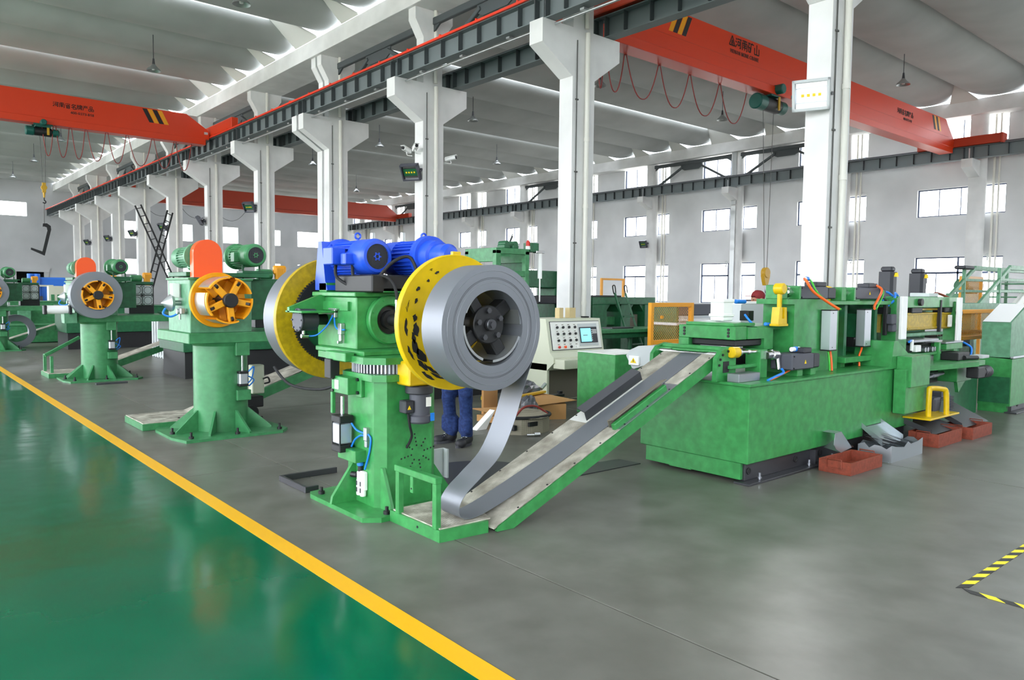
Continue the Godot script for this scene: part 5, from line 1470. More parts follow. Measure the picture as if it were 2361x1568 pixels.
func press_unit():
	var o := thing("press", Vector3(10.3, 0, -4.2), "green press with yellow beam, white guide strips and two upright dark servo motors", "machine")
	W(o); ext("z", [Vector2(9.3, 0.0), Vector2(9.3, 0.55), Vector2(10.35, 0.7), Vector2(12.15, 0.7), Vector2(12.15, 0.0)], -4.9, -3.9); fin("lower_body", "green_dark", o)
	W(o); ext("y", [Vector2(8.95, -3.6), Vector2(10.63, -3.4), Vector2(10.63, -3.45), Vector2(11.0, -3.45), Vector2(11.1, -4.6), Vector2(8.95, -4.6)], 0.79, 0.85); fin("deck_plate", "green", o)
	W(o); bx(10.55, 0.57, -4.1, 11.05, 0.78, -3.62, 0.006); ext("z", [Vector2(10.62, 0.57), Vector2(10.9, 0.57), Vector2(10.68, 0.43)], -3.68, -3.64); fin("gear_case", "green", o)
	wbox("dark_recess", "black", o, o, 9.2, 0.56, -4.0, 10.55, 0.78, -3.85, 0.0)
	W(o); cyl(Vector3(9.4, 0.66, -3.7), Vector3(10.3, 0.7, -3.7), 0.022, -1, 12); cyl(Vector3(9.95, 0.69, -3.7), Vector3(10.12, 0.695, -3.7), 0.035, -1, 12); fin("transmission_shaft", "steel", o)
	W(o); cyl(Vector3(10.75, 0.7, -3.45), Vector3(11.1, 0.7, -3.45), 0.07, -1, 20, 0.01); bx(10.55, 0.64, -3.52, 10.8, 0.78, -3.38, 0.01); fin("chain_motor", "black", o)
	W(o); for k in 6: ring(Vector3(10.86 + 0.04 * k, 0.7, -3.45), Vector3(10.875 + 0.04 * k, 0.7, -3.45), 0.06, 0.08, 20, 0.002)
	fin("motor_fins", "steel_dark", o)
	# grey motor on its yellow cradle below the deck
	W(o); bx(9.55, 0.27, -3.75, 10.1, 0.46, -3.5, 0.02); var gm := fin("vacuum_pump", "charcoal", o)
	W(o); for k in 9: bx(9.7, 0.28 + 0.02 * k, -3.5, 10.1, 0.288 + 0.02 * k, -3.485, 0.0)
	fin("pump_fins", "charcoal_dark", gm).set_meta("kind", "stuff")
	wbox("pump_box", "charcoal", gm, o, 9.75, 0.45, -3.7, 10.0, 0.52, -3.5, 0.008)
	W(o); bx(9.9, 0.46, -3.498, 9.96, 0.5, -3.494, 0.0); fin("label_plate", "paper", gm)
	W(o); bx(8.9, 0.285, -3.6, 9.75, 0.305, -3.3, 0.004); tube([Vector3(9.1, 0.3, -3.4), Vector3(9.1, 0.58, -3.4), Vector3(9.14, 0.62, -3.4), Vector3(9.36, 0.6, -3.36), Vector3(9.42, 0.56, -3.34), Vector3(9.43, 0.3, -3.33)], 0.03, 10, 5); fin("pump_cradle", "yellow", o)
	W(o); ext("z", [Vector2(9.58, 0.3), Vector2(9.72, 0.3), Vector2(9.68, 0.42), Vector2(9.63, 0.44)], -3.46, -3.42); fin("scrap_bag", "tin", o)
	for c in [[8.95, 9.75, 0.24, 0.12], [9.85, 10.7, 0.3, 0.1]]:
		W(o); quad(Vector3(c[0], c[2], -3.7), Vector3(c[1], c[2], -3.7), Vector3(c[1] + 0.05, c[3], -3.3), Vector3(c[0], c[3], -3.3), Vector3(0, 0.8, 0.5)); quad(Vector3(c[0], c[2], -3.7), Vector3(c[0], c[3], -3.3), Vector3(c[0], c[3] + 0.06, -3.3), Vector3(c[0], c[2] + 0.06, -3.7), Vector3.LEFT); fin("scrap_chute", "steel_dark", o)
	# press frame
	W(o); bx(9.42, 1.52, -4.4, 11.35, 1.66, -3.92, 0.008); ext("z", [Vector2(9.42, 1.52), Vector2(9.62, 1.52), Vector2(9.55, 1.42), Vector2(9.42, 1.42)], -4.35, -3.95); fin("crown", "green", o)
	W(o); bx(9.3, 0.85, -4.05, 9.62, 1.64, -3.88, 0.006); fin("near_post", "green", o)
	W(o); bx(11.2, 0.85, -4.05, 11.34, 1.6, -3.9, 0.006); fin("far_post", "green", o)
	W(o); bx(9.0, 0.85, -4.45, 9.1, 1.64, -4.35, 0.006); bx(9.05, 1.5, -4.45, 9.5, 1.64, -4.2, 0.006); fin("rear_post", "green", o)
	for w in [[9.28, 9.42, 1.15, 1.66, -3.84], [11.1, 11.22, 1.0, 1.655, -3.86]]:
		wbox("light_curtain", "white", o, o, w[0], w[2], w[4], w[1], w[3], w[4] + 0.04, 0.006)
	W(o); bx(9.8, 1.235, -4.12, 11.4, 1.445, -3.96, 0.008); bx(9.8, 1.43, -4.12, 11.25, 1.455, -3.95, 0.004); bx(9.8, 1.25, -4.12, 11.25, 1.27, -3.945, 0.004); fin("press_beam", "yellow_worn", o)
	W(o); ext("y", [Vector2(9.08, -4.4), Vector2(9.4, -4.4), Vector2(9.55, -4.1), Vector2(9.3, -4.06)], 1.22, 1.44); fin("rear_beam", "yellow_worn", o)
	W(o); bx(9.65, 1.49, -4.14, 9.95, 1.52, -4.0, 0.003); bx(10.2, 1.485, -4.14, 10.95, 1.51, -4.0, 0.003); fin("beam_cap", "yellow", o)
	for x in [9.1, 10.72]: wbox("guide_rod", "black", o, o, x, 1.2, -3.95, x + 0.045, 1.62, -3.91)
	for x in [[9.9, 10.22], [10.95, 11.25], [9.12, 9.3]]: wbox("guide_bush", "black", o, o, x[0], 1.45, -4.1, x[1], 1.53, -3.94, 0.01)
	W(o); cyl(Vector3(10.05, 1.59, -3.92), Vector3(10.05, 1.59, -3.88), 0.045, -1, 16); fin("crown_sensor", "black", o)
	W(o); bx(9.8, 1.16, -4.1, 10.95, 1.2, -3.95, 0.004); fin("lower_beam", "green_pale", o)
	W(o); bx(9.12, 1.33, -3.92, 9.25, 1.45, -3.85, 0.01); bx(9.16, 1.24, -3.92, 9.26, 1.33, -3.85, 0.01); fin("limit_switch", "charcoal", o)
	W(o); bx(11.02, 1.26, -3.93, 11.1, 1.42, -3.9, 0.003); for y in [1.28, 1.4]: bolt(Vector3(11.06, y, -3.9), Vector3.BACK, 0.012, 0.006)
	fin("switch_plate", "panel_white", o)
	for y in [1.26, 1.42]: wbox("roller_switch", "black", o, o, 11.2, y, -3.9, 11.3, y + 0.05, -3.84, 0.006)
	# feed table with rollers
	W(o); bx(9.65, 1.1, -4.2, 10.4, 1.13, -3.8, 0.003); bx(10.5, 1.06, -4.0, 11.1, 1.08, -3.75, 0.003); fin("exit_tray", "steel", o)
	W(o); bx(9.9, 0.95, -4.2, 10.6, 1.06, -3.95, 0.01); fin("roller_bed", "black", o)
	for x in [10.0, 10.08, 10.22, 10.3]:
		W(o); cyl(Vector3(x, 1.0, -3.95), Vector3(x, 1.0, -3.8), 0.03, -1, 14); fin("roller", "steel", o)
	W(o); bx(9.6, 0.93, -4.1, 10.5, 0.96, -3.8, 0.003); bx(10.36, 0.85, -3.84, 10.42, 1.08, -3.78, 0.003); ext("z", [Vector2(10.42, 0.86), Vector2(10.5, 0.86), Vector2(10.42, 0.95)], -3.84, -3.82); bx(10.55, 0.98, -3.95, 11.1, 1.06, -3.76, 0.004); fin("roller_frame", "green", o)
	W(o); bx(10.5, 0.85, -3.85, 10.9, 0.95, -3.6, 0.01); cyl(Vector3(10.7, 0.88, -3.6), Vector3(11.0, 0.87, -3.55), 0.03, -1, 12); fin("gear_box", "black", o)
	W(o); bx(9.6, 0.85, -3.95, 9.75, 0.95, -3.8, 0.01); bx(9.85, 0.85, -3.95, 10.1, 0.93, -3.8, 0.01); fin("valve_block", "steel_dark", o)
	W(o); bx(11.05, 0.86, -3.65, 11.3, 0.9, -3.5, 0.004); fin("junction_box", "greybox", o)
	W(o); bx(9.46, 1.0, -3.75, 9.6, 1.08, -3.7, 0.004); cyl(Vector3(9.38, 1.02, -3.72), Vector3(9.38, 1.15, -3.72), 0.02, -1, 10); fin("sensor_stand", "white", o)
	for h in [[Vector3(9.1, 1.66, -4.1), Vector3(9.15, 1.71, -4.05), Vector3(9.3, 1.71, -4.0), Vector3(9.36, 1.66, -3.95)], [Vector3(9.2, 1.56, -3.95), Vector3(9.3, 1.6, -3.92), Vector3(9.35, 1.68, -3.92), Vector3(9.42, 1.7, -3.95), Vector3(9.5, 1.66, -3.95)], [Vector3(9.15, 1.68, -4.0), Vector3(9.1, 1.6, -3.95), Vector3(9.18, 1.55, -3.92)], [Vector3(11.25, 1.05, -3.8), Vector3(11.36, 0.98, -3.74), Vector3(11.3, 0.88, -3.72), Vector3(11.2, 0.86, -3.7)], [Vector3(9.25, 1.13, -3.7), Vector3(9.35, 1.14, -3.72), Vector3(9.42, 1.12, -3.74)]]:
		cable(o, "air_hose", "hose_blue", h, 0.014)
	W(o); cyl(Vector3(9.05, 1.68, -4.15), Vector3(9.25, 1.67, -4.1), 0.03, -1, 14); fin("air_cylinder", "galv", o)
	cable(o, "copper_hose", "tray", [Vector3(10.95, 1.69, -4.1), Vector3(11.1, 1.71, -4.1), Vector3(11.3, 1.66, -4.05), Vector3(11.38, 1.6, -4.0)], 0.018)
	wbox("roof_box", "greybox", o, o, 10.7, 1.66, -4.3, 11.0, 1.71, -4.05, 0.006)
	# two upright servo motors
	for v in [[10.66, 10.84, 1.7, 2.06, -4.62], [11.66, 11.85, 1.7, 2.06, -4.62]]:
		W(o); ext("y", [Vector2(v[0], v[4] - 0.07), Vector2(v[0] + 0.04, v[4] - 0.1), Vector2(v[1] - 0.04, v[4] - 0.1), Vector2(v[1], v[4] - 0.07), Vector2(v[1], v[4] + 0.07), Vector2(v[1] - 0.04, v[4] + 0.1), Vector2(v[0] + 0.04, v[4] + 0.1), Vector2(v[0], v[4] + 0.07)], 1.55, 2.0)
		bx(v[0] + 0.03, 2.0, v[4] - 0.08, v[1] - 0.03, 2.07, v[4] + 0.08, 0.02)
		var sv := fin("upright_servo", "charcoal_dark", o)
		W(o); ext("z", [Vector2(v[1] - 0.13, 1.93), Vector2(v[1] - 0.07, 1.93), Vector2(v[1] - 0.1, 1.985)], v[4] + 0.1, v[4] + 0.14); fin("warning_mark", "warn", sv)
		wbox("motor_flange", "green_dark", sv, o, v[0] - 0.05, 1.52, v[4] - 0.2, v[1] + 0.05, 1.57, v[4] + 0.2)
	wbox("connector_box", "charcoal_dark", o, o, 11.86, 1.85, -4.68, 11.95, 2.0, -4.56, 0.01)
	cable(o, "air_hose", "hose_blue", [Vector3(11.97, 1.88, -4.68), Vector3(11.95, 1.78, -4.6), Vector3(11.98, 1.7, -4.6)], 0.012)
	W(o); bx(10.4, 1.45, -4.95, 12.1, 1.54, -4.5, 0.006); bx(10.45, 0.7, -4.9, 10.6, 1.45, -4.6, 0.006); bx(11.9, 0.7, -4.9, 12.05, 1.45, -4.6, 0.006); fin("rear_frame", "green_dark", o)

func mesh_panel(o: Node3D, x0: float, y0: float, x1: float, y1: float, z: float, m: String, w: float, step: float):
	# welded mesh guard in a frame, in hall coordinates, in the plane z
	W(o)
	bx(x0, y0, z - w / 2, x0 + w, y1, z + w / 2); bx(x1 - w, y0, z - w / 2, x1, y1, z + w / 2); bx(x0 + w, y0, z - w / 2, x1 - w, y0 + w, z + w / 2); bx(x0 + w, y1 - w, z - w / 2, x1 - w, y1, z + w / 2)
	fin("guard_frame", m, o)
	W(o)
	var lo := Vector2(x0 + w, y0 + w)
	var hi := Vector2(x1 - w, y1 - w)
	var n := int((hi.x - lo.x + hi.y - lo.y) / step)
	for k in n:
		var c := k * step
		for dirn in 2:
			# diagonal wires clipped to the frame
			var ax := maxf(0.0, c - (hi.y - lo.y))
			var bx_ := minf(c, hi.x - lo.x)
			if bx_ - ax < 0.01: continue
			var pa := Vector3(lo.x + ax, lo.y + (c - ax), z)
			var pb := Vector3(lo.x + bx_, lo.y + (c - bx_), z)
			if dirn == 1:
				pa = Vector3(lo.x + ax, hi.y - (c - ax), z)
				pb = Vector3(lo.x + bx_, hi.y - (c - bx_), z)
			bar(pa, pb, 0.004, 0.004, Vector3.BACK)
	fin("wire_mesh", "steel_dark" if m == "black" else m, o).set_meta("kind", "stuff")

func stacker_unit():
	var o := thing("stacking_machine", Vector3(14.0, 0, -4.2), "green tail machine at the picture edge with sloped panels and grey base rail", "machine")
	W(o); ext("x", [Vector2(-3.97, 0.1), Vector2(-3.97, 0.8), Vector2(-3.55, 0.78), Vector2(-3.55, 0.1)], 12.4, 17.5); ext("x", [Vector2(-3.97, 0.0), Vector2(-3.97, 0.12), Vector2(-3.6, 0.12), Vector2(-3.6, 0.0)], 12.42, 12.5); fin("base_body", "green", o)
	W(o); bx(12.5, 0.02, -3.62, 17.5, 0.16, -3.56, 0.004); bx(12.4, 0, -3.62, 17.5, 0.02, -3.46, 0.003); fin("base_rail", "steel_dark", o)
	W(o); ring(Vector3(12.75, 0.1, -3.56), Vector3(12.75, 0.1, -3.552), 0.018, 0.03, 18, 0.002); fin("lifting_hole", "black", o)
	W(o); ext("z", [Vector2(12.38, 0.52), Vector2(12.44, 0.3), Vector2(12.4, 0.14), Vector2(12.38, 0.14)], -3.96, -3.56); fin("side_cover", "green_dark", o)
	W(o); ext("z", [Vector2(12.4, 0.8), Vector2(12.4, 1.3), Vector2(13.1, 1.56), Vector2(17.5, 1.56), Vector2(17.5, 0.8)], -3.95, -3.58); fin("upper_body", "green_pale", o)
	W(o); quad(Vector3(12.41, 1.31, -3.95), Vector3(13.1, 1.57, -3.95), Vector3(13.1, 1.57, -3.6), Vector3(12.41, 1.31, -3.6), Vector3(-0.4, 0.9, 0)); fin("slope_plate", "white", o)
	wbox("trim_strip", "alu", o, o, 12.39, 0.79, -3.57, 17.5, 0.82, -3.53)
	W(o); bx(11.6, 1.4, -5.2, 16.5, 1.56, -4.7, 0.008); bx(12.0, 0.0, -5.3, 12.2, 1.4, -4.9, 0.006); bx(14.8, 0.0, -5.3, 15.0, 1.4, -4.9, 0.006); bx(12.0, 0.4, -5.2, 15.0, 0.8, -4.9, 0.006); fin("rear_frame", "green_pale", o)
	W(o); bx(12.2, 0.8, -5.0, 14.9, 1.05, -4.95, 0.0); bx(12.6, 0.9, -4.9, 13.9, 1.0, -4.6, 0.01); fin("chain_bed", "black", o)
	W(o); for k in 22: cyl(Vector3(12.4 + 0.1 * k, 1.08, -4.85), Vector3(12.4 + 0.1 * k, 1.08, -4.55), 0.022, -1, 8)
	fin("roller_row", "mud", o).set_meta("kind", "stuff")
	wbox("roller_rail", "green_pale", o, o, 12.3, 1.0, -4.52, 14.6, 1.06, -4.48)
	var g := thing("mesh_guard", Vector3(13.0, 0, -4.35), "yellow framed mesh guard window in front of the stacker rollers", "guard")
	mesh_panel(g, 12.62, 1.0, 14.7, 1.47, -4.35, "amber", 0.06, 0.05)
	W(g); bx(12.62, 0.0, -4.38, 12.68, 1.0, -4.32); bx(14.64, 0.0, -4.38, 14.7, 1.0, -4.32); fin("guard_leg", "green_pale", g)
	var g2 := thing("mesh_guard", Vector3(17.5, 0, -6.2), "tall amber framed wire mesh screen standing behind the green stair rails", "guard")
	mesh_panel(g2, 17.0, 0.9, 18.2, 2.1, -5.85, "amber", 0.06, 0.05)
	W(g2); bx(17.0, 0, -5.88, 17.06, 0.9, -5.82); bx(18.14, 0, -5.88, 18.2, 0.9, -5.82); fin("guard_leg", "amber", g2)
	var s := thing("stair", Vector3(16.5, 0, -5.2), "pale green tube railed stair climbing beside the stacker at the picture edge", "stair")
	for z in [-5.5, -4.9]:
		W(s); bar(Vector3(15.05, 1.5, z), Vector3(16.7, 2.24, z), 0.05, 0.07); bar(Vector3(16.7, 2.24, z), Vector3(20.0, 2.26, z), 0.05, 0.09); fin("handrail", "green_pale", s)
		W(s); bar(Vector3(15.7, 1.78, z), Vector3(20.0, 1.8, z), 0.04, 0.05); bar(Vector3(16.2, 2.0, z), Vector3(20.0, 2.02, z), 0.04, 0.05); fin("mid_rail", "green_pale", s)
		W(s); bar(Vector3(16.15, 0.0, z), Vector3(16.15, 2.22, z), 0.06, 0.06); bar(Vector3(18.6, 0.0, z), Vector3(18.6, 2.22, z), 0.06, 0.06); fin("stair_post", "green_pale", s)
	W(s); bar(Vector3(16.9, 1.4, -4.9), Vector3(18.6, 2.1, -4.9), 0.1, 0.16); fin("stringer", "panel_white", s)
	for k in 5:
		W(s); bx(16.9 + 0.34 * k, 1.38 + 0.14 * k, -5.5, 17.2 + 0.34 * k, 1.41 + 0.14 * k, -4.95); fin("tread", "green_pale", s)
	W(s); bx(15.9, 2.2, -5.6, 16.4, 2.27, -5.4, 0.02); fin("rail_cap", "charcoal_dark", s)
	var dm := thing("geared_motor", Vector3(19.6, 0, -6.5), "dark geared motor on a tall green stand behind the stair rails", "machine")
	W(dm); cyl(Vector3(18.9, 1.93, -6.5), Vector3(19.9, 1.93, -6.5), 0.16, -1, 20, 0.03); bx(19.2, 1.75, -6.65, 19.6, 2.0, -6.35, 0.03); fin("motor_body", "green_dark", dm)
	W(dm); bx(18.6, 0.0, -6.7, 20.2, 1.75, -6.3, 0.01); fin("stand", "green_pale", dm)

# ---------------------------------------------------------------- the lines behind
func lp(called: String, m: String, parent: Node, x0: float, y0: float, z0: float, x1: float, y1: float, z1: float, bev := 0.005) -> MeshInstance3D:
	mb()
	bx(x0, y0, z0, x1, y1, z1, bev)
	return fin(called, m, parent)

func make_round_decoiler(at: Vector3, label: String) -> Node3D:
	var o := thing("round_decoiler", at, label, "decoiler", "green decoilers on round pedestals")
	mb(); ext("y", [Vector2(-0.5, -0.68), Vector2(0.62, -0.68), Vector2(0.62, 0.45), Vector2(0.5, 0.6), Vector2(-0.58, 0.6), Vector2(-0.65, 0.3), Vector2(-0.65, -0.3)], 0.0, 0.03); fin("base_plate", "green_old", o)
	mb(); rev(Vector3(0, 0.03, 0), Vector3.UP, [Vector2(0, 0.3), Vector2(0.98, 0.3), Vector2(1.03, 0.34), Vector2(1.05, 0.34)], 40); fin("pedestal", "green_old", o)
	for k in 8:
		var q := TAU * (k + 0.3) / 8
		mb(xf(0, 0, 0, rad_to_deg(q)))
		ext("z", [Vector2(0.29, 0.03), Vector2(0.57, 0.03), Vector2(0.57, 0.05), Vector2(0.31, 0.27), Vector2(0.29, 0.27)], -0.012, 0.012)
		fin("gusset", "green_old", o)
	for p in [[-0.5, 0.5], [-0.58, 0.1], [0.5, 0.5], [0.53, -0.1], [0.0, 0.52], [-0.3, -0.6]]:
		mb(); cyl(Vector3(p[0], 0.03, p[1]), Vector3(p[0], 0.1, p[1]), 0.014, -1, 8); cyl(Vector3(p[0], 0.03, p[1]), Vector3(p[0], 0.055, p[1]), 0.028, -1, 6); fin("anchor_bolt", "black", o)
	lp("table", "green_old", o, -0.46, 1.05, -0.85, 1.35, 1.17, 0.34, 0.008)
	lp("gear_case", "green_pale", o, -0.44, 1.17, -0.45, 0.25, 1.77, 0.33, 0.008)
	lp("case_lid", "green_old", o, -0.46, 1.76, -0.47, 0.26, 1.785, 0.35)
	# belt guard and motors on top
	for g in [[-0.42, -0.12, 0.4, 0.3]]:
		var pl := []
		for k in 13: pl.append(Vector2(-0.26 + 0.155 * cos(PI * k / 12.0), 2.05 + 0.155 * sin(PI * k / 12.0)))
		pl.append(Vector2(-0.415, 1.79)); pl.append(Vector2(-0.105, 1.79))
		mb(); ext("z", pl, 0.28, 0.4); fin("belt_guard", "orange", o)
	var a := motor(o, Vector3(-0.33, 2.02, -0.05), -1.0, 0.12, 0.55, "green_pale")
	a.set_meta("label", "pale green finned motor")
	lp("motor_gear", "green_pale", o, -0.4, 1.86, 0.1, -0.2, 2.16, 0.26, 0.03)
	lp("motor_plate", "green_dark", o, -0.45, 1.8, -0.4, 0.5, 1.85, 0.25)
	var b := motor(o, Vector3(0.33, 2.06, -0.02), 1.0, 0.135, 0.6, "green_old")
	b.set_meta("label", "green motor with round fan grille")
	mb(); bx(0.15, 1.98, -0.05, 0.22, 2.1, 0.07, 0.008); fin("terminal_box", "green_old", b)
	mb(); for x in [0.24, 0.44]: cyl(Vector3(x, 1.78, 0.1), Vector3(x, 1.95, 0.1), 0.014, -1, 8)
	bx(0.2, 1.85, 0.0, 0.56, 1.88, 0.2); fin("motor_foot", "green_dark", o)
	lp("swing_frame", "green_dark", o, 0.25, 1.3, -0.4, 0.62, 1.78, 0.1)
	# mandrel towards the camera
	var c := Vector3(-0.16, 1.54, 0.36)
	mb(); rev(c, Vector3.BACK, [Vector2(0.0, 0.0), Vector2(0.0, 0.3), Vector2(0.03, 0.31), Vector2(0.055, 0.3), Vector2(0.04, 0.26), Vector2(0.04, 0.0)], 64); var f := fin("mandrel_flange", "amber", o)
	for k in 5:
		var q := TAU * (k + 0.15) / 5
		mb(); rev(c, Vector3.BACK, [Vector2(0.05, 0.235), Vector2(0.05, 0.252), Vector2(0.42, 0.252), Vector2(0.42, 0.235), Vector2(0.05, 0.235)], 14, q - 0.52, q + 0.52); fin("mandrel_shell", "amber", o)
		mb(); rev(c, Vector3.BACK, [Vector2(0.06, 0.253), Vector2(0.06, 0.258), Vector2(0.37, 0.258), Vector2(0.37, 0.253)], 14, q - 0.5, q + 0.5); fin("wear_plate", "galv", o)
		for zz in [0.12, 0.38]:
			mb(); var e := Vector3(cos(-q), sin(-q), 0)
			bar(c + Vector3(0, 0, zz) + e * 0.06, c + Vector3(0, 0, zz) + e * 0.235, 0.07, 0.05, Vector3.BACK); fin("expander_arm", "amber", o)
		mb(); var e2 := Vector3(cos(-q), sin(-q), 0); bar(c + Vector3(0, 0, 0.38) + e2 * 0.17, c + Vector3(0, 0, 0.42) + e2 * 0.22, 0.03, 0.03, Vector3.BACK); fin("pivot_pin", "black", o)
	mb(); cyl(c, c + Vector3(0, 0, 0.4), 0.06, -1, 20); cyl(c + Vector3(0, 0, 0.38), c + Vector3(0, 0, 0.46), 0.078, -1, 24, 0.008); fin("mandrel_hub", "black", o)
	# brake dome and valve at the left
	mb(); rev(Vector3(-0.52, 1.5, 0.0), Vector3.LEFT, [Vector2(0, 0.09), Vector2(0.03, 0.1), Vector2(0.05, 0.08), Vector2(0.1, 0.03), Vector2(0.13, 0.0)], 24); cyl(Vector3(-0.44, 1.5, 0), Vector3(-0.54, 1.5, 0), 0.03, -1, 10); fin("brake_dome", "galv", o)
	lp("brake_box", "white", o, -0.54, 1.56, -0.05, -0.46, 1.72, 0.05)
	mb(); tube([Vector3(-0.6, 1.44, 0.0), Vector3(-0.63, 1.38, 0.02), Vector3(-0.55, 1.35, 0.05), Vector3(-0.45, 1.42, 0.1)], 0.012, 6); fin("air_hose", "hose_blue", o)
	mb(); cyl(Vector3(-0.44, 1.41, 0.2), Vector3(-0.54, 1.41, 0.2), 0.03, -1, 12); bx(-0.52, 1.38, 0.16, -0.47, 1.45, 0.27, 0.008); cyl(Vector3(-0.5, 1.32, 0.18), Vector3(-0.5, 1.4, 0.18), 0.012, -1, 8); fin("air_valve", "galv", o)
	# lock pin cylinder on the right
	lp("pin_bracket", "green_old", o, 0.06, 0.9, 0.2, 0.22, 1.05, 0.34)
	mb(); cyl(Vector3(0.14, 0.7, 0.31), Vector3(0.14, 0.92, 0.31), 0.014, -1, 10); fin("piston_rod", "chrome", o)
	mb(); bx(0.09, 0.56, 0.26, 0.19, 0.7, 0.36, 0.012); var cy := fin("air_cylinder", "alu", o)
	for y in [0.545, 0.69]:
		mb(); bx(0.085, y, 0.255, 0.195, y + 0.03, 0.365, 0.006); fin("end_cap", "black", cy)
	lp("cylinder_foot", "green_old", o, 0.07, 0.38, 0.24, 0.23, 0.5, 0.34)
	mb(); tube([Vector3(0.2, 0.7, 0.32), Vector3(0.28, 0.76, 0.3), Vector3(0.26, 0.62, 0.28), Vector3(0.2, 0.57, 0.3)], 0.008, 6); tube([Vector3(0.2, 0.66, 0.3), Vector3(0.3, 0.6, 0.25), Vector3(0.22, 0.54, 0.3)], 0.008, 6, 5); fin("air_hose", "hose_blue", o).set_meta("kind", "stuff")
	# straightener head with four square air cylinders
	lp("head_frame", "black", o, 0.66, 1.17, -0.95, 1.12, 1.74, -0.6)
	for i in 2:
		for j in 2:
			var x := 0.69 + 0.2 * i
			var y := 1.34 + 0.2 * j
			mb(); bx(x, y, -0.62, x + 0.185, y + 0.185, -0.5, 0.012); var sq := fin("square_cylinder", "greybox", o)
			mb(); ring(Vector3(x + 0.092, y + 0.092, -0.502), Vector3(x + 0.092, y + 0.092, -0.494), 0.066, 0.074, 28, 0.002); fin("bore_ring", "charcoal_dark", sq)
			for p in [[0.02, 0.02], [0.165, 0.02], [0.02, 0.165], [0.165, 0.165]]:
				mb(); bolt(Vector3(x + p[0], y + p[1], -0.501), Vector3.BACK, 0.012, 0.01); fin("bolt", "black", sq)
	lp("head_top", "green_dark", o, 0.62, 1.74, -0.95, 1.1, 1.8, -0.55)
	mb(); cyl(Vector3(0.72, 1.86, -0.7), Vector3(0.92, 1.86, -0.7), 0.07, -1, 16, 0.01); fin("head_motor", "green_old", o)
	mb(); bx(0.95, 1.68, -0.68, 1.06, 1.95, -0.6, 0.01); bx(0.93, 1.86, -0.7, 1.1, 1.98, -0.62, 0.02); fin("lever", "amber", o)
	# chequer plate ramp behind
	mb(); bx(-0.75, 0, -1.25, -0.05, 0.08, -0.45, 0.004); fin("ramp_platform", "green_old", o)
	mb(); bx(-0.74, 0.08, -1.24, -0.05, 0.09, -0.46, 0.0); quad(Vector3(-0.05, 0.09, -1.24), Vector3(2.75, 1.05, -1.24), Vector3(2.75, 1.05, -0.7), Vector3(-0.05, 0.09, -0.7), Vector3(-0.3, 0.95, 0)); fin("ramp_tread", "tread", o)
	mb(); ext("z", [Vector2(-0.05, 0.0), Vector2(0.1, 0.0), Vector2(2.8, 0.93), Vector2(2.8, 1.05), Vector2(-0.05, 0.085)], -0.7, -0.66); fin("ramp_side", "green_old", o)
	return o

func line_bed(called: String, x0: float, x1: float, z0: float, z1: float, y0: float, y1: float, label: String, m := "green_dark") -> Node3D:
	var o := thing(called, Vector3((x0 + x1) / 2, 0, (z0 + z1) / 2), label, "machine")
	wbox("bed", m, o, o, x0, y0, z0, x1, y1, z1, 0.008)
	wbox("foot_rail", "black", o, o, x0 + 0.05, 0.0, z0 - 0.08 * signf(z0 - z1), x1 - 0.05, y0, z1 + 0.08 * signf(z0 - z1), 0.0)
	wbox("bed_top", m, o, o, x0 - 0.02, y1, z0 + 0.02, x1 + 0.02, y1 + 0.03, z1 - 0.02)
	return o

func coil_thing(c: Vector3, ro: float, ri: float, w: float, label: String, m := "steel_coil") -> Node3D:
	var o := thing("steel_coil", c, label, "coil")
	mb(); rev(Vector3(0, 0, -w * 0.5), Vector3.BACK, [Vector2(0, ri), Vector2(0, ro), Vector2(w, ro), Vector2(w + 0.002, (ro + ri) * 0.5), Vector2(w, ri), Vector2(0, ri)], 72); fin("coil_windings", m, o)
	return o

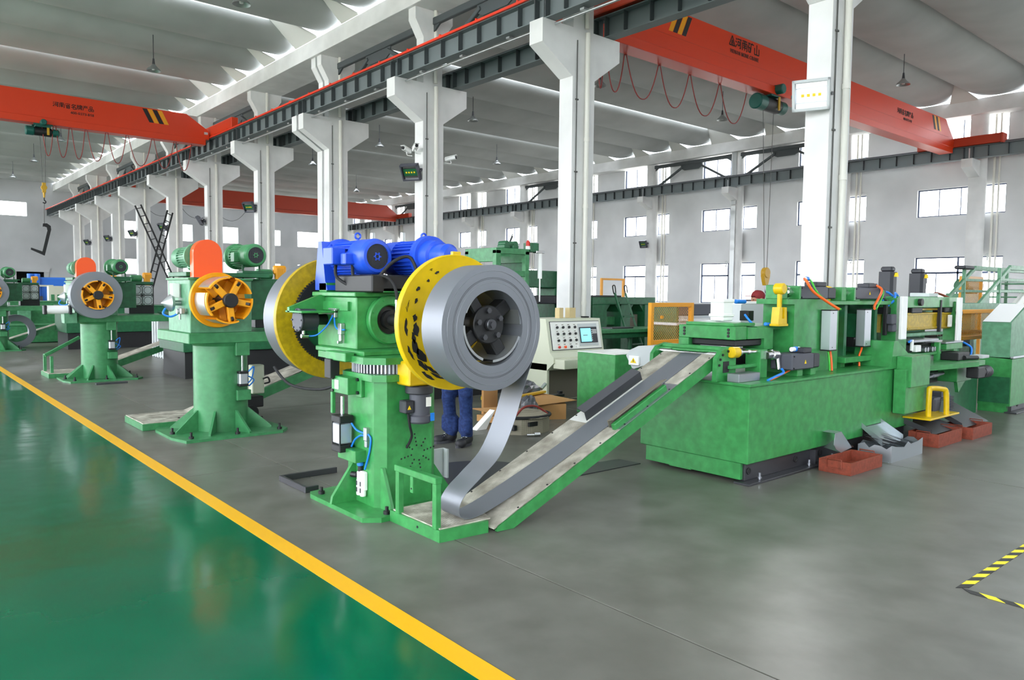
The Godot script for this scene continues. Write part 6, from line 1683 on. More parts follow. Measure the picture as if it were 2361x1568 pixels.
func round_decoilers():
	var d2 := make_round_decoiler(Vector3(3.12, 0, -8.95), "green round pedestal decoiler with an empty amber mandrel, beside the nearest decoiler")
	var d3 := copy(d2, Vector3(3.2, 0, -15.5), "green round pedestal decoiler holding a steel coil, third from the camera", "round_decoiler")
	copy(d2, Vector3(2.5, 0, -24.0), "green round pedestal decoiler cut by the picture edge far down the row", "round_decoiler")
	mb(); cyl(Vector3(-0.9, 1.28, 0.36), Vector3(-0.55, 1.28, 0.36), 0.075, -1, 20, 0.006); var ac := fin("tension_cylinder", "white", d3)
	for x in [-0.93, -0.55]:
		mb(); bx(x, 1.2, 0.28, x + 0.05, 1.36, 0.44, 0.01); fin("end_cap", "black", ac)
	lp("tension_bracket", "green_pale", d3, -0.62, 1.04, 0.15, -0.42, 1.22, 0.4)
	coil_thing(Vector3(3.04, 1.54, -14.93), 0.41, 0.258, 0.26, "wide ringed steel coil on the amber mandrel of the third decoiler")
	coil_thing(Vector3(2.34, 1.54, -23.43), 0.42, 0.258, 0.26, "steel coil at the picture edge on the farthest decoiler")
	coil_thing(Vector3(3.05, 0.46, -24.7), 0.46, 0.29, 0.25, "loose steel coil standing on the floor beyond the third decoiler")
	var hr := thing("hand_rail", Vector3(2.4, 0, -16.3), "low green hand rail standing on the far platform beside the third decoiler", "rail")
	W(hr); bx(2.46, 0.08, -16.55, 2.51, 0.42, -16.5); bx(2.5, 0.08, -16.1, 2.55, 0.4, -16.05); bar(Vector3(2.45, 0.4, -16.3), Vector3(3.05, 0.72, -16.4), 0.05, 0.06); fin("rail", "green_old", hr)
	var db := thing("steel_bar", Vector3(3.2, 0, -14.5), "dark flat steel bar lying on the floor before the third decoiler", "bar")
	W(db); bx(2.92, 0, -14.52, 3.42, 0.03, -14.44, 0.004); fin("bar", "steel_dark", db)
	var tr_ := thing("welding_trolley", Vector3(3.9, 0, -9.4), "beige control box on a black wheeled trolley behind the second decoiler pedestal", "trolley")
	W(tr_); bx(3.68, 0.33, -9.55, 3.84, 0.7, -9.42, 0.01); fin("control_box", "beige", tr_)
	W(tr_); bx(3.55, 0.16, -9.7, 3.82, 0.3, -9.4, 0.01); fin("chassis", "black", tr_)
	W(tr_); cyl(Vector3(3.62, 0.9, -9.9), Vector3(3.62, 0.62, -9.9), 0.15, -1, 20, 0.02); fin("wire_drum", "navy", tr_)
	for z in [-9.4, -9.72]:
		W(tr_); cyl(Vector3(3.64, 0.1, z), Vector3(3.64, 0.1, z + 0.05), 0.1, -1, 20, 0.01); fin("wheel", "rubber", tr_)
	W(tr_); tube([Vector3(3.82, 0.52, -9.41), Vector3(3.86, 0.54, -9.36), Vector3(3.88, 0.48, -9.36), Vector3(3.83, 0.46, -9.4)], 0.012, 7); tube([Vector3(3.6, 0.62, -9.75), Vector3(3.56, 0.9, -9.7), Vector3(3.6, 1.04, -9.72)], 0.016, 7); fin("handle", "black", tr_).set_meta("kind", "stuff")
	# grey corrugated crate
	var cr := thing("steel_crate", Vector3(5.7, 0, -19.3), "grey corrugated steel crate standing on the floor behind the second decoiler", "crate")
	W(cr); bx(5.32, 0.06, -19.9, 6.1, 1.0, -18.95, 0.01); fin("body", "charcoal_dark", cr)
	for k in 5:
		W(cr); bx(5.28, 0.0, -19.0 - 0.21 * k, 5.36, 1.02, -19.09 - 0.21 * k, 0.01); fin("rib", "greybox", cr)
	W(cr); bx(5.27, 0.96, -19.92, 6.12, 1.04, -18.93, 0.006); bx(5.3, 0.02, -19.9, 6.1, 0.08, -18.94, 0.006); fin("rim", "greybox", cr)

func back_lines():
	# beds of the lines behind
	line_bed("line_bed", 5.9, 9.4, -9.5, -10.6, 0.32, 0.9, "green machine bed of the second line seen under the near coil behind the person")
	var b3 := line_bed("line_bed", 4.35, 9.0, -14.4, -15.9, 0.5, 1.18, "dark green machine bed of the third line behind the second decoiler")
	W(b3); bx(4.5, 1.2, -15.3, 5.0, 1.34, -14.9, 0.02); bx(5.3, 1.2, -15.2, 6.3, 1.45, -14.7, 0.02); fin("feed_unit", "black", b3)
	var b4 := line_bed("line_bed", 4.0, 9.0, -23.2, -24.8, 0.45, 1.16, "dark green machine bed of the fourth line behind the third decoiler")
	W(b4); ext("z", [Vector2(4.9, 1.19), Vector2(4.9, 1.75), Vector2(5.0, 2.0), Vector2(5.6, 2.0), Vector2(5.7, 1.19)], -24.2, -23.6); fin("press_head", "green_old", b4)
	W(b4); bx(5.12, 1.3, -23.6, 5.3, 2.05, -23.5, 0.02); bx(5.08, 1.85, -23.62, 5.34, 2.02, -23.48, 0.02); fin("lever", "amber", b4)
	W(b4); bx(5.4, 1.25, -23.58, 5.95, 1.8, -23.5, 0.01); fin("panel", "greybox", b4)
	for x in [5.55, 5.72]:
		W(b4); cyl(Vector3(x, 1.6, -23.5), Vector3(x, 1.6, -23.47), 0.06, -1, 18); fin("gauge", "chrome", b4)
	W(b4); bx(4.9, 1.24, -23.4, 5.9, 1.3, -23.3); fin("guide_bar", "amber", b4)
	W(b4); bx(4.3, 1.55, -23.6, 4.75, 1.68, -23.4, 0.01); fin("side_box", "amber", b4)
	line_bed("line_bed", 2.9, 5.0, -26.6, -27.8, 0.02, 0.52, "low green machine base at the far end beside the loose coil", "green_old")
	var b5 := line_bed("line_bed", 2.2, 6.5, -28.5, -30.0, 0.5, 1.2, "green machine bed of the farthest line below the blue machine", "green_old")
	W(b5); bx(3.55, 0.6, -28.4, 3.9, 1.0, -28.2, 0.01); fin("bright_box", "green_pale", b5)
	W(b5); cyl(Vector3(3.3, 0.0, -28.3), Vector3(3.3, 1.2, -28.3), 0.06, -1, 12); fin("steel_post", "galv", b5)
	W(b5); bx(2.85, 1.23, -28.9, 3.1, 1.75, -28.5, 0.02); bx(2.75, 1.3, -29.2, 3.3, 1.6, -28.9, 0.02); fin("tool_head", "charcoal_dark", b5)
	W(b5); bx(2.9, 1.35, -28.5, 3.05, 1.6, -28.4, 0.01); cyl(Vector3(2.95, 1.3, -28.4), Vector3(2.95, 1.5, -28.4), 0.08, -1, 16); fin("tool_cap", "alu", b5)
	var bm := thing("blue_machine", Vector3(6.2, 0, -40.0), "big blue press like machine standing before the dark doorway", "machine")
	W(bm); bx(5.75, 0.0, -41.0, 6.95, 2.15, -39.8, 0.08); fin("body", "blue_pale", bm)
	for x in [5.5, 5.75]:
		W(bm); cyl(Vector3(x, 0.6, -39.7), Vector3(x, 2.3, -39.7), 0.13, -1, 20, 0.02); fin("cylinder", "blue_pale", bm)
	W(bm); bx(5.3, 0.4, -40.0, 5.95, 1.3, -39.6, 0.02); fin("table", "steel_dark", bm)
	W(bm); bx(5.35, 1.72, -39.55, 6.35, 1.8, -39.45, 0.01); bx(5.35, 1.4, -39.55, 5.45, 1.75, -39.45, 0.01); fin("boom", "beige", bm)
	var bc := thing("beige_cabinet", Vector3(5.9, 0, -36.0), "beige electrical cabinet with green louvres before the blue machine", "cabinet")
	W(bc); bx(5.6, 0.0, -36.3, 6.35, 1.75, -35.9, 0.01); fin("body", "beige", bc)
	for k in 3:
		W(bc); bx(5.68 + 0.22 * k, 0.8, -35.9, 5.8 + 0.22 * k, 1.4, -35.88); fin("louvre", "green_old", bc)
	# gantry of the second line with its red beacon
	var g := thing("lifting_gantry", Vector3(8.8, 0, -10.4), "green gantry frame with a red beacon lamp, rising behind the near coil", "gantry")
	W(g); bx(8.3, 0.9, -10.3, 8.41, 2.4, -10.2); bx(8.98, 0.9, -10.3, 9.07, 2.4, -10.2); bx(8.3, 2.34, -10.3, 9.07, 2.44, -10.2); bx(8.41, 1.95, -10.3, 8.98, 2.05, -10.2); bx(8.3, 0.9, -11.1, 8.41, 2.4, -11.0); bx(8.98, 0.9, -11.1, 9.07, 2.4, -11.0); bx(8.3, 2.34, -11.1, 9.07, 2.44, -11.0); bx(8.98, 2.2, -11.0, 9.07, 2.44, -10.3); bx(8.3, 2.2, -11.0, 8.41, 2.44, -10.3); fin("frame", "green_old", g)
	W(g); ext("x", [Vector2(-10.25, 2.4), Vector2(-11.05, 2.4), Vector2(-11.05, 0.9), Vector2(-10.6, 0.9)], 9.02, 9.07); fin("side_plate", "green_dark", g)
	wbox("lower_body", "green_dark", g, g, 8.2, 0.0, -11.1, 9.2, 1.0, -10.2)
	for x in [8.55, 8.75]:
		W(g); bx(x - 0.07, 2.44, -10.4, x + 0.07, 2.5, -10.2, 0.01); cyl(Vector3(x, 2.52, -10.4), Vector3(x, 2.52, -10.2), 0.05, -1, 14); fin("roller_bearing", "green_dark", g)
	wbox("top_box", "green_dark", g, g, 9.1, 2.4, -10.4, 9.3, 2.56, -10.2)
	W(g); cyl(Vector3(9.08, 2.44, -10.25), Vector3(9.08, 2.5, -10.25), 0.045, -1, 14); fin("beacon_base", "white", g)
	W(g); rev(Vector3(9.08, 2.5, -10.25), Vector3.UP, [Vector2(0, 0.038), Vector2(0.07, 0.036), Vector2(0.1, 0.02), Vector2(0.105, 0.0)], 16); fin("beacon_lens", "red", g)
	W(g); cyl(Vector3(9.33, 1.92, -10.2), Vector3(9.33, 2.38, -10.2), 0.04, -1, 14); fin("lift_cylinder", "white", g)
	W(g); cyl(Vector3(9.33, 1.5, -10.2), Vector3(9.33, 1.93, -10.2), 0.012, -1, 8); bx(9.2, 2.38, -10.25, 9.4, 2.42, -10.15); fin("piston_rod", "chrome", g)
	# gas cylinders behind the motors
	for k in 2:
		var gc := thing("gas_cylinder", Vector3([7.6, 7.25][k], 0, [-12.1, -12.6][k]), ["grey gas cylinder with a paper label showing between the blue motors", "grey gas cylinder half hidden behind the nearer blue motor"][k], "gas cylinder", "gas cylinders behind the blue motors")
		mb(); rev(Vector3.ZERO, Vector3.UP, [Vector2(0, 0), Vector2(0, 0.13), Vector2(1.0, 0.13), Vector2(2.3, 0.13), Vector2(2.42, 0.11), Vector2(2.48, 0.05), Vector2(2.53, 0.045), Vector2(2.53, 0)], 24); fin("bottle", "greybox", gc)
		mb(); cyl(Vector3(0, 2.53, 0), Vector3(0, 2.58, 0), 0.06, -1, 14); fin("collar", "black", gc)
		mb(); cyl(Vector3(0, 2.58, 0), Vector3(0, 2.76, 0), 0.05, 0.045, 14, 0.01); fin("valve_cap", "galv", gc)
		mb(); bx(-0.09, 2.05, 0.1, 0.05, 2.22, 0.127, 0.0); fin("paper_label", "paper", gc)
	# portal, table and fences beyond the columns
	var p := thing("portal_machine", Vector3(14.0, 0, -12.6), "dark green portal machine with arched openings and a ladder against it", "machine")
	W(p); bx(12.95, 1.4, -13.2, 15.25, 1.58, -12.3, 0.01); bx(12.95, 0.0, -13.2, 13.45, 1.4, -12.3, 0.01); bx(13.95, 0.0, -13.2, 14.3, 1.4, -12.3, 0.01); bx(14.85, 0.0, -13.2, 15.0, 1.4, -12.3, 0.01)
	for q in [[13.45, 1], [13.95, -1], [14.3, 1], [14.85, -1]]: ext("z", [Vector2(q[0], 1.4), Vector2(q[0] + 0.16 * q[1], 1.4), Vector2(q[0], 1.22)], -13.1, -12.35)
	fin("portal", "green_dark", p)
	wbox("top_plate", "black", p, p, 12.9, 1.58, -13.2, 13.95, 1.62, -12.3)
	wbox("inner_shelf", "green_old", p, p, 13.45, 0.9, -13.0, 13.95, 1.1, -12.5)
	wbox("scrap_stack", "mud", p, p, 14.35, 0.8, -12.9, 14.8, 1.15, -12.5)
	var tl := thing("short_ladder", Vector3(13.7, 0, -12.0), "short green ladder with hand loops in front of the portal machine", "ladder")
	for s in [0, 1]:
		W(tl); bar(Vector3(13.6 + 0.38 * s, 1.68, -12.2), Vector3(13.85 + 0.42 * s, 0.2, -11.8), 0.04, 0.05); fin("rail", "green_dark", tl)
		W(tl); tube([Vector3(13.6 + 0.42 * s, 1.66, -12.2), Vector3(13.56 + 0.42 * s, 1.68, -12.2), Vector3(13.54 + 0.42 * s, 1.84, -12.22), Vector3(13.62 + 0.42 * s, 1.85, -12.22), Vector3(13.63 + 0.42 * s, 1.68, -12.2)], 0.015, 6, 3); fin("hand_loop", "black", tl)
	for k in 4:
		W(tl); bar(Vector3(13.66 + 0.055 * k, 1.45 - 0.33 * k, -12.1 + 0.09 * k), Vector3(14.05 + 0.06 * k, 1.45 - 0.33 * k, -12.1 + 0.09 * k), 0.03, 0.04); fin("rung", "green_dark", tl)
	var ta := thing("steel_table", Vector3(13.5, 0, -11.2), "long low green steel table before the portal machine", "table")
	W(ta); bx(11.6, 0.82, -11.6, 14.2, 0.9, -10.8, 0.01); fin("table_top", "green_old", ta)
	W(ta); bx(11.7, 0.7, -11.5, 14.1, 0.82, -10.9, 0.01); fin("apron", "green_dark", ta)
	for x in [11.8, 12.9, 13.9]:
		W(ta); cyl(Vector3(x, 0, -11.1), Vector3(x, 0.7, -11.1), 0.05, -1, 12); fin("leg", "green_dark", ta)
	W(ta); bx(12.2, 0.9, -11.3, 12.9, 0.93, -11.0, 0.005); fin("steel_stack", "steel_dark", ta)
	var f := thing("mesh_fence", Vector3(11.6, 0, -9.0), "bright yellow framed wire mesh fence panel standing behind the ramp top", "fence")
	mesh_panel(f, 11.0, 0.72, 12.3, 1.5, -9.0, "amber", 0.08, 0.06)
	for x in [11.0, 12.22]:
		W(f); bx(x, 0.0, -9.04, x + 0.08, 0.72, -8.96); fin("fence_leg", "amber", f)
	W(f); bx(11.3, 1.2, -8.99, 11.36, 1.26, -8.96, 0.0); fin("tag", "amber", f)
	for k in 2:
		var fr := thing("frame_post", Vector3([17.4, 14.3][k], 0, [-16.2, -15.6][k]), ["thin amber open frame standing in front of the far window", "thin amber post with a bent top beside the white column"][k], "frame")
		var x: float = fr.position.x
		var z: float = fr.position.z
		W(fr); bx(x, 0, z - 0.03, x + 0.08, 2.15, z + 0.03); bx(x - (0.25 if k == 1 else -0.08), 2.09, z - 0.03, x + (0.08 if k == 1 else 1.1), 2.15, z + 0.03)
		if k == 0: bx(x + 1.02, 0, z - 0.03, x + 1.1, 2.09, z + 0.03)
		fin("frame", "amber", fr)
	var gb := thing("sheet_rack", Vector3(15.0, 0, -10.2), "rack of grey sheet stacks and a green bin behind the yellow fence", "rack")
	W(gb); bx(13.0, 1.0, -10.6, 15.6, 1.06, -9.9, 0.004); bx(13.1, 1.14, -10.6, 16.2, 1.2, -10.0, 0.004); bx(13.0, 0.5, -10.6, 15.6, 0.58, -9.9, 0.004); fin("sheet_stack", "alu", gb)
	W(gb); bx(13.3, 0.6, -10.3, 14.6, 1.0, -9.9, 0.01); fin("bin", "green_old", gb)
	W(gb); bx(13.2, 1.2, -10.5, 16.4, 1.45, -10.1, 0.02); cyl(Vector3(16.2, 1.42, -10.3), Vector3(16.9, 1.42, -10.3), 0.14, -1, 18); fin("dark_roll", "charcoal", gb)
	W(gb); for x in [13.05, 15.4]: bx(x, 0, -10.6, x + 0.08, 1.45, -9.95)
	fin("rack_post", "green_dark", gb).set_meta("kind", "stuff")
	# machine and panel seen between the gantry and the column
	var pm := thing("green_press", Vector3(13.0, 0, -15.0), "dark green press with a grey upright panel between gantry and column", "machine")
	W(pm); bx(12.9, 1.8, -15.3, 14.1, 2.25, -14.6, 0.02); bx(12.9, 0.0, -15.3, 13.2, 1.6, -14.6, 0.02); bx(13.9, 0.0, -15.3, 14.2, 1.8, -14.6, 0.02); fin("press_body", "green_dark", pm)
	W(pm); bx(14.15, 0.9, -14.55, 14.4, 2.45, -14.3, 0.01); fin("grey_panel", "charcoal", pm)
	W(pm); bx(14.4, 0.9, -14.5, 14.55, 2.45, -14.2, 0.01); fin("light_panel", "alu", pm)
	W(pm); bx(13.1, 1.38, -14.6, 14.3, 1.6, -14.4, 0.02); fin("dark_slide", "black", pm)
	W(pm); bx(13.8, 1.0, -14.2, 14.5, 1.35, -13.8, 0.05); fin("blue_drive", "blue", pm)

func console_corner():
	var o := thing("control_console", Vector3(8.3, 0, -8.5), "beige operator console with push buttons and a cyan screen", "console")
	W(o); bx(7.68, 0.0, -8.75, 8.8, 0.52, -8.4, 0.006); ext("x", [Vector2(-8.85, 0.5), Vector2(-8.2, 0.5), Vector2(-8.06, 0.62), Vector2(-8.06, 0.7), Vector2(-8.14, 0.77), Vector2(-8.24, 1.27), Vector2(-8.85, 1.27)], 7.67, 8.84); var bd := fin("body", "beige", o)
	wbox("leg_panel", "beige", o, o, 7.67, 0.0, -8.8, 7.72, 0.6, -8.2)
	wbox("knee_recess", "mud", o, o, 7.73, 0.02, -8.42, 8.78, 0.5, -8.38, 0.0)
	wbox("desk", "beige", o, o, 7.7, 0.54, -8.1, 8.82, 0.68, -7.86, 0.008)
	# panel tilted a little
	var pt := o.transform.affine_inverse() * xf(8.255, 1.02, -8.185, 0, -11.3)
	mb(pt); bx(-0.52, -0.215, 0.0, 0.53, 0.205, 0.012, 0.003); var pn := fin("button_panel", "panel_white", o)
	mb(pt); bx(-0.53, -0.225, -0.01, 0.54, 0.215, 0.004, 0.002); fin("panel_edge", "charcoal_dark", pn)
	for r in 4:
		for c in 4:
			var m := "black"
			if r == 3: m = ["red", "orange", "black", "white"][c]
			var p := Vector3(-0.4 + 0.125 * c, 0.12 - 0.1 * r, 0.012)
			mb(pt); cyl(p, p + Vector3(0, 0, 0.028), 0.02, -1, 14, 0.004); fin("push_button", m, pn)
			mb(pt); bx(p.x - 0.02, p.y + 0.035, 0.012, p.x + 0.02, p.y + 0.045, 0.0135, 0.0); fin("button_label", "mud", pn)
	mb(pt); bx(0.04, -0.175, 0.012, 0.46, 0.17, 0.022, 0.004); fin("screen_mount", "greybox", pn)
	mb(pt); bx(0.06, -0.13, 0.02, 0.44, 0.115, 0.034, 0.003); var hm := fin("operator_screen", "charcoal_dark", pn)
	mb(pt); bx(0.075, -0.115, 0.034, 0.3, 0.095, 0.0355, 0.0); fin("screen", "screen", pn)
	for r in 3:
		for c in 4:
			mb(pt); bx(0.335 + 0.024 * c, 0.06 - 0.024 * r, 0.034, 0.352 + 0.024 * c, 0.074 - 0.024 * r, 0.037, 0.0); fin("key", "white", pn)
	for k in 6:
		mb(pt); bx(0.31, 0.06 - 0.032 * k, 0.034, 0.322, 0.074 - 0.032 * k, 0.037, 0.0); fin("key", "white", pn)
	mb(pt); bx(0.12, -0.02, 0.0355, 0.22, -0.008, 0.0362, 0.0); fin("screen_text", "mud", pn)
	W(o); ext("z", [Vector2(8.1, 0.6), Vector2(8.3, 0.615), Vector2(8.3, 0.6), Vector2(8.26, 0.585), Vector2(8.12, 0.585)], -7.855, -7.85); fin("yellow_tag", "warn", o)
	for k in 2:
		var bk := thing("file_box", Vector3([8.2, 8.42][k], 1.27, -8.5), ["narrow wooden file box standing on the console, turned edge on", "wider wooden file box standing on the console by the column"][k], "box", "wooden boxes on the console")
		mb(); bx(-0.05, 0, -0.05, 0.04 + 0.05 * k, 0.16, 0.05, 0.004); fin("box", "wood", bk)
	var rd := thing("glove", Vector3(8.72, 1.27, -8.45), "small dark work glove lying on the console top", "glove")
	mb(); bx(-0.06, 0, -0.04, 0.06, 0.025, 0.04, 0.01); fin("fabric", "rubber", rd)
	# green cabinet with papers on top
	var c := thing("green_cabinet", Vector3(7.8, 0, -7.0), "plain green metal cabinet with papers on its top beside the ramp", "cabinet")
	wbox("body", "green", c, c, 7.5, 0.0, -7.4, 8.3, 0.845, -6.7, 0.006)
	wbox("top_plate", "panel_white", c, c, 7.5, 0.845, -7.4, 8.3, 0.855, -6.7)
	for k in 3:
		var pa := thing("paper_sheet", Vector3([7.75, 8.0, 7.9][k], 0.855 + 0.001 * k, [-6.95, -7.1, -6.85][k]), ["loose white paper lying at the near edge of the green cabinet top", "loose white paper lying farther in on the green cabinet top", "white paper overlapping the others on the green cabinet top"][k], "paper", "papers on the green cabinet")
		pa.rotation_degrees.y = [12, -20, 40][k]
		mb(); bx(-0.1, 0, -0.14, 0.1, 0.001, 0.14, 0.0); fin("sheet", "paper", pa)
	# white electrical box with a warning triangle beside the ramp
	var w := thing("electrical_box", Vector3(6.75, 0, -5.55), "white five sided electrical box with a yellow warning triangle beside the ramp top", "electrical box")
	W(w); ext("x", [Vector2(-5.73, 0.95), Vector2(-5.67, 1.02), Vector2(-5.55, 1.07), Vector2(-5.2, 1.085), Vector2(-5.2, 0.86), Vector2(-5.48, 0.85), Vector2(-5.63, 0.8)], 6.6, 7.1); fin("case", "greybox", w)
	W(w); bx(6.57, 0.85, -5.67, 6.6, 0.955, -5.52, 0.006); var wl := fin("cover", "white", w)
	W(w); ext("x", [Vector2(-5.64, 0.875), Vector2(-5.55, 0.875), Vector2(-5.595, 0.935)], 6.568, 6.57); fin("warning_mark", "warn", wl)
	W(w); bx(6.566, 0.885, -5.599, 6.568, 0.915, -5.591, 0.0); fin("bolt_mark", "black", wl)
	W(w); bx(6.8, 0.0, -5.6, 6.9, 0.86, -5.5); fin("post", "green_dark", w)
	var gx := thing("grey_cabinet", Vector3(9.2, 0, -5.8), "large plain grey cabinet behind the feeder, a red capped worker beside it", "cabinet")
	W(gx); ext("z", [Vector2(8.86, 0.0), Vector2(8.86, 1.53), Vector2(9.66, 1.555), Vector2(9.66, 0.0)], -6.0, -5.7); fin("body", "greybox", gx)
	W(gx); bx(8.88, 1.53, -6.0, 9.64, 1.57, -5.69, 0.01); fin("lid", "white", gx)
	# clutter on the floor behind the ramp
	var b := thing("tool_bag", Vector3(5.95, 0, -6.75), "checked grey holdall with a black rim lying open topped on the floor", "bag")
	var q := []
	for k in 14: q.append(Vector2(0.32 * cos(TAU * k / 14) * (1.0 + 0.1 * absf(sin(2 * TAU * k / 14))), 0.26 * sin(TAU * k / 14)))
	mb(); ext("y", q, 0.0, 0.19); fin("body", "checker", b)
	mb(); var rim := []
	for k in 15: rim.append(Vector3(0.335 * cos(TAU * k / 14), 0.2, 0.275 * sin(TAU * k / 14)))
	tube(rim, 0.02, 6, 3); fin("rim", "rubber", b)
	mb(); rev(Vector3(0, 0.19, 0), Vector3.UP, [Vector2(0.0, 0.31), Vector2(0.05, 0.22), Vector2(0.07, 0.0)], 14); fin("lid", "checker", b)
	mb(); tube([Vector3(-0.25, 0.2, 0.12), Vector3(-0.1, 0.3, 0.1), Vector3(0.1, 0.3, 0.1), Vector3(0.25, 0.2, 0.14)], 0.013, 6); fin("handle", "cable_red", b)
	mb(); bx(-0.16, 0.1, 0.24, -0.02, 0.15, 0.27, 0.005); bx(-0.33, 0.06, 0.1, -0.28, 0.12, 0.2, 0.005); fin("buckle", "black", b).set_meta("kind", "stuff")
	var k1 := thing("carton", Vector3(6.7, 0, -7.35), "brown cardboard carton with a yellow taped flap on the floor", "carton")
	W(k1); ext("y", [Vector2(6.46, -7.3), Vector2(6.86, -7.8), Vector2(7.3, -7.5), Vector2(6.95, -7.05)], 0.0, 0.2); fin("box", "card", k1)
	W(k1); quad(Vector3(6.35, 0.3, -7.35), Vector3(6.45, 0.2, -7.15), Vector3(7.15, 0.23, -7.05), Vector3(6.9, 0.3, -7.45), Vector3(0, 1, 0)); quad(Vector3(6.35, 0.305, -7.35), Vector3(6.9, 0.305, -7.45), Vector3(7.15, 0.235, -7.05), Vector3(6.45, 0.205, -7.15), Vector3(0, -1, 0)); fin("flap", "card", k1)
	W(k1); bar(Vector3(6.36, 0.32, -7.32), Vector3(6.9, 0.33, -7.42), 0.06, 0.03); fin("tape", "hook_yellow", k1)
	var k2 := thing("carton", Vector3(6.25, 0, -7.75), "tall open brown carton side standing behind the plastic bag", "carton")
	W(k2); ext("y", [Vector2(6.2, -7.9), Vector2(6.22, -7.88), Vector2(6.6, -8.05), Vector2(6.6, -8.1)], 0.0, 0.5); bx(6.2, 0, -7.9, 6.6, 0.04, -7.6, 0.0); fin("side", "card", k2)
	var pb := thing("plastic_bag", Vector3(6.6, 0, -7.35), "crumpled dark clear plastic bag slumped over the carton", "bag")
	W(pb)
	blob(Vector3(6.68, 0.34, -7.62), Vector3(0.26, 0.14, 0.2), 0.3, 5)
	fin("film", "bag_black", pb)
	W(pb); blob(Vector3(6.42, 0.17, -7.2), Vector3(0.13, 0.17, 0.12), 0.35, 9); fin("film", "bag_black", pb)
	var k3 := thing("carton", Vector3(6.0, 0, -7.3), "torn flattened cardboard with yellow wrap beside the strip loop", "carton")
	W(k3); ext("y", [Vector2(5.85, -7.55), Vector2(6.3, -7.5), Vector2(6.25, -7.1), Vector2(5.95, -7.15)], 0.02, 0.1); quad(Vector3(5.7, 0.2, -7.5), Vector3(6.15, 0.2, -7.35), Vector3(6.2, 0.12, -7.0), Vector3(5.95, 0.12, -7.1), Vector3.UP); fin("sheet", "card", k3)
	W(k3); bx(6.0, 0.0, -7.2, 6.2, 0.06, -6.95, 0.02); fin("wrap", "hook_yellow", k3)
	var ps := thing("paper_sheet", Vector3(5.6, 0, -7.1), "white folded paper lying on the floor beside the strip", "paper")
	W(ps); ext("z", [Vector2(5.5, 0.0), Vector2(5.65, 0.0), Vector2(5.78, 0.22)], -7.2, -7.1); fin("sheet", "paper", ps)
	var op := thing("orange_packet", Vector3(5.85, 0, -6.68), "small orange packet with a white label on the floor", "packet")
	W(op); bx(5.8, 0, -6.72, 5.89, 0.08, -6.65, 0.006); fin("box", "orange", op)
	W(op); bx(5.82, 0.04, -6.65, 5.88, 0.07, -6.648, 0.0); fin("label", "paper", op)
	var bo := thing("pipe_coupling", Vector3(5.78, 0, -6.42), "shiny bolt and nut lying on the floor before the holdall", "bolt")
	W(bo); cyl(Vector3(5.72, 0.02, -6.44), Vector3(5.84, 0.02, -6.38), 0.014, -1, 10); cyl(Vector3(5.8, 0.025, -6.4), Vector3(5.86, 0.025, -6.37), 0.026, -1, 6); fin("bolt_body", "chrome", bo)
	var yh := thing("yellow_hammer_case", Vector3(7.18, 0, -9.0), "yellow plastic case lying on the floor behind the person", "case")
	W(yh); bx(7.08, 0, -9.06, 7.29, 0.08, -8.95, 0.02); fin("shell", "warn", yh)
	var st := thing("tool_stand", Vector3(7.4, 0, -7.7), "small black tool stand beside the green cabinet", "stand")
	W(st); bx(7.36, 0, -7.66, 7.42, 0.28, -7.6); bar(Vector3(6.9, 0.12, -7.5), Vector3(7.38, 0.25, -7.63), 0.03, 0.03); bx(7.2, 0.2, -7.68, 7.44, 0.24, -7.58); fin("stand_frame", "black", st)
	W(st); cyl(Vector3(7.0, 0.34, -7.6), Vector3(7.1, 0.4, -7.62), 0.025, -1, 10); fin("tube", "galv", st)

func blob(c: Vector3, r: Vector3, rough: float, seed_: int):
	# a crumpled closed form with facets
	var n := FastNoiseLite.new()
	n.seed = seed_
	n.frequency = 1.6
	var f := func(i: int, j: int) -> Vector3:
		var th := PI * i / 10.0
		var ph := TAU * (j % 16) / 16.0
		var d := Vector3(sin(th) * cos(ph), cos(th), sin(th) * sin(ph))
		return c + d * r * (1.0 + rough * n.get_noise_3dv(d * 2.0))
	for i in 10:
		for j in 16:
			var a: Vector3 = f.call(i, j)
			var b: Vector3 = f.call(i + 1, j)
			var d: Vector3 = f.call(i + 1, j + 1)
			var e: Vector3 = f.call(i, j + 1)
			var m := ((a + b + d + e) * 0.25 - c).normalized()
			var n1 := (b - a).cross(d - a)
			var n2 := (d - a).cross(e - a)
			if n1.length() > 1e-7: n1 = n1.normalized() * signf(n1.dot(m)); tri(a, b, d, n1, n1, n1)
			if n2.length() > 1e-7: n2 = n2.normalized() * signf(n2.dot(m)); tri(a, d, e, n2, n2, n2)

func tray(x0: float, z0: float, x1: float, z1: float, h: float, label: String):
	var o := thing("scrap_tray", Vector3((x0 + x1) / 2, 0, (z0 + z1) / 2), label, "tray", "red brown scrap trays along the bed")
	var t := 0.012
	W(o); bx(x0, 0, z0, x1, t, z1, 0.002); bx(x0, t, z0, x0 + t, h, z1, 0.002); bx(x1 - t, t, z0, x1, h, z1, 0.002); bx(x0 + t, t, z0, x1 - t, h, z0 + t, 0.002); bx(x0 + t, t, z1 - t, x1 - t, h, z1, 0.002); fin("pan", "tray", o)
	for s in [x0 - 0.008, x1 + 0.008]:
		var zc := (z0 + z1) / 2
		var zs := 0.07
		W(o); tube([Vector3(s, h - 0.07, zc - zs), Vector3(s, h + 0.015, zc - zs), Vector3(s, h + 0.015, zc + zs), Vector3(s, h - 0.07, zc + zs)], 0.006, 6, 1)
		bar(Vector3(s, h - 0.07, zc - zs), Vector3(s, h - 0.07, zc + zs), 0.01, 0.01); fin("handle", "tray", o)

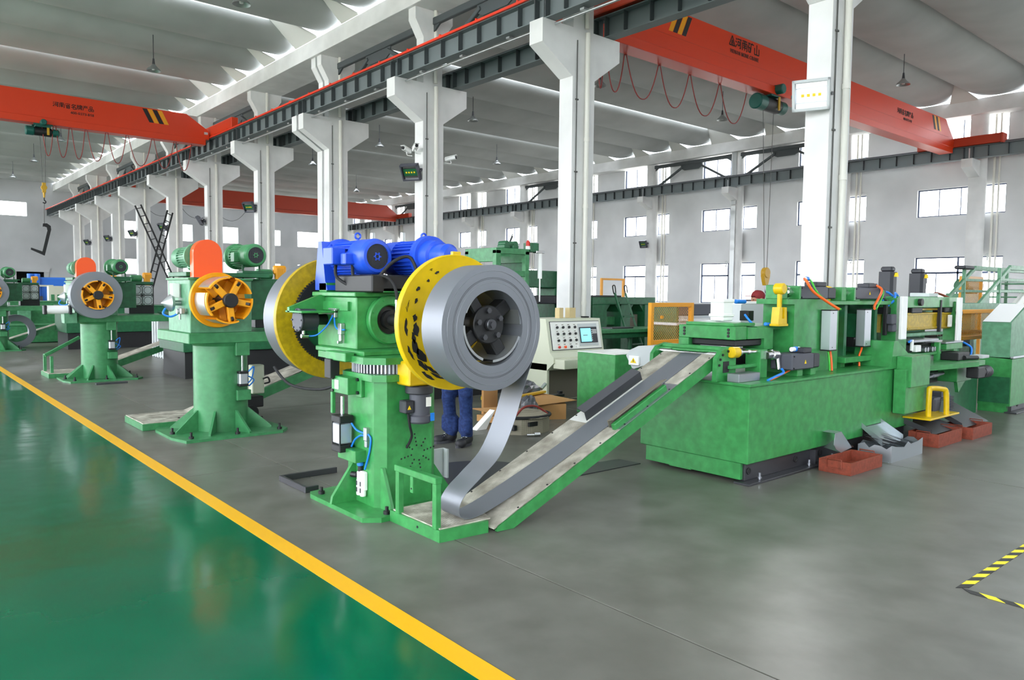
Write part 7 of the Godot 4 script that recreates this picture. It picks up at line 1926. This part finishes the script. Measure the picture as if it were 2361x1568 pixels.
func scrap_and_trays():
	tray(6.82, -3.5, 7.47, -3.19, 0.12, "red brown scrap tray nearest the bed corner, under the small funnel")
	tray(8.88, -3.52, 9.56, -3.2, 0.15, "red brown scrap tray below the yellow pump cradle")
	tray(9.72, -3.5, 10.36, -3.14, 0.14, "red brown scrap tray farthest along the line under the dark chute")
	var b := thing("tin_box", Vector3(8.0, 0, -3.4), "dented galvanised sheet box full of dark scrap strips below the bed", "box")
	W(b)
	var pts := [Vector2(7.66, -3.52), Vector2(7.7, -3.2), Vector2(8.45, -3.2), Vector2(8.48, -3.5)]
	for i in 4:
		var p: Vector2 = pts[i]
		var q: Vector2 = pts[(i + 1) % 4]
		var n := 6
		for k in n:
			var a := p.lerp(q, k / float(n))
			var c := p.lerp(q, (k + 1) / float(n))
			var o := (q - p).orthogonal().normalized() * 0.018
			var ha := 0.15 + 0.025 * sin(k * 2.3 + i)
			var hc := 0.15 + 0.025 * sin((k + 1) * 2.3 + i)
			if k == n - 1: hc = 0.15 + 0.025 * sin(i + 1)
			var la := o * sin(k * 1.7 + i)
			var lc := o * sin((k + 1) * 1.7 + i)
			if k == n - 1: lc = Vector2.ZERO
			if k == 0: la = Vector2.ZERO
			var nn := Vector3(o.x, 0, o.y).normalized()
			quad(Vector3(a.x, 0, a.y), Vector3(c.x, 0, c.y), Vector3(c.x + lc.x, hc, c.y + lc.y), Vector3(a.x + la.x, ha, a.y + la.y), nn)
			quad(Vector3(a.x, 0, a.y) * 0.999 + Vector3(8.07, 0, -3.36) * 0.001, Vector3(c.x, 0, c.y) * 0.999 + Vector3(8.07, 0, -3.36) * 0.001, Vector3(c.x + lc.x, hc, c.y + lc.y) * 0.985 + Vector3(8.07, hc, -3.36) * 0.015, Vector3(a.x + la.x, ha, a.y + la.y) * 0.985 + Vector3(8.07, ha, -3.36) * 0.015, -nn)
	bx(7.68, 0, -3.5, 8.46, 0.006, -3.22, 0.0)
	fin("wall", "tin", b)
	W(b)
	for k in 26:
		var x := 7.85 + rng.randf() * 0.45
		var z := -3.46 + rng.randf() * 0.12
		var y := 0.1 + rng.randf() * 0.1
		bar(Vector3(x - 0.12, y + 0.04, z - 0.1), Vector3(x + 0.15, y - 0.05, z + 0.08), 0.03, 0.003)
	fin("scrap_strips", "steel_dark", b).set_meta("kind", "stuff")

# ---------------------------------------------------------------- people: a smooth field of tapered bones, meshed as surface nets
func net(bones: Array, cell: float, k: float) -> void:
	var lo := Vector3.INF
	var hi := -Vector3.INF
	for b in bones:
		var r: float = maxf(b[2], b[3]) + cell * 2.5
		lo = lo.min(b[0] - Vector3.ONE * r).min(b[1] - Vector3.ONE * r)
		hi = hi.max(b[0] + Vector3.ONE * r).max(b[1] + Vector3.ONE * r)
	var n := Vector3i(((hi - lo) / cell).ceil()) + Vector3i.ONE
	var field := PackedFloat32Array()
	field.resize(n.x * n.y * n.z)
	field.fill(1.0)
	for b in bones:
		var r: float = maxf(b[2], b[3]) + cell * 2.0 + k
		var a: Vector3 = b[0]
		var ab: Vector3 = b[1] - a
		var l2 := maxf(ab.length_squared(), 1e-9)
		var i0 := Vector3i(((a.min(b[1]) - Vector3.ONE * r - lo) / cell).floor()).clamp(Vector3i.ZERO, n - Vector3i.ONE)
		var i1 := Vector3i(((a.max(b[1]) + Vector3.ONE * r - lo) / cell).ceil()).clamp(Vector3i.ZERO, n - Vector3i.ONE)
		for z in range(i0.z, i1.z + 1):
			for y in range(i0.y, i1.y + 1):
				for x in range(i0.x, i1.x + 1):
					var p := lo + Vector3(x, y, z) * cell
					var t := clampf((p - a).dot(ab) / l2, 0.0, 1.0)
					var d := p.distance_to(a + ab * t) - lerpf(b[2], b[3], t)
					var id := (z * n.y + y) * n.x + x
					var f := field[id]
					var h := maxf(k - absf(f - d), 0.0) / k
					field[id] = minf(f, d) - h * h * k * 0.25
	var vid := {}
	var vs := []
	var ns := []
	var off := [0, 1, n.x, n.x + 1, n.x * n.y, n.x * n.y + 1, n.x * n.y + n.x, n.x * n.y + n.x + 1]
	for z in n.z - 1:
		for y in n.y - 1:
			for x in n.x - 1:
				var id := (z * n.y + y) * n.x + x
				var neg := 0
				for o in off:
					if field[id + o] < 0.0: neg += 1
				if neg == 0 or neg == 8: continue
				var sum := Vector3.ZERO
				var cnt := 0
				for e in [[0, 1], [2, 3], [4, 5], [6, 7], [0, 2], [1, 3], [4, 6], [5, 7], [0, 4], [1, 5], [2, 6], [3, 7]]:
					var fa := field[id + off[e[0]]]
					var fb := field[id + off[e[1]]]
					if (fa < 0.0) == (fb < 0.0): continue
					var pa := Vector3(e[0] & 1, (e[0] >> 1) & 1, e[0] >> 2)
					var pb := Vector3(e[1] & 1, (e[1] >> 1) & 1, e[1] >> 2)
					sum += pa.lerp(pb, fa / (fa - fb))
					cnt += 1
				vid[id] = vs.size()
				vs.append(lo + (Vector3(x, y, z) + sum / cnt) * cell)
				var f0 := field[id]
				ns.append(Vector3(field[id + 1] + field[id + off[3]] + field[id + off[5]] + field[id + off[7]] - f0 - field[id + off[2]] - field[id + off[4]] - field[id + off[6]], field[id + off[2]] + field[id + off[3]] + field[id + off[6]] + field[id + off[7]] - f0 - field[id + off[1]] - field[id + off[4]] - field[id + off[5]], field[id + off[4]] + field[id + off[5]] + field[id + off[6]] + field[id + off[7]] - f0 - field[id + off[1]] - field[id + off[2]] - field[id + off[3]]).normalized())
	for id in vid:
		for ax in 3:
			var st: int = [1, n.x, n.x * n.y][ax]
			var u: int = [n.x, n.x * n.y, 1][ax]
			var v: int = [n.x * n.y, 1, n.x][ax]
			if (field[id] < 0.0) == (field[id + st] < 0.0): continue
			if not (vid.has(id - u) and vid.has(id - v) and vid.has(id - u - v)): continue
			var q := [vid[id], vid[id - u], vid[id - u - v], vid[id - v]]
			tri(vs[q[0]], vs[q[1]], vs[q[2]], ns[q[0]], ns[q[1]], ns[q[2]])
			tri(vs[q[0]], vs[q[2]], vs[q[3]], ns[q[0]], ns[q[2]], ns[q[3]])

func hand_bones(w: Vector3, dir: Vector3, palm: Vector3, thumb: Vector3) -> Array:
	# wrist, finger direction, palm normal, thumb side
	var out := []
	var kn := w + dir * 0.085
	for i in 4:
		var s := thumb * (0.03 - 0.02 * i)
		out.append([w + thumb * (0.018 - 0.012 * i), kn + s, 0.015, 0.011])
		var l: float = [0.07, 0.078, 0.072, 0.056][i]
		var m := kn + s + (dir * 0.8 + palm * 0.45).normalized() * l * 0.5
		out.append([kn + s, m, 0.0095, 0.0088])
		out.append([m, m + (dir * 0.5 + palm * 0.8).normalized() * l * 0.5, 0.0088, 0.0075])
	var tb := w + dir * 0.03 + thumb * 0.03
	out.append([w + dir * 0.01 + thumb * 0.012, tb, 0.015, 0.013])
	out.append([tb, tb + (dir * 0.7 + thumb * 0.6 + palm * 0.2).normalized() * 0.04, 0.011, 0.01])
	out.append([tb + (dir * 0.7 + thumb * 0.6 + palm * 0.2).normalized() * 0.04, tb + (dir * 0.95 + thumb * 0.4 + palm * 0.4).normalized() * 0.07, 0.01, 0.008])
	return out

func person(at: Vector3, yaw: float, label: String, cap: bool, bend: float):
	var o := thing("person", at, label, "person", "", "", yaw)     # faces -z in its own axes
	var hip := Vector3(0, 0.9, 0.02)
	var ch := Vector3(0, 1.25, -bend * 0.5)
	var nk := Vector3(0, 1.42, -bend * 0.9)
	var hd := Vector3(0, 1.55, -bend * 1.15 - 0.02)
	var legs := []
	for s in [-1, 1]:
		var h := Vector3(0.095 * s, 0.88, 0.02)
		var kn := Vector3(0.11 * s, 0.48, -0.02 * s)
		var an := Vector3(0.115 * s, 0.1, 0.03)
		legs.append([h, kn, 0.082, 0.056]); legs.append([kn, an, 0.055, 0.042])
	var arms := []
	var wr := []
	for s in [-1, 1]:
		var sh := Vector3(0.19 * s, 1.36, nk.z + 0.02)
		var el := Vector3(0.25 * s, 1.1, nk.z - 0.02)
		var w := Vector3(0.17 * s, 1.02, nk.z - 0.25)
		arms.append([sh, el, 0.048, 0.039]); arms.append([el, w, 0.037, 0.027])
		wr.append([w, s])
	var torso := [[hip + Vector3(-0.06, 0, 0), hip + Vector3(0.06, 0, 0), 0.115, 0.115], [hip, ch, 0.12, 0.13], [ch + Vector3(-0.06, 0, 0), ch + Vector3(0.06, 0, 0), 0.115, 0.115], [ch, nk, 0.12, 0.06], [Vector3(-0.17, 1.37, nk.z + 0.02), Vector3(0.17, 1.37, nk.z + 0.02), 0.055, 0.055], [nk, hd, 0.055, 0.055]]
	mb()
	net(torso + legs + arms, 0.018, 0.05)
	var head := [[hd + Vector3(0, 0.06, 0.015), hd + Vector3(0, 0.07, -0.02), 0.088, 0.085], [hd + Vector3(0, -0.02, -0.03), hd + Vector3(0, -0.05, -0.055), 0.062, 0.036], [nk, hd, 0.055, 0.058], [hd + Vector3(0, 0.035, -0.1), hd + Vector3(0, 0.0, -0.118), 0.01, 0.014]]
	for s in [-1, 1]:
		head.append([hd + Vector3(0.083 * s, 0.05, 0.01), hd + Vector3(0.083 * s, 0.0, 0.005), 0.016, 0.01])
		head.append([hd + Vector3(0.015 * s, 0.055, -0.098), hd + Vector3(0.05 * s, 0.055, -0.083), 0.01, 0.008])
	head.append([hd + Vector3(-0.02, -0.025, -0.09), hd + Vector3(0.02, -0.025, -0.09), 0.009, 0.009])
	net(head, 0.008, 0.02)
	for w in wr: net(hand_bones(w[0], Vector3(-0.15 * w[1], -0.1, -0.98).normalized(), Vector3(-0.3 * w[1], -0.95, 0.05).normalized(), Vector3(-0.95 * w[1], 0.2, -0.2).normalized()), 0.0045, 0.006)
	fin("body", "skin", o)
	for s in [-1, 1]:
		mb(); rev(hd + Vector3(0.033 * s, 0.038, -0.095), Vector3.FORWARD, [Vector2(0.0, 0.011), Vector2(0.006, 0.007), Vector2(0.008, 0.0)], 8); fin("eye", "charcoal_dark", o)
	mb()
	var jl := []
	for i in 2:
		var s := -1 if i == 0 else 1
		var h := Vector3(0.095 * s, 0.9, 0.02)
		var kn := Vector3(0.11 * s, 0.5, -0.02 * s)
		jl.append([h, kn, 0.098, 0.074]); jl.append([kn, Vector3(0.115 * s, 0.12, 0.035), 0.072, 0.066])
		for c in 5: jl.append([Vector3(0.06 * s, 0.16 + 0.05 * c + 0.25 * (c / 3), 0.03), Vector3(0.16 * s, 0.17 + 0.05 * c + 0.25 * (c / 3), 0.0), 0.05, 0.055])
	jl.append([hip + Vector3(-0.07, 0, 0), hip + Vector3(0.07, 0, 0), 0.135, 0.135]); jl.append([hip, hip + Vector3(0, 0.1, 0), 0.14, 0.13])
	net(jl, 0.012, 0.016); fin("jeans", "jeans", o)
	mb()
	var jk := [[hip + Vector3(-0.06, 0.08, 0), hip + Vector3(0.06, 0.08, 0), 0.14, 0.14], [hip + Vector3(0, 0.1, 0), ch, 0.145, 0.15], [ch + Vector3(-0.07, 0, 0), ch + Vector3(0.07, 0, 0), 0.13, 0.13], [ch, nk - Vector3(0, 0.02, 0), 0.135, 0.075], [Vector3(-0.17, 1.37, nk.z + 0.02), Vector3(0.17, 1.37, nk.z + 0.02), 0.07, 0.07]]
	for a in arms: jk.append([a[0], a[1], a[2] + 0.017, a[3] + 0.014])
	net(jk, 0.016, 0.04); fin("jacket", "navy", o)
	mb()
	if cap:
		net([[hd + Vector3(0, 0.09, 0.01), hd + Vector3(0, 0.095, -0.015), 0.098, 0.094]], 0.01, 0.02); bx(-0.07, hd.y + 0.085, hd.z - 0.19, 0.07, hd.y + 0.1, hd.z - 0.08, 0.005)
		fin("cap", "cap_red", o)
	else:
		net([[hd + Vector3(0, 0.09, 0.02), hd + Vector3(0, 0.1, -0.015), 0.094, 0.088], [hd + Vector3(0, 0.03, 0.06), hd + Vector3(0, 0.08, 0.05), 0.05, 0.06]], 0.01, 0.02); fin("hair", "charcoal_dark", o)
	for i in 2:
		var s := -1 if i == 0 else 1
		mb(); var ft := Vector3(0.12 * s, 0, 0.0)
		var tw := Vector3(0.05 * s, 0, 0)
		net([[ft + Vector3(0, 0.06, 0.06), ft + tw + Vector3(0, 0.045, -0.13), 0.047, 0.042], [ft + Vector3(0, 0.1, 0.045), ft + Vector3(0, 0.06, 0.02), 0.05, 0.05], [ft + tw + Vector3(-0.02, 0.04, -0.11), ft + tw + Vector3(0.025, 0.04, -0.12), 0.036, 0.036]], 0.008, 0.03)
		var sh := fin("shoe", "shoe", o)
		mb(); var so := []
		for k in 16:
			var q := TAU * k / 16
			so.append(Vector2(ft.x + tw.x * (0.5 - 0.5 * sin(q)) * 0.9 + cos(q) * 0.05, -0.04 + sin(q) * 0.14))
		ext("y", so, 0.0, 0.03); fin("sole", "sole", sh)
		mb(); for k in 4: bar(ft + tw * 0.5 + Vector3(-0.025, 0.098 - 0.008 * k, -0.02 - 0.025 * k), ft + tw * 0.5 + Vector3(0.025, 0.098 - 0.008 * k, -0.03 - 0.025 * k), 0.006, 0.005)
		fin("lace", "greybox", sh).set_meta("kind", "stuff")

func people():
	person(Vector3(4.84, 0, -6.6), 100, "person in blue jeans and black shoes standing behind the near coil", false, 0.05)
	person(Vector3(10.75, 0, -6.45), 60, "person with a dark red cap and dark jacket behind the grey cabinet", true, 0.12)
